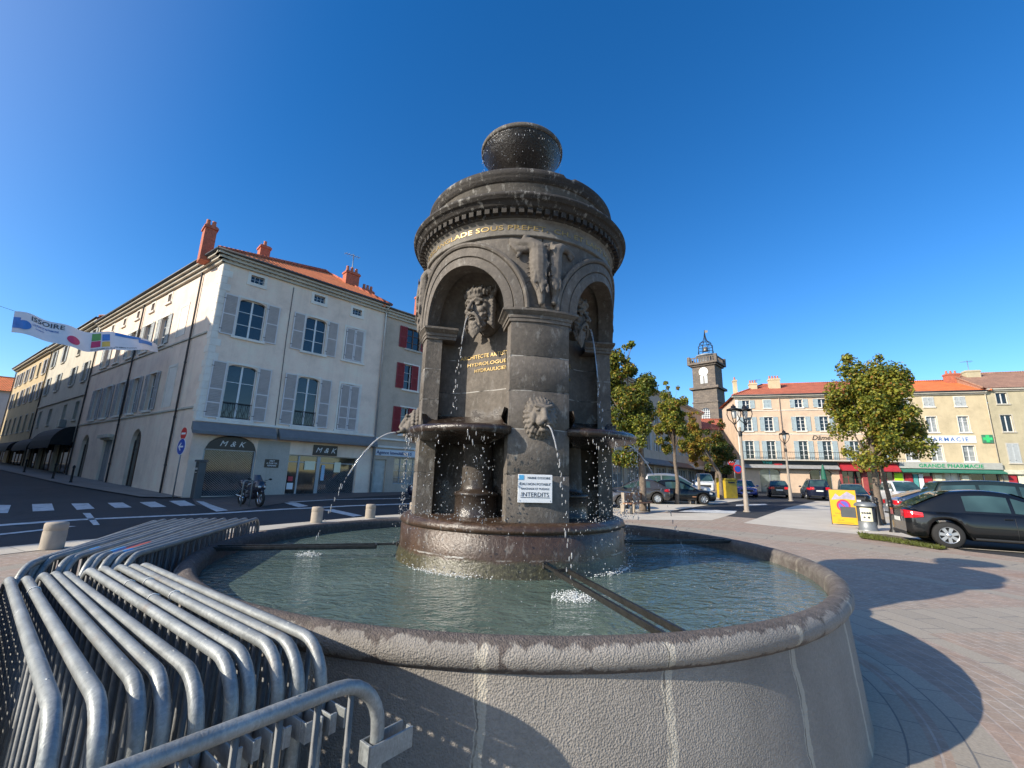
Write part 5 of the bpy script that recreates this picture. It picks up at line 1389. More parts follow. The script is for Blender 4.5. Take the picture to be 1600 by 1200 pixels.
# shop front
def awning(f, x0, x1, z0, z1, mat, out=.55):
    f.put('awning', MB().prism([(-.02, z1), (-.16, z1-.02), (-out, z0+.14), (-out, z0), (-out+.05, z0), (-.1, z0+.22), (-.02, z0+.25)], x0, x1, lambda a, b, d: (d, a, b)), mat)
awning(fa, -.12, 3.66, 3.18, 3.80, AWN); awning(fa, 3.84, 9.70, 3.18, 3.80, AWN)
fa.box('cornice_ledge', -.05, 9.74, -.10, .0, 3.83, 3.95, TRIM)
o = fa.put('shop_sign', MB().prism([(.62, 2.50)]+[(1.75+1.13*cos(a), 2.50+.66*sin(a)) for a in [pi-k*pi/16 for k in range(17)]]+[(2.88, 2.50)], .02, .06, lambda a, b, d: (a, d, b)), SIGNB)
fa.text('M & K', .40, 1.75, 2.66, WHITE, .012, parent=o, shear=.35, spacing=1.1)
o = fa.box('shop_sign', 5.88, 7.32, -.06, .0, 2.46, 3.06, SIGNB); fa.text('M & K', .42, 6.6, 2.62, WHITE, -.068, parent=o, shear=.35, spacing=1.1)
o = fa.box('wall_plaque', 3.40, 4.12, -.03, .0, 1.66, 2.10, SIGNB)
for k, s in enumerate(('PRET', 'A PORTER', 'FEMININ')): fa.text(s, .12, 3.76, 1.97-k*.125, WHITE, -.036, parent=o)
fa.put('shop_window', MB().box(.6, 2.9, .20, .22, .17, 2.5), GLS)
mb = MB()
for k in range(46):            # roller grille: interlaced rods
    z = .2+k*.05
    mb.tube([(.62+q*.0575, .12, z+.019*(1 if (q+k) % 2 else -1)) for q in range(40)], .0075, 4, smooth=False)
fa.put('roller_grille', mb, FRAMEG)
fa.put('shop_frame', MB().box(.57, .64, .08, .2, .17, 2.5).box(2.86, 2.93, .08, .2, .17, 2.5).box(.57, 2.93, .08, .19, 2.44, 2.50), FRAMEG)
fa.put('shop_interior', MB().box(4.62, 8.66, .8, .84, .2, 2.42).box(5.0, 5.4, .5, .8, .2, 1.5).box(6.6, 7.1, .45, .8, .2, 1.6).box(7.6, 8.3, .5, .8, .2, 1.1), INTER)
fa.window(4.62, 8.66, .20, 2.42, 1, 1, FRAMEG, Mglass('shop_glass_clear', (.035, .034, .032), .04), .14, 'shop_window')
mb = MB()
for x in (5.22, 6.30, 6.40): mb.box(x-.05, x+.05, .12, .2, .2, 2.37)
mb.box(4.67, 8.6, .13, .19, 2.0, 2.05); fa.put('shop_mullions', mb, FRAMEG)
mb = MB()
for k in range(30):
    z = .25+k*.05; mb.tube([(6.48+q*.0575, .22-.09, z+.019*(1 if (q+k) % 2 else -1)) for q in range(37)], .006, 4, smooth=False)
fa.put('roller_grille', mb, FRAMEG)
for x0, x1, z0, z1, m in ((4.75, 5.0, .95, 1.2, M('poster_red', (.5, .05, .07), .6)), (4.72, 5.05, .5, .85, WHITE), (5.55, 6.15, 1.6, 2.1, CREAM), (7.3, 7.7, 1.5, 2.1, CREAM), (6.55, 6.75, 1.0, 1.9, M('poster_blue', (.35, .5, .65), .6))): fa.put('poster', MB().box(x0, x1, .115, .12, z0, z1), m)
fa.put('stone_patch', MB().bbox(2.95, 4.60, -.012, .0, .1, 3.1, .004), plaster('old_render', (.46, .42, .36), .8))
# side street facade
ops = []; cs = (7.3, 10.2, 13.0, 15.9, 18.7)
att = [(-c-.28, -c+.28, 11.65, 12.22) for c in cs]; up = [(-c-.56, -c+.56, 8.84, 10.72) for c in cs]; lo = [(-c-.56, -c+.56, 4.80, 7.08) for c in cs]
gr = [(-9.0, -7.25, .28, 3.72, .88), (-14.5, -12.65, .35, 3.2), (-20.0, -18.05, .6, 3.72, .9)]
fb.wall(-21.9, 0, -.2, 12.45, att+up+lo+gr, P_CREAM)
for o in att: fb.window(*o, 1, 1, FRAMEG, GL, .14); fb.surround(*o, TRIM, .14, .02)
for i, o in enumerate(up+lo):
    fb.window(*o, 2, 3, FRAMEW, GL); fb.surround(*o, TRIM, .12)
    a, b, c, d = o
    if i not in (3,):
        fb.shutter(a-.62, a-.06, c, d, S_WHITE if i < 5 else S_GREY); fb.shutter(b+.06, b+.62, c, d, S_WHITE if i < 5 else S_GREY)
for z0, z1 in ((8.95, 10.92), (4.8, 7.25)):
    mb = MB(); mb.box(-5.0, -4.85, -.03, .0, z0, z1).box(-3.85, -3.7, -.03, .0, z0, z1).box(-4.85, -3.85, -.03, 0, z1-.15, z1).box(-4.85, -3.85, -.012, 0, z0, z1-.15); fb.put('blind_panel', mb, TRIM)
for z in (8.50, 4.50): fb.box('string_course', -21.9, -.5, -.07, 0, z, z+.10, TRIMG)
fb.genoise(-21.9, 0, 12.88, TRIMG, .45, 3, (0, 1)); fb.gutter(-21.9, .5, 12.90, -.52)
for x in (-2.5, -11.8, -21.8): fb.pipe(x, .1, 12.8)
for (a, b, c, d, r) in (gr[0], gr[2]): fb.window(a+.02, b-.02, c, d, 2, 1, FRAMEB, GLS, .18, 'shop_door', 2.55)
a, b, c, d = gr[1]; fb.put('door', MB().bbox(a, b, .14, .2, c, d, .01).box(a+.15, (a+b)/2-.1, .12, .14, c+.2, d-.3).box((a+b)/2+.1, b-.15, .12, .14, c+.2, d-.3), M('door_grey', (.25, .26, .27), .6, 0, .15, 4)); fb.put('door_hood', MB().bbox(a-.2, b+.2, -.35, 0, d+.12, d+.34, .03).bbox(a-.12, b+.12, -.18, 0, d, d+.12, .03), TRIMG)
Lb = TB @ Vector((-21.9, 0, 0)); Lc = TB @ Vector((-21.9, 11, 0))
shell(H1, [(9.75, 0), (9.75, 10.5), (Lc.x, Lc.y), (Lb.x, Lb.y)], -.2, 12.9, P_CREAM)
# roof of the two wings meeting at the corner
def roof_poly(parent, polys, mat, T=None):
    mb = MB()
    for f in polys: mb.add(f, [tuple(range(len(f)))])
    return mb.build('roof', mat, parent)
cv = Vector((-.42, -.5, 12.93)); eb = TB @ Vector((-21.9, -.5, 12.93));er = Vector((9.8, -.5, 12.93)); ek = Vector((9.8, 10.5, 12.93)); bb = TB @ Vector((-21.9, 11, 12.9))
ra = Vector((7.2, 5.2, 16.4)); rr_ = Vector((7.5, 5.4, 16.4)); yb = (TB.inverted() @ ra).y; rb2 = TB @ Vector((-21.9, yb, 16.4)); bb = TB @ Vector((-21.9, 2*yb, 12.93)); bk = TB @ Vector(((TB.inverted() @ rr_).x, 2*yb, 12.93))
roof_poly(H1, [[cv, er, rr_, ra], [er, ek, rr_]], TILE_O)
roof_poly(H1, [[eb, cv, ra, rb2], [rb2, ra, rr_, bk, bb], [rr_, ek, bk]], TILE_R)
mb = MB()
for a, b in ((ra, rr_), (rr_, er), (cv, ra)): mb.tube([a, b], .11, 6)
mb.build('ridge_tiles', TILE_R, H1)
q = onz3(322, 392, 13.3); chimney(H1, q, .55, .75, height_at(330, 356, *q), 12.6, BRICK, 2)
q = onz3(411, 402, 15.6); chimney(H1, q, .6, .7, height_at(413, 386, *q), 13.6, BRICK, 1)
q = onz3(548, 440, 15.3); chimney(H1, q, 1.0, .6, height_at(548, 426, *q), 13.2, BRICK, 3); antenna(H1, q, 15.4, 2.1)
q = onz3(573, 462, 14.6); chimney(H1, q, .85, .5, height_at(573, 454, *q), 12.6, BRICK, 3)

# ---------------------------------------------------------------- neighbour with red shutters
o2 = WA @ Vector((9.76, 0, 0))
H2 = house('shop_house', 'tan building with dark red shutters beside the cream corner building', (o2.x, o2.y), pi/2-AZA); f2 = Fac(H2)
w_ = []
for x in (1.74, 5.2, 8.6):
    for z0, z1 in ((10.3, 11.85), (7.35, 9.15), (4.18, 6.05)): w_.append((x, x+1.15, z0, z1))
f2.wall(0, 11.5, -.2, 12.2, w_+[(1.55, 3.6, .85, 2.58), (.1, .95, .3, 2.42), (5, 10.5, .4, 2.6)], P_TAN)
for i, (a, b, c, d) in enumerate(w_):
    f2.window(a, b, c, d, 2, 3, FRAMEB if i % 3 == 0 else FRAMEW, GL); f2.surround(a, b, c, d, TRIM if i % 3 else TRIMG, .10)
    f2.shutter(a-.62, a-.02, c, d, S_RED)
    if i % 3 == 0: f2.shutter(b+.02, b+.62, c, d, S_RED)
    else: f2.shutter(a+.58, b-.02, c, d, S_RED)
f2.genoise(0, 11.5, 12.68, TRIMG, .4, 3); f2.gutter(0, 11.5, 12.7, -.46)
o = f2.box('shop_sign', .08, 5.2, -.07, 0, 2.66, 3.08, M('sign_pale', (.62, .66, .70), .5, 0, .03)); f2.text('Agence Immobili\u00e8re S', .30, .15, 2.77, M('sign_navy', (.03, .06, .16), .5), -.078, parent=o, align='LEFT', bold=.008)
for q in (3.70, 3.18): f2.box('string_course', 0, 11.5, -.12, 0, q, q+.12, TRIM)
f2.window(1.55, 3.6, .85, 2.58, 4, 4, FRAMEG, Mglass('notice_glass', (.16, .18, .19), .1), .12, 'shop_window'); f2.window(5, 10.5, .4, 2.6, 4, 1, FRAMEG, GLS, .12, 'shop_window')
f2.put('door', MB().bbox(.1, .95, .12, .18, .3, 2.42, .01).box(.22, .83, .10, .12, .5, 1.1).box(.22, .83, .10, .12, 1.3, 2.2), M('door_cream', (.5, .48, .43), .6))
shell(H2, [(11.5, 0), (11.5, 10), (0, 10), (0, .5)], -.2, 12.6, P_TAN); hip_roof(H2, 0, 11.5, 0, 10, 12.72, 2.0, TILE_O, False, True, over=.45)
q = onz3(657, 485, 14.4); chimney(H2, q, .6, .9, height_at(657, 468, *q)+.3, 12.8, BRICK, 2)

# ---------------------------------------------------------------- side street row
def street_house(name, label, u0, u1, ze, wm, roofm, cols, rows_, shm, ground_ops, jut=0.):
    L = u1-u0; o = WB @ Vector((-u1, 0, 0)); h = house(name, label, (o.x, o.y), rzB); f = Fac(h)
    wn = [(L-(c-u0)-.5, L-(c-u0)+.5, z0, z1) for c in cols for z0, z1 in rows_]
    f.wall(0, L, -.2, ze-.3, wn+ground_ops, wm)
    for i, (a, b, c, d) in enumerate(wn):
        f.window(a, b, c, d, 2, 3, FRAMEW if i % 2 else FRAMEB, GL); f.surround(a, b, c, d, TRIMG, .08)
        if shm and c > 6.9 and (i*7) % 5 != 1: f.shutter(a-.55, a-.04, c, d, shm); f.shutter(b+.04, b+.55, c, d, shm)
    f.genoise(0, L, ze, TRIMG, .45, 2); f.gutter(0, L, ze+.03, -.5)
    shell(h, [(L, 0), (L, 10), (0, 10), (0, 0)], -.2, ze, wm); hip_roof(h, 0, L, 0, 10, ze+.05, 2., roofm, False, False, over=.45); f.pipe(.12, .4, ze-.1)
    return h, f, L
h, f, L = street_house('street_house', 'grey beige house on the side street with big black awnings', 21.95, 39.4, 13.3, P_GREYB, TILE_B, (24.0, 27.9, 33.3, 37.6), ((11.1, 12.8), (8.3, 9.95), (5.1, 6.6)), S_WHITE, [(.6, 5.0, .8, 3.3), (6, 11, .8, 3.3), (12, 17, .8, 3.3)])
f.window(.6, 5.0, .8, 3.3, 3, 1, FRAMEB, GLS, .15, 'shop_window'); f.window(6, 11, .8, 3.3, 3, 1, FRAMEB, GLS, .15, 'shop_window'); f.window(12, 17, .8, 3.3, 3, 1, FRAMEB, GLS, .15, 'shop_window')
def barrel_awning(f, x0, x1, z0, z1, out, mat):
    prof = [(0, z1)]+[(-out*sin(k*pi/12), z0+(z1-z0)*cos(k*pi/12)) for k in range(1, 7)]
    mb = MB()
    for (a, b), (c, d) in zip(prof, prof[1:]): mb.add([(x0, a, b), (x1, a, b), (x1, c, d), (x0, c, d)], [(0, 1, 2, 3)], 0, True)
    for x in (x0, x1): mb.add([(x, 0, z0)]+[(x, a, b) for a, b in prof], [tuple(range(len(prof)+1))])
    mb.box(x0, x1, -out-.01, -out+.01, z0-.25, z0); f.put('awning', mb, mat)
barrel_awning(f, 9.2, 16.6, 3.0, 4.5, 1.25, AWNB); barrel_awning(f, 1.0, 8.0, 2.9, 3.9, 1.2, AWNB)
f.box('string_course', 0, L, -.1, 0, 7.0, 7.15, TRIMG)
f.put('air_unit', MB().bbox(L-5.2, L-4.3, -.4, 0, 4.55, 5.2, .02), GREY)
h, f, L = street_house('street_house', 'yellow ochre house at the far end of the side street', 39.5, 59, 13.4, P_YEL, TILE_B, (41.5, 44.6, 47.8, 51, 54.2, 57), ((10.9, 12.5), (8.2, 10.0), (4.9, 6.7)), S_GREY, [(1, 7, .9, 3.2), (9, 18, .9, 3.2)])
f.window(1, 7, .9, 3.2, 4, 1, FRAMEB, GLS, .15, 'shop_window'); f.window(9, 18, .9, 3.2, 5, 1, FRAMEB, GLS, .15, 'shop_window'); barrel_awning(f, 9, 18.6, 2.9, 3.8, 1.3, AWNB); barrel_awning(f, .5, 7.5, 2.9, 3.8, 1.3, AWNB)
# house closing the street
d5 = ray(6, 640); c5_ = Vector((d5[0], d5[1])).normalized()*92
H5 = house('end_house', 'small white house with an orange roof closing the side street', (c5_.x-12, c5_.y-6), radians(35)); f5 = Fac(H5)
ze = 11.5; f5.wall(0, 16, -.2, ze, [(2, 3.2, 7, 9), (6, 7.2, 7, 9), (10, 11.2, 7, 9), (10, 11.2, 3, 5)], P_WHITE)
for a, b, c, d in ((2, 3.2, 7, 9), (6, 7.2, 7, 9), (10, 11.2, 7, 9), (10, 11.2, 3, 5)): f5.window(a, b, c, d)
shell(H5, [(16, 0), (16, 10), (0, 10), (0, 0)], -.2, ze, P_WHITE); hip_roof(H5, 0, 16, 0, 10, ze, 2.6, TILE_O, False, False)

# ---------------------------------------------------------------- west side of the square (outside the left edge of the photo)
def plain_house(name, label, a, b, dep, ze, wm, roofm, shm, nrow=3, rise=2.2, ground=True):
    rz = atan2(b[1]-a[1], b[0]-a[0]); L = hypot(b[0]-a[0], b[1]-a[1]); h = house(name, label, a, rz); f = Fac(h); n = max(2, int(L/3.1))
    wn = [((k+.5)*L/n-.5, (k+.5)*L/n+.5, z0, z0+1.75) for k in range(n) for z0 in (4.6, 7.7, 10.4)[:nrow]]; go = [((k+.5)*L/n-1.0, (k+.5)*L/n+1.0, .7, 2.9) for k in range(n)]
    f.wall(0, L, -.3, ze, wn+go, wm)
    for a_, b_, c_, d_ in wn: f.window(a_, b_, c_, d_); f.shutter(a_-.55, a_-.04, c_, d_, shm); f.shutter(b_+.04, b_+.55, c_, d_, shm); f.surround(a_, b_, c_, d_, TRIM, .09)
    for q in go: f.window(*q, 2, 1, FRAMEG, GLS, .15, 'shop_window')
    f.box('string_course', 0, L, -.1, 0, 3.5, 3.7, TRIM); f.genoise(0, L, ze+.15, TRIMG, .4, 2)
    shell(h, [(L, 0), (L, dep), (0, dep), (0, 0)], -.3, ze+.1, wm); hip_roof(h, 0, L, 0, dep, ze+.18, rise, roofm, False, False, over=.42); return h, f, L
plain_house('square_house', 'pale house on the west side of the square whose shadow covers the road', (-31.8, -2.7), (-26.6, 7.0), 9, 12.6, P_WHITE, TILE_R, S_GREY, rise=1.2)
plain_house('square_house', 'long cream house on the west side of the square at the side street', (-26.6, 7.2), (-28.6, 16.0), 9, 12.9, P_CREAM, TILE_O, S_BLUE, rise=1.)
plain_house('street_house', 'grey house opposite the side street arches', (-28.7, 16.2), (-76, 48.1), 9, 15.8, P_DIRTY, TILE_R, S_GREY, rise=1.)

# ---------------------------------------------------------------- right hand row
PR0 = (29., 55.); rzR = atan2(-.29, .956)
def at_u(u): return (PR0[0]+.957*u, PR0[1]-.29*u)
Hv = house('grocery_building', 'pink building with pale blue shutters, a long balcony and the Vival shop', PR0, rzR); fv = Fac(Hv)
cols = (1.2, 3.6, 7.1, 9.6, 12.4, 14.9); ops = []
for c in cols: ops += [(c-.42, c+.42, 10.95, 12.0), (c-.48, c+.48, 8.05, 9.82), (c-.48, c+.48, 4.55, 6.82)]
gops = [(2.05, 4.3, .5, 3.4, .35), (7.4, 9.7, .5, 3.4, .35), (10.7, 12.7, .5, 3.3), (13.2, 15.8, .5, 3.3)]
fv.wall(0, 16.2, -.2, 12.3, ops+gops, P_PINK)
rr = random.Random(4)
for i, (a, b, c, d) in enumerate(ops):
    fv.surround(a, b, c, d, TRIM, .07, .02); clo = i in (3,)
    if clo: fv.shutter(a, (a+b)/2, c, d, S_BLUE); fv.shutter((a+b)/2, b, c, d, S_BLUE)
    else: fv.window(a, b, c, d, 2, 4 if c < 10 else 2); fv.shutter(a-.55, a-.03, c, d, S_BLUE); fv.shutter(b+.03, b+.55, c, d, S_BLUE)
for z in (10.6, 7.6): fv.box('string_course', 0, 16.2, -.06, 0, z, z+.08, TRIM)
fv.genoise(0, 16.2, 12.55, TRIMG, .4, 2, (1, 0)); fv.gutter(-.4, 16.2, 12.6, -.46); fv.pipe(4.95, 4.6, 12.5, mat=M('pipe_pink', (.5, .36, .28), .6))
fv.box('balcony', 0, 16.2, -.9, 0, 4.38, 4.52, TRIMG); mb = MB(); mb.tube([(0, -.86, 5.4), (16.2, -.86, 5.4)], .03, 6); mb.tube([(0, -.86, 4.62), (16.2, -.86, 4.62)], .02, 6)
for k in range(82): mb.tube([(k*.2, -.86, 4.52), (k*.2, -.86, 5.4)], .012, 5)
fv.put('balcony_rail', mb, BLACK)
fv.box('fascia', .2, 10.3, -.35, 0, 3.98, 4.36, SIGNB); fv.text('Vival', .55, 2.9, 4.0, M('vival_teal', (.03, .50, .40), .5), -.37, bold=.02); fv.text('casino', .36, 4.05, 3.86, M('vival_red', (.70, .05, .06), .5), -.37, bold=.02)
awning(fv, .2, 10.3, 3.45, 3.98, M('awning_grey2', (.30, .30, .30), .8), .8)
fv.window(2.05, 4.3, .5, 3.4, 2, 1, FRAMEG, Mglass('vival_glass', (.12, .14, .14), .08), .2, 'shop_window'); fv.window(7.4, 9.7, .5, 3.4, 2, 1, FRAMEG, GLS, .2, 'shop_window')
REDS = M('shop_red', (.38, .025, .035), .6, 0, .15, 3)
awning(fv, 10.5, 16.1, 3.3, 4.25, REDS, 1.0); fv.window(10.7, 12.7, .5, 3.3, 3, 4, M('frame_red', (.33, .06, .06), .6), GLS, .15, 'shop_window'); fv.window(13.2, 15.8, .5, 3.3, 4, 4, MATS['frame_red'], GLS, .15, 'shop_window'); fv.box('shop_front', 10.45, 10.7, -.1, 0, .3, 3.3, MATS['frame_red']); fv.box('shop_front', 12.7, 13.2, -.1, 0, .3, 3.3, MATS['frame_red'])
fv.box('corner_pilaster', -.05, .35, -.05, 0, -.1, 12.1, TRIM)
fv.text('D\u00e2m\u00e9', .8, 9.0, 6.95, SIGNB, -.03, shear=.3)
o = fv.box('hanging_sign', -1.5, -.15, -.12, -.04, 3.55, 4.45, WHITE); fv.put('sign_stripe', MB().box(-1.5, -.15, -.13, -.12, 3.55, 3.75).prism([(-1.1, 4.2), (-.85, 3.85), (-.6, 4.2)], -.13, -.12, lambda a, b, d: (a, d, b)), REDS, o)
shell(Hv, [(16.2, .3), (16.2, 10), (0, 10), (0, 0)], -.2, 12.5, P_PINK); hip_roof(Hv, 0, 16.2, 0, 10, 12.62, 2.4, TILE_R, True, False, over=.42)
for px, py, pt, w, mt, pots in ((1149, 612, 594, .45, P_PALE, 1), (1177, 612, 599, .9, P_PALE, 3), (1210, 606, 592, 1.3, P_PALE, 4)):
    d = ray(px, py)
    A_ = Vector((d[0], d[1])); k = (PR0[0]*.29+PR0[1]*.957+3.)/(A_.x*.29+A_.y*.957); q = (A_.x*k, A_.y*k); chimney(Hv, q, w, .7, height_at(px, pt, *q), 12.4, mt, pots)
d = ray(1183, 606); k = (PR0[0]*.29+PR0[1]*.957+3.)/(d[0]*.29+d[1]*.957); antenna(Hv, (d[0]*k, d[1]*k), 13.2, 2.2)

op = at_u(16.3); Hp = house('pharmacy_building', 'pale yellow building with PHARMACIE lettering and an orange tiled roof', op, rzR); fp = Fac(Hp)
cols = (1.5, 3.9, 6.8); ops = []
for c in cols: ops += [(c-.48, c+.48, 10.8, 11.9), (c-.48, c+.48, 7.85, 9.65), (c-.55, c+.55, 4.6, 6.35)]
fp.wall(0, 9.25, -.2, 12.3, ops+[(.4, 3.1, .5, 3.3), (4.2, 5.6, .5, 3.3), (6.5, 9.0, .5, 3.3)], P_PALE)
for i, (a, b, c, d) in enumerate(ops):
    fp.surround(a, b, c, d, TRIM, .07, .02)
    if i % 3 == 0: fp.shutter(a, (a+b)/2, c, d, S_WHITE); fp.shutter((a+b)/2, b, c, d, S_WHITE)
    else: fp.window(a, b, c, d, 2, 3, FRAMEW, Mglass('curtained_glass', (.22, .23, .23), .1))
fp.genoise(0, 9.25, 12.45, TRIMG, .35, 2); fp.gutter(0, 9.25, 12.5, -.4); fp.pipe(9.15, .3, 12.4, mat=M('pipe_cream', (.55, .5, .4), .6))
o = fp.box('pharmacy_sign', 2.0, 7.6, -.05, 0, 6.65, 7.45, WHITE); fp.text('PHARMACIE', .62, 4.8, 6.83, M('sign_blue', (.06, .16, .42), .5), -.058, parent=o, spacing=1.35, bold=.012)
GRN = M('pharmacy_green', (.015, .30, .13), .5, 0, .1); GRD = M('cross_board', (.06, .20, .12), .5, 0, .1)
o = fp.box('pharmacy_cross', 8.1, 9.05, -.12, -.02, 6.65, 7.55, GRD); fp.put('green_cross', MB().box(8.42, 8.73, -.145, -.12, 6.70, 7.50).box(8.17, 8.42, -.145, -.12, 6.95, 7.25).box(8.73, 8.98, -.145, -.12, 6.95, 7.25), M('cross_green', (.05, .55, .17), .5), o)
fp.box('fascia', 0, 9.25, -.35, 0, 3.75, 4.45, M('fascia_grey', (.40, .40, .36), .7, 0, .1)); fp.text('GRANDE PHARMACIE', .56, 4.7, 3.88, GRN, -.37, spacing=1.08, bold=.02)
awning(fp, 0, 9.2, 3.28, 3.74, M('awning_green', (.03, .16, .11), .7), .9)
fp.window(.4, 3.1, .5, 3.3, 3, 1, FRAMEG, GLS, .2, 'shop_window'); fp.window(4.2, 5.6, .5, 3.3, 2, 1, FRAMEW, Mglass('pale_glass', (.3, .31, .32), .1), .2, 'shop_window'); fp.window(6.5, 9.0, .5, 3.3, 2, 1, FRAMEG, GLS, .2, 'shop_window')
for x0, x1, z0, z1, m in ((.5, 1.2, 1.2, 3.2, REDS), (1.3, 1.7, 1.6, 3.1, M('poster_teal', (.1, .35, .33), .6)), (1.8, 2.2, 1.5, 3.1, WHITE), (2.3, 3.0, 1.3, 2.9, REDS), (-.5, .3, .8, 3.2, M('poster_lime', (.45, .80, .02), .6)), (3.3, 3.9, 1.2, 3.1, YELB if False else CREAM), (5.7, 6.3, 1.2, 3.1, CREAM)): fp.put('poster', MB().box(x0, x1, -.03, -.01 if x0 < .3 or 3.2 < x0 else .1, z0, z1), m)
shell(Hp, [(9.25, .3), (9.25, 10), (0, 10), (0, .3)], -.2, 12.4, P_PALE); hip_roof(Hp, 0, 9.25, 0, 10, 12.52, 2.3, TILE_O, False, False, over=.4)
def far_chim(h, px, py, pt, w, mt, pots, back=4.):
    d = ray(px, py); k = (PR0[0]*.29+PR0[1]*.957+back)/(d[0]*.29+d[1]*.957); q = (d[0]*k, d[1]*k); chimney(h, q, w, .8, height_at(px, pt, *q), 12.6, mt, pots)
far_chim(Hp, 1488, 597, 584, 1.3, BRICK, 3); far_chim(Hp, 1520, 597, 579, 1.4, P_OLIVE, 0)
d = ray(1514, 580); k = (PR0[0]*.29+PR0[1]*.957+4)/(d[0]*.29+d[1]*.957); antenna(Hp, (d[0]*k, d[1]*k), 14.5, 2.6)

ol = at_u(25.62); Hl = house('end_building', 'olive beige building with a brown roof at the right edge of the row', ol, rzR); fl = Fac(Hl)
ops = []
for c in (1.3, 4.4, 7.5, 10.6): ops += [(c-.5, c+.5, 11.0, 12.25), (c-.5, c+.5, 7.9, 9.75), (c-.5, c+.5, 4.5, 6.6)]
fl.wall(0, 13, -.2, 12.6, ops+[(.5, 5, .5, 3.2), (6, 12, .5, 3.2)], P_OLIVE)
for i, (a, b, c, d) in enumerate(ops):
    fl.surround(a, b, c, d, TRIMG, .08, .02)
    if i % 3 == 2: fl.shutter(a, (a+b)/2, c, d, S_WHITE); fl.shutter((a+b)/2, b, c, d, S_WHITE)
    else: fl.window(a, b, c, d, 2, 1)
fl.genoise(0, 13, 12.75, TRIMG, .3, 2); fl.box('fascia', 0, 13, -.3, 0, 3.3, 3.75, M('fascia_cream', (.6, .58, .45), .7)); fl.window(.5, 5, .5, 3.2, 3, 1, FRAMEG, GLS, .2, 'shop_window'); fl.window(6, 12, .5, 3.2, 4, 1, FRAMEG, GLS, .2, 'shop_window')
for k, m in enumerate((REDS, CREAM, M('poster_yellow', (.7, .6, .1), .6), REDS)): fl.put('poster', MB().box(.4+k*.8, 1.1+k*.8, -.03, -.01, 1.0, 3.2), m)
shell(Hl, [(13, .3), (13, 10), (0, 10), (0, .3)], -.2, 12.7, P_OLIVE); hip_roof(Hl, 0, 13, 0, 10, 12.8, 2.8, TILE_B, False, False, over=.35)

# beige row behind the trees
Hb = house('beige_building', 'beige building with shop fronts behind the row of trees', (8.2, 38.2), atan2(.789, .614)); f = Fac(Hb); Lr = 33
ops = [(c-.5, c+.5, z, z+1.9) for c in [2+2.9*k for k in range(11)] for z in (4.8, 7.9)]
gops = [(1+k*4, 4.2+k*4, .7, 3.0) for k in range(8)]
f.wall(0, Lr, -.3, 11.4, ops+gops, P_TAN)
for o in ops: f.window(*o, 2, 3); f.shutter(o[0]-.5, o[0]-.03, o[2], o[3], S_WHITE); f.shutter(o[1]+.03, o[1]+.5, o[2], o[3], S_WHITE)
for o in gops: f.window(*o, 3, 1, FRAMEW, Mglass('beige_shop_glass', (.16, .16, .15), .12), .15, 'shop_window')
for k in range(4): awning(f, .8+k*8, 8.4+k*8, 3.2, 3.9, (M('awning_cream', (.5, .46, .38), .8), AWN, M('awning_brown', (.22, .12, .08), .8), MATS['awning_cream'])[k], .9)
f.genoise(0, Lr, 11.7, TRIMG, .4, 2, (0, 1)); shell(Hb, [(Lr, 0), (Lr, 10), (0, 10), (0, 0)], -.3, 11.6, P_TAN); hip_roof(Hb, 0, Lr, 0, 10, 11.75, 2.4, TILE_R, False, False, over=.4)
far = Hb
# small dark house in front of the tower
Hs = house('low_house', 'low dark house with an orange roof at the foot of the clock tower', (26.0, 66.0), atan2(-.2, .98)); f = Fac(Hs); f.wall(0, 9, -.3, 9.3, [(1, 2, 6, 7.8), (4, 5, 6, 7.8), (1, 8, .8, 3.2)], P_DIRTY); f.window(1, 2, 6, 7.8); f.window(4, 5, 6, 7.8); f.window(1, 8, .8, 3.2, 4, 1, FRAMEB, GLS, .15, 'shop_window'); shell(Hs, [(9, 0), (9, 9), (0, 9), (0, 0)], -.3, 9.3, P_DIRTY); hip_roof(Hs, 0, 9, 0, 9, 9.32, 2.2, TILE_R, False, False)

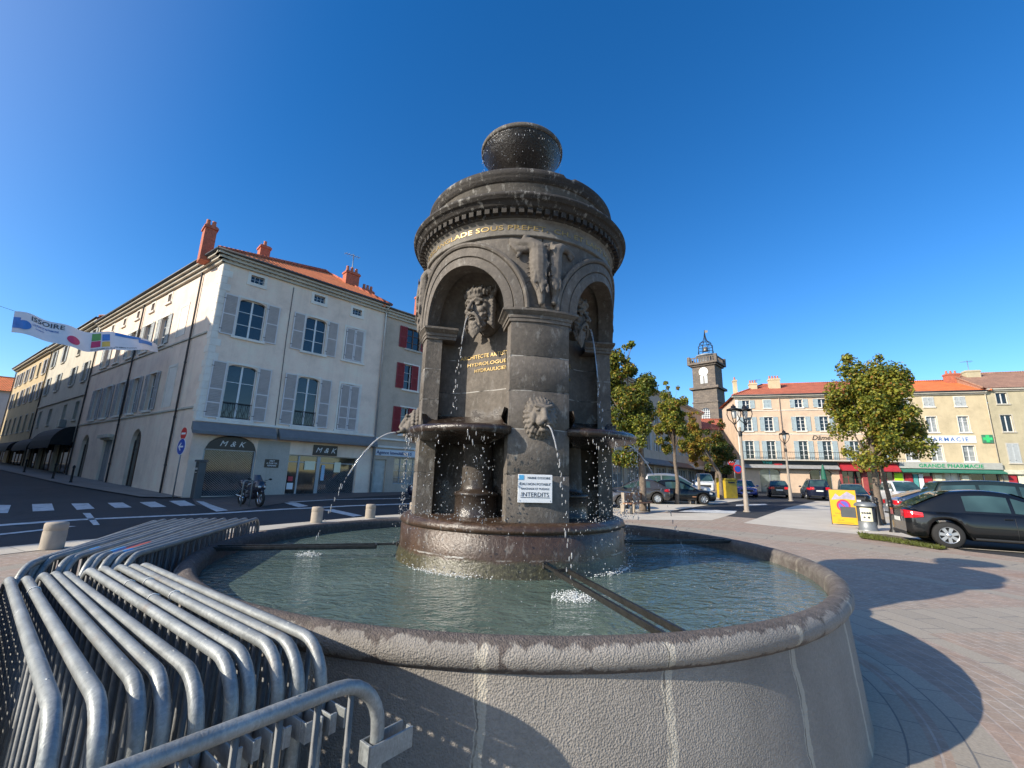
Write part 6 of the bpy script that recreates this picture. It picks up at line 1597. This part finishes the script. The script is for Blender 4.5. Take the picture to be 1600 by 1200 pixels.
# ---------------------------------------------------------------- clock tower
def clock_tower():
    m, nt, b = newmat('tower_stone'); co_ = objco(nt)
    tb = nt.nodes.new('ShaderNodeTexBrick'); x, y, z = sep(nt, co_); nt.links.new(comb(nt, mth(nt, 'ADD', x, y), z, 0.), tb.inputs['Vector'])
    tb.inputs['Scale'].default_value = 1.; tb.inputs['Brick Width'].default_value = .75; tb.inputs['Row Height'].default_value = .36; tb.inputs['Mortar Size'].default_value = .02
    for i, c in (('Color1', (.19, .155, .125)), ('Color2', (.13, .11, .095)), ('Mortar', (.075, .066, .058))): tb.inputs[i].default_value = rgb(c)
    nt.links.new(mix(nt, .5, tb.outputs['Color'], ramp(nt, noise(nt, 1.5, 5, .7, co_), [(.3, .3), (.7, .7)]), 'OVERLAY'), b.inputs['Base Color']); b.inputs['Roughness'].default_value = .9
    TS = m
    D = 92.; d = ray(1109, 640); k = D/d[1]; cx, cy = d[0]*k, d[1]*k
    Z = lambda py: height_at(1106, py, cx, cy)
    t = thing('clock_tower', 'dark stone clock tower with a white dial and an open iron bell cage', 'tower', (cx, cy, 0), radians(-43))
    zt, zm, zl = Z(575), Z(609), Z(632); s = 2.35; s2 = 2.55
    f = Fac(t)
    def ring(nm, a, z0, z1, mt=TS): return MB().bbox(-a, a, -a, a, z0, z1, .03).build(nm, mt, t)
    ring('lower_stage', s2, -1, zl); ring('string_course', s2+.12, zl, zl+.3); ring('middle_stage', s2-.05, zl+.3, zm-.25); ring('string_course', s2+.45, zm-.25, zm+.25); ring('belfry_stage', s, zm+.25, zt); ring('parapet_base', s+.35, zt, zt+.35); ring('parapet_cornice', s+.75, zt+.35, zt+.75)
    zp = zt+.75
    for sx in (-1, 1):
        for sy in (-1, 1): MB().bbox(sx*(s+.45)-.3, sx*(s+.45)+.3, sy*(s+.45)-.3, sy*(s+.45)+.3, zp, zp+1.45, .03).build('corner_pier', TS, t)
    for a in range(4):
        m_ = MB(); T = Matrix.Rotation(a*pi/2, 4, 'Z'); m_.box(-s-.2, s+.2, -s-.6, -s-.4, zp+1.0, zp+1.2, 0, T)
        for q in range(9): m_.box(-s+q*.55, -s+.2+q*.55, -s-.57, -s-.43, zp, zp+1.0, 0, T)
        m_.build('balustrade', TS, t)
    MB().lathe([(1.5, zp), (1.5, zp+1.7), (2.1, zp+1.8), (2.15, zp+2.0), (1.3, zp+2.3), (0, zp+2.4)], 16).build('lantern_drum', M('zinc_roof', (.30, .32, .34), .5, .3), t)
    zc = zp+2.3; zx = Z(539)
    mb = MB()
    for q in range(8):
        a = q*pi/4; mb.tube([(1.6*cos(a), 1.6*sin(a), zc), (1.5*cos(a), 1.5*sin(a), zx-.4), (1.15*cos(a), 1.15*sin(a), zx+.4), (.45*cos(a), .45*sin(a), zx+1.0), (.2*cos(a), .2*sin(a), zx+1.8), (0, 0, zx+3.2)], .055, 6)
    for z, r in ((zc+.5, 1.58), (zx-.4, 1.5), (zx+.4, 1.15)): mb.tube([(r*cos(q*pi/12), r*sin(q*pi/12), z) for q in range(24)], .06, 6, closed=True)
    ztop = Z(515); mb.tube([(0, 0, zx+2.5), (0, 0, ztop)], .05, 6); mb.add([(0, 0, ztop-.8), (.7, 0, ztop-.7), (.7, .02, ztop-.2), (0, .02, ztop-.1)], [(0, 1, 2, 3)]); mb.build('bell_cage', BLACK, t)
    MB().lathe([(.62, zx-1.4), (.5, zx-1.0), (.35, zx-.5), (.0, zx-.3)], 16).build('bell', M('bell_bronze', (.30, .27, .22), .4, .7), t)
    zd = Z(584); o = disc_mb(zd, .95, -s-.06, 32); o.build('clock_dial', M('dial_white', (.8, .8, .77), .5, 0, .03), t); mb = MB(); mb.tube([(0, -s-.09, zd), (.5, -s-.09, zd-.35)], .05, 5); mb.tube([(0, -s-.09, zd), (-.15, -s-.09, zd+.45)], .06, 5); mb.build('clock_hands', BLACK, t)
    zw = Z(602); 
    for x0 in (-.75, .1): MB().bbox(x0, x0+.65, -s-.03, -s, zw, zw+1.7, .02).build('belfry_shutter', S_WHITE, t)
    zA, zB = Z(658), Z(640)
    pr = [(-.85, zA), (.85, zA), (.85, zB-.8)]+[(.85*cos(a), zB-.8+.85*sin(a)) for a in [q*pi/10 for q in range(11)]]+[(-.85, zB-.8)]
    MB().prism(pr, -s2-.03, -s2, lambda a, b_, d_: (a, d_, b_)).build('arched_window', GL, t)
    mb = MB()
    for q in range(-2, 3): mb.box(q*.36-.04, q*.36+.04, -s2-.06, -s2-.03, zA, zB-.2-.12*abs(q))
    for q in range(5): mb.box(-.85, .85, -s2-.058, -s2-.03, zA+q*(zB-.8-zA)/4-.03, zA+q*(zB-.8-zA)/4+.03)
    mb.build('window_bars', FRAMEW, t)
clock_tower()
# folded green parasols by the shops
for u, lab in ((8.1, 'folded green parasol outside the grocery, left one'), (13.0, 'folded green parasol beside the red shop front')):
    x, y = at_u(u); x += .29*-2.2; y -= .957*2.2; t = thing('parasol', lab, 'parasol', (x, y, gz(x, y)), 0, 'folded green parasols'); mb = MB(); mb.tube([(0, 0, 0), (0, 0, 3.4)], .04, 8); mb.lathe([(.3, 0), (.3, .1), (.05, .12)], 12); mb.build('pole', GREY, t)
    mb = MB(); mb.lathe([(.33, .9), (.30, 1.4), (.22, 2.3), (.12, 3.1), (.02, 3.4)], 10); mb.v = [(v[0]*(1+.2*sin(5*atan2(v[1], v[0]))), v[1]*(1+.2*sin(5*atan2(v[1], v[0]))), v[2]) for v in mb.v]; mb.build('canopy', GREENP, t)
# ================================================================ cars
def paint(name, base, metal=.0, rough=.25): return M(name, base, rough, metal, .05, 3, coat=.6 if max(base) < .05 else 1., spec=.35)
TYRE = M('tyre', (.018, .018, .018), .85, 0, .2, 20); ALLOY = M('alloy', (.55, .56, .58), .3, .8, .05); CGL = Mglass('car_glass', (.03, .06, .06), .02); TAIL = M('tail_light', (.55, .012, .02), .12, 0, .2, 12, coat=1.); HEADL = M('head_light', (.62, .64, .66), .08, 0, .15, 20, coat=1.); PLATE = M('number_plate', (.75, .76, .72), .4, 0, .03); TRIMB = M('black_trim', (.02, .02, .021), .6, 0, .1)
STY = {  # fractions of length / height: rear glass base, roof rear, roof front, screen base, bonnet height, belt height
 'hatch': dict(rb=.03, rr=.235, rf=.50, wb=.755, hood=.575, belt=.625, nose=.50, deck=.66),
 'mpv': dict(rb=.02, rr=.09, rf=.55, wb=.80, hood=.56, belt=.60, nose=.50, deck=.60),
 'van': dict(rb=.01, rr=.03, rf=.66, wb=.86, hood=.56, belt=.56, nose=.50, deck=.56),
 'sedan': dict(rb=.12, rr=.30, rf=.56, wb=.74, hood=.60, belt=.64, nose=.52, deck=.66),
 'coupe': dict(rb=.04, rr=.30, rf=.52, wb=.72, hood=.58, belt=.66, nose=.50, deck=.68)}
def car(label, pos, az, L, W, H, col, style='hatch', rims=7, wheel_r=.315, name='parked_car', plate=True, bars=False):
    """pos = plan centre, az = compass angle of the nose from +y towards +x"""
    S = STY[style]; z0 = gz(*pos); t = thing(name, label, 'car', (pos[0], pos[1], z0), pi/2-az, 'cars parked on the square')
    X = lambda f: (f-.5)*L
    ax = (.185*L-L/2+.0, .815*L-L/2)
    xs = sorted({0, .012, .03, .06, 1, .99, .97, .94}|{i/44 for i in range(1, 44)})
    def zt(f):
        if f < S['rb']+.02: return H*(S['deck']-.02*(1-f/(S['rb']+.02)))
        if f < S['wb']: return H*S['belt']+H*(S['hood']+.03-S['belt'])*max(0, (f-.3)/(S['wb']-.3))*.8
        k = (f-S['wb'])/(1-S['wb']); return H*(S['hood']+.012-(S['hood']-S['nose'])*k**1.7)
    def hw(f):
        e = min(f, 1-f); k = min(1, e/.16); return W/2*(1-.17*(1-k)**2.2)
    def zb(f):
        x = X(f); z = .21
        for a in ax:
            q = wheel_r+.055
            if abs(x-a) < q: z = max(z, wheel_r+sqrt(q*q-(x-a)**2)*.98)
        e = min(f, 1-f); return z+.10*max(0, 1-e/.03) if e < .03 else z
    rings = []
    for f in xs:
        w, b, tp = hw(f), zb(f), zt(f); e = min(f, 1-f); p = 1-.10*max(0, 1-e/.03)**2; tp = b+(tp-b)*(1-.05*max(0, 1-e/.02))
        mid = b+(tp-b)*.52; mid2 = max(b+.02, .30)
        rings.append([(0, b), (w*.80*p, b), (w*.975*p, min(b+.05, tp-.2)), (w*p, max(mid*.72, b+.06)), (w*p*.995, mid+.04), (w*p*.965, tp-.10), (w*p*.90, tp-.025), (w*.72*p, tp), (w*.35*p, tp+.02), (0, tp+.025)])
    mb = MB(); k = len(rings[0]); n = len(xs)
    for sgn in (-1, 1):
        vs = [(X(f), sgn*y, z) for f, r in zip(xs, rings) for y, z in r]
        fs = [(i*k+q, i*k+q+1, (i+1)*k+q+1, (i+1)*k+q) for i in range(n-1) for q in range(k-1)]
        if sgn < 0: fs = [g[::-1] for g in fs]
        mb.add(vs, fs, 0, True)
    for i, f in ((0, 0.), (n-1, 1.)):
        r = rings[i]; pl = [(X(f), -y, z) for y, z in r]+[(X(f), y, z) for y, z in r[::-1]]; mb.add(pl, [tuple(range(len(pl)))], 0, False)
    # greenhouse
    def zr(f):
        if f < S['rr']: u = (f-S['rb'])/(S['rr']-S['rb']); return zt(S['rb'])+(H*.965-zt(S['rb']))*max(0, u)**.85
        if f < S['rf']: u = (f-S['rr'])/(S['rf']-S['rr']); return H*(.965+.035*sin(pi*min(1, u*.75+.25*u*u)))
        u = (f-S['rf'])/(S['wb']-S['rf']); return H*.965+(zt(S['wb'])+.0-H*.965)*(u**1.12) if True else 0
    gxs = [S['rb']+(S['wb']-S['rb'])*i/40 for i in range(41)]
    def gp(f):
        w = hw(f); b = zt(f)-.03; r = max(zr(f), b+.01); u = (r-b)/(H*.965-b+.001); wr = w*(.905-.20*min(1, u))
        return w*.905, b, wr, r
    gr = []
    for f in gxs: wb_, b, wr, r = gp(f); h = r-b; gr.append([(wb_, b), (wb_+(wr-wb_)*.5, b+(h-min(.09, h*.3))*.5), (wr, r-min(.09, h*.3)), (wr*.93, r-min(.03, h*.12)), (wr*.7, r), (0, r+.012)])
    k2 = 6
    for sgn in (-1, 1):
        vs = [(X(f), sgn*y, z) for f, r in zip(gxs, gr) for y, z in r]; fs = [(i*k2+q, i*k2+q+1, (i+1)*k2+q+1, (i+1)*k2+q) for i in range(40) for q in range(k2-1)]
        if sgn < 0: fs = [g[::-1] for g in fs]
        mb.add(vs, fs, 0, True)
    body = mb.build('body', col, t)
    def sidept(f, u, sgn, off=.008):
        wb_, b, wr, r = gp(f); h = r-b; top = r-min(.09, h*.3); return (X(f), sgn*(wb_+(wr-wb_)*u+off), b+(top-b)*u)
    fr0, fr1 = S['rb']+(S['rr']-S['rb'])*.75+(.10 if style == 'hatch' else .035), S['wb']-(S['wb']-S['rf'])*.18
    cuts = [(fr0, fr0+(fr1-fr0)*.46), (fr0+(fr1-fr0)*.50, fr1)]
    if style in ('mpv', 'van'): cuts = [(fr0-.02, fr0+(fr1-fr0)*.27), (fr0+(fr1-fr0)*.30, fr0+(fr1-fr0)*.60), (fr0+(fr1-fr0)*.63, fr1)]
    if style == 'van': cuts = cuts[2:]
    for sgn in (-1, 1):
        for a, b2 in cuts:
            m = MB(); m.grid(lambda u, v: sidept(a+(b2-a)*u, .10+.80*v, sgn), 12, 3, 0, True, sgn < 0); m.build('side_window', CGL, t)
        for a in (cuts[-1][0]-.01, ):
            m = MB(); m.bbox(X(a)-.10, X(a)+.06, -.012, .012, 0, .025, .005); m.v = [(v[0]-.1, v[1]+sgn*(hw(a)*.985), v[2]+zt(a)-.14) for v in m.v]; m.build('door_handle', col, t)
        f_m = S['wb']-.07; m = MB(); m.ball((X(f_m), sgn*(hw(f_m)*.93+.12), zt(f_m)+.06), (.06, .11, .075), 10, 7); m.build('wing_mirror', col, t)
        m = MB(); m.box(X(.30), X(.70), sgn*hw(.5)*1.0-.006, sgn*hw(.5)+.008, .26, .30); m.build('sill_trim', TRIMB, t)
        for cf in (cuts[-1][0]-.012,):        # door gap
            m = MB(); m.tube([(X(cf), sgn*hw(cf)*q, z) for q, z in ((.975, .28), (1.001, .45), (.998, .6), (.966, zt(cf)-.1))], .006, 4); m.build('door_gap', TRIMB, t)
    def slope(f0, f1, mat, nm):
        m = MB(); m.grid(lambda u, v: (lambda f: (X(f)+(.012 if f0 > .4 else -.012), (v*2-1)*gp(f)[2]*.90, gp(f)[3]+.006))(f0+(f1-f0)*u), 8, 6, 0, True, f0 > .4); m.build(nm, mat, t)
    slope(S['rf']+(S['wb']-S['rf'])*.05, S['rf']+(S['wb']-S['rf'])*.95, CGL, 'windscreen')
    if style != 'van': slope(S['rb']+(S['rr']-S['rb'])*.12, S['rb']+(S['rr']-S['rb'])*.93, CGL, 'rear_window')
    # wheels
    for a in ax:
        for sgn in (-1, 1):
            yo = sgn*(W/2-.115); m = MB(); R_ = wheel_r
            prof = [(-.10, R_*.62), (-.105, R_*.93), (-.075, R_), (.075, R_), (.105, R_*.93), (.10, R_*.62)]
            vs = [(a+r*cos(2*pi*i/32), yo+y, R_+r*sin(2*pi*i/32)) for i in range(32) for y, r in prof]
            m.add(vs, [(i*6+q, i*6+q+1, ((i+1) % 32)*6+q+1, ((i+1) % 32)*6+q) for i in range(32) for q in range(5)], 0, True)
            w_ = m.build('wheel', TYRE, t); m = MB(); yf = yo+sgn*.085
            m.add([(a, yf-sgn*.05, R_)]+[(a+R_*.63*cos(2*pi*i/28), yf-sgn*.05, R_+R_*.63*sin(2*pi*i/28)) for i in range(28)], [(0, 1+i, 1+(i+1) % 28) for i in range(28)]); m.build('hub', TRIMB, w_)
            m = MB(); m.tube([(a+R_*.62*cos(2*pi*i/28), yf, R_+R_*.62*sin(2*pi*i/28)) for i in range(28)], .016, 6, closed=True)
            for q in range(rims):
                th = 2*pi*q/rims+.3; ca, sa = cos(th), sin(th); r0, r1 = R_*.12, R_*.60
                m.add([(a+r0*ca-.03*sa, yf, R_+r0*sa+.03*ca), (a+r0*ca+.03*sa, yf, R_+r0*sa-.03*ca), (a+r1*ca+.042*sa, yf, R_+r1*sa-.042*ca), (a+r1*ca-.042*sa, yf, R_+r1*sa+.042*ca)], [(0, 1, 2, 3)])
            m.ball((a, yf, R_), (R_*.17, .02, R_*.17), 12, 6); m.build('rim', ALLOY, w_)
    # lamps, plates, grille
    for sgn in (-1, 1):
        m = MB()
        def tl(u, v):
            f = -.004+.085*u; z = H*(.47+.035*u)+v*H*(.15-.075*u); zz = min(z, zt(max(f, 0))-.03)
            return (X(max(f, -.002)), sgn*(hw(max(f, 0))*(.962 if v > .7 else .99)*(1-.10*max(0, 1-f/.03)**2)+.014), zz)
        m.grid(tl, 10, 5, 0, True, sgn < 0)
        m.grid(lambda u, v: (X(0)-.014, sgn*hw(0)*.9*(.58+.42*u), H*.49+v*H*.125), 5, 4, 0, True, sgn > 0); m.build('tail_light', TAIL, t)
        m = MB(); m.grid(lambda u, v: (X(1-.10*u-.002*v)+.012*(1-u), sgn*(hw(1-.10*u)*(.66+.32*min(1, u*1.6))+.012), H*(.40+.03*u)+v*H*.075), 8, 4, 0, True, sgn > 0); m.build('headlight', HEADL, t)
    if plate:
        for f, sx in ((0, -1), (1, 1)): m = MB(); m.box(min(X(f)+sx*.015, X(f)+sx*.03), max(X(f)+sx*.015, X(f)+sx*.03), -.26, .26, H*(.40 if f == 0 else .24), H*(.40 if f == 0 else .24)+.11); m.build('number_plate', PLATE, t)
    m = MB(); m.box(X(1)+.004, X(1)+.016, -W*.28, W*.28, H*.30, H*.42); m.build('grille', TRIMB, t)
    m = MB(); m.box(X(0)-.016, X(0)-.002, -W*.36, W*.36, .26, .34); m.build('rear_valance', TRIMB, t)
    if bars:
        for sgn in (-1, 1): m = MB(); m.tube([(X(S['rr']), sgn*W*.30, H*.985), (X(.35), sgn*W*.32, H+.05), (X(S['rf']), sgn*W*.30, H*.99)], .02, 6); m.build('roof_bar', TRIMB, t)
    return t
BLK = paint('paint_black', (.006, .007, .008)); DGR = paint('paint_dark_green', (.02, .032, .03), .3); SIL = paint('paint_silver', (.42, .43, .44), .6, .3); WHT = paint('paint_white', (.68, .69, .70)); DBL = paint('paint_dark_blue', (.015, .02, .045), .3); BLU = paint('paint_blue', (.012, .045, .27), .2); GRB = paint('paint_grey_brown', (.07, .066, .064), .5, .3); GRY = paint('paint_grey', (.15, .15, .16), .5, .3); NAV = paint('paint_charcoal', (.025, .027, .035), .3)
def D(az): return Vector((sin(az), cos(az)))
a = radians(119); d = D(a); rgt = Vector((d.y, -d.x)); L, W = 4.30, 1.82
wx = Vector(ground(1487, 857)); car('black hatchback with a red tail light and silver alloy wheels nearest to the basin', wx+d*(L/2-.185*L)-rgt*(W/2-.02), a, L, W, 1.50, BLK, 'hatch', 7, .325)
car('dark green people carrier parked behind the black hatchback', (17.3, 15.4), radians(117), 4.6, 1.85, 1.84, DGR, 'mpv')
car('silver hatchback with its white number plate towards the tree', (20.4, 20.9), radians(112), 4.1, 1.75, 1.46, SIL, 'coupe')
x, y = ground(1346, 793); car('black car facing the square between the yellow board and the tree', (x+.6, y+1.4), radians(214), 4.2, 1.75, 1.48, BLK, 'hatch', 5)
x, y = ground(1287, 782); car('dark blue estate seen from behind with roof bars', (x+.7, y+1.9), radians(26), 4.4, 1.82, 1.68, DBL, 'mpv', bars=True)
x, y = ground(1225, 778.5); car('charcoal car seen from behind in front of the grocery', (x+.7, y+1.9), radians(28), 4.1, 1.74, 1.50, NAV, 'hatch')
x, y = ground(1172, 777.5); car('bright blue hatchback driving towards the square', (x+.6, y+1.8), radians(205), 4.05, 1.74, 1.48, BLU, 'hatch')
x, y = ground(1102, 772); car('white delivery van with a dark windscreen behind the trees', (x+.9, y+2.2), radians(202), 4.9, 1.95, 1.97, WHT, 'van')
a = radians(284); d = D(a); lft = Vector((-d.y, d.x)); L, W = 4.05, 1.72; wx = Vector(ground(1028, 788)); car('grey brown hatchback with a red tail light behind the bench', wx+d*(L/2-.185*L)-lft*(W/2), a, L, W, 1.47, GRB, 'hatch', 9, .31)
car('grey car with its nose towards the tall dark tree', (4.7, 23.9), radians(101), 4.2, 1.75, 1.46, GRY, 'hatch')
car('silver people carrier behind the grey brown hatchback', (11.6, 31.2), radians(100), 4.5, 1.82, 1.85, SIL, 'mpv')
car('black car with its bonnet beside the light green tree', (10.9, 28.6), radians(99), 4.2, 1.76, 1.46, BLK, 'hatch')
car('dark blue car half hidden behind the left edge of the fountain', (-3.55, 25.2), radians(268), 4.1, 1.74, 1.47, DBL, 'hatch')
car('white car roof showing behind the silver hatchback', (28.0, 31.5), radians(205), 4.6, 1.85, 1.8, WHT, 'mpv')
car('dark car on the plaza side behind the green people carrier', (23.5, 20.6), radians(108), 4.3, 1.78, 1.5, NAV, 'hatch')
# ================================================================ light, sky, camera
SUN_AZ = atan2(-.894, -.448)      # compass angle of the sun from +y towards +x
SUN_EL = radians(27.)
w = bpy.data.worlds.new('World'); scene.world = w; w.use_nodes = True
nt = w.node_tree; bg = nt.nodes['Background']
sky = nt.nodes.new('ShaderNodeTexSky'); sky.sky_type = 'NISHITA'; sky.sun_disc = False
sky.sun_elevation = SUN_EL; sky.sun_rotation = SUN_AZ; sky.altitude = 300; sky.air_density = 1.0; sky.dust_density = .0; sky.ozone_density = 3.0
# deep blue away from the sun, made paler and brighter towards it as added fill
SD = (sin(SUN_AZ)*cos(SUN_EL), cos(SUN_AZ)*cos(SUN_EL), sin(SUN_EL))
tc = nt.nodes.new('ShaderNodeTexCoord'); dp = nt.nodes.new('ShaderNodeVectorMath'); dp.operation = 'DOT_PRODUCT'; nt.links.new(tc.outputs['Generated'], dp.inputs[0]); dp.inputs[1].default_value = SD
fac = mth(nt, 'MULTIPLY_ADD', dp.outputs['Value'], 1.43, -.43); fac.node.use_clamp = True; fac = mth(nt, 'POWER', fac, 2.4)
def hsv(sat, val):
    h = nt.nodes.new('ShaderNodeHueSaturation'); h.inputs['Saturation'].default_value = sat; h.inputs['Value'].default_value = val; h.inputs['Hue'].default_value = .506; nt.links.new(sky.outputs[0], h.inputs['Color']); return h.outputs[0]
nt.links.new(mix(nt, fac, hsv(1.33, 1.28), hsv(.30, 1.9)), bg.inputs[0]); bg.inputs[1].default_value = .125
sl = bpy.data.lights.new('sun', 'SUN'); sl.energy = 5.0; sl.angle = radians(.5); sl.color = (1., .91, .77)
so = bpy.data.objects.new('sun', sl); COL.objects.link(so)
sd = Vector((sin(SUN_AZ)*cos(SUN_EL), cos(SUN_AZ)*cos(SUN_EL), sin(SUN_EL)))
so.rotation_euler = sd.to_track_quat('Z', 'Y').to_euler(); so.location = sd*60

cam = bpy.data.cameras.new('camera'); co = bpy.data.objects.new('camera', cam); COL.objects.link(co)
cam.sensor_width = 36; cam.lens = 36*FPX/1600; cam.clip_start = .05; cam.clip_end = 3000
fw = Vector((0, cos(PITCH), sin(PITCH))); up = Vector((0, -sin(PITCH), cos(PITCH))); rt = Vector((1, 0, 0))
r2 = rt*cos(ROLL)+up*sin(ROLL); u2 = up*cos(ROLL)-rt*sin(ROLL)
co.matrix_world = Matrix(((r2.x, u2.x, -fw.x, 0), (r2.y, u2.y, -fw.y, 0), (r2.z, u2.z, -fw.z, CAMH), (0, 0, 0, 1)))
scene.camera = co
vs_ = scene.view_settings; scene.display_settings.display_device = 'sRGB'
vs_.view_transform = 'Standard'; vs_.look = 'None'; vs_.exposure = 0.42; vs_.gamma = 1.0; vs_.use_curve_mapping = False
scene.cycles.max_bounces = 6; scene.cycles.diffuse_bounces = 3; scene.cycles.glossy_bounces = 3; scene.cycles.transmission_bounces = 4
scene.cycles.use_adaptive_sampling = True; scene.cycles.adaptive_threshold = .015
scene.cycles.caustics_reflective = False; scene.cycles.caustics_refractive = False
scene.cycles.use_denoising = True
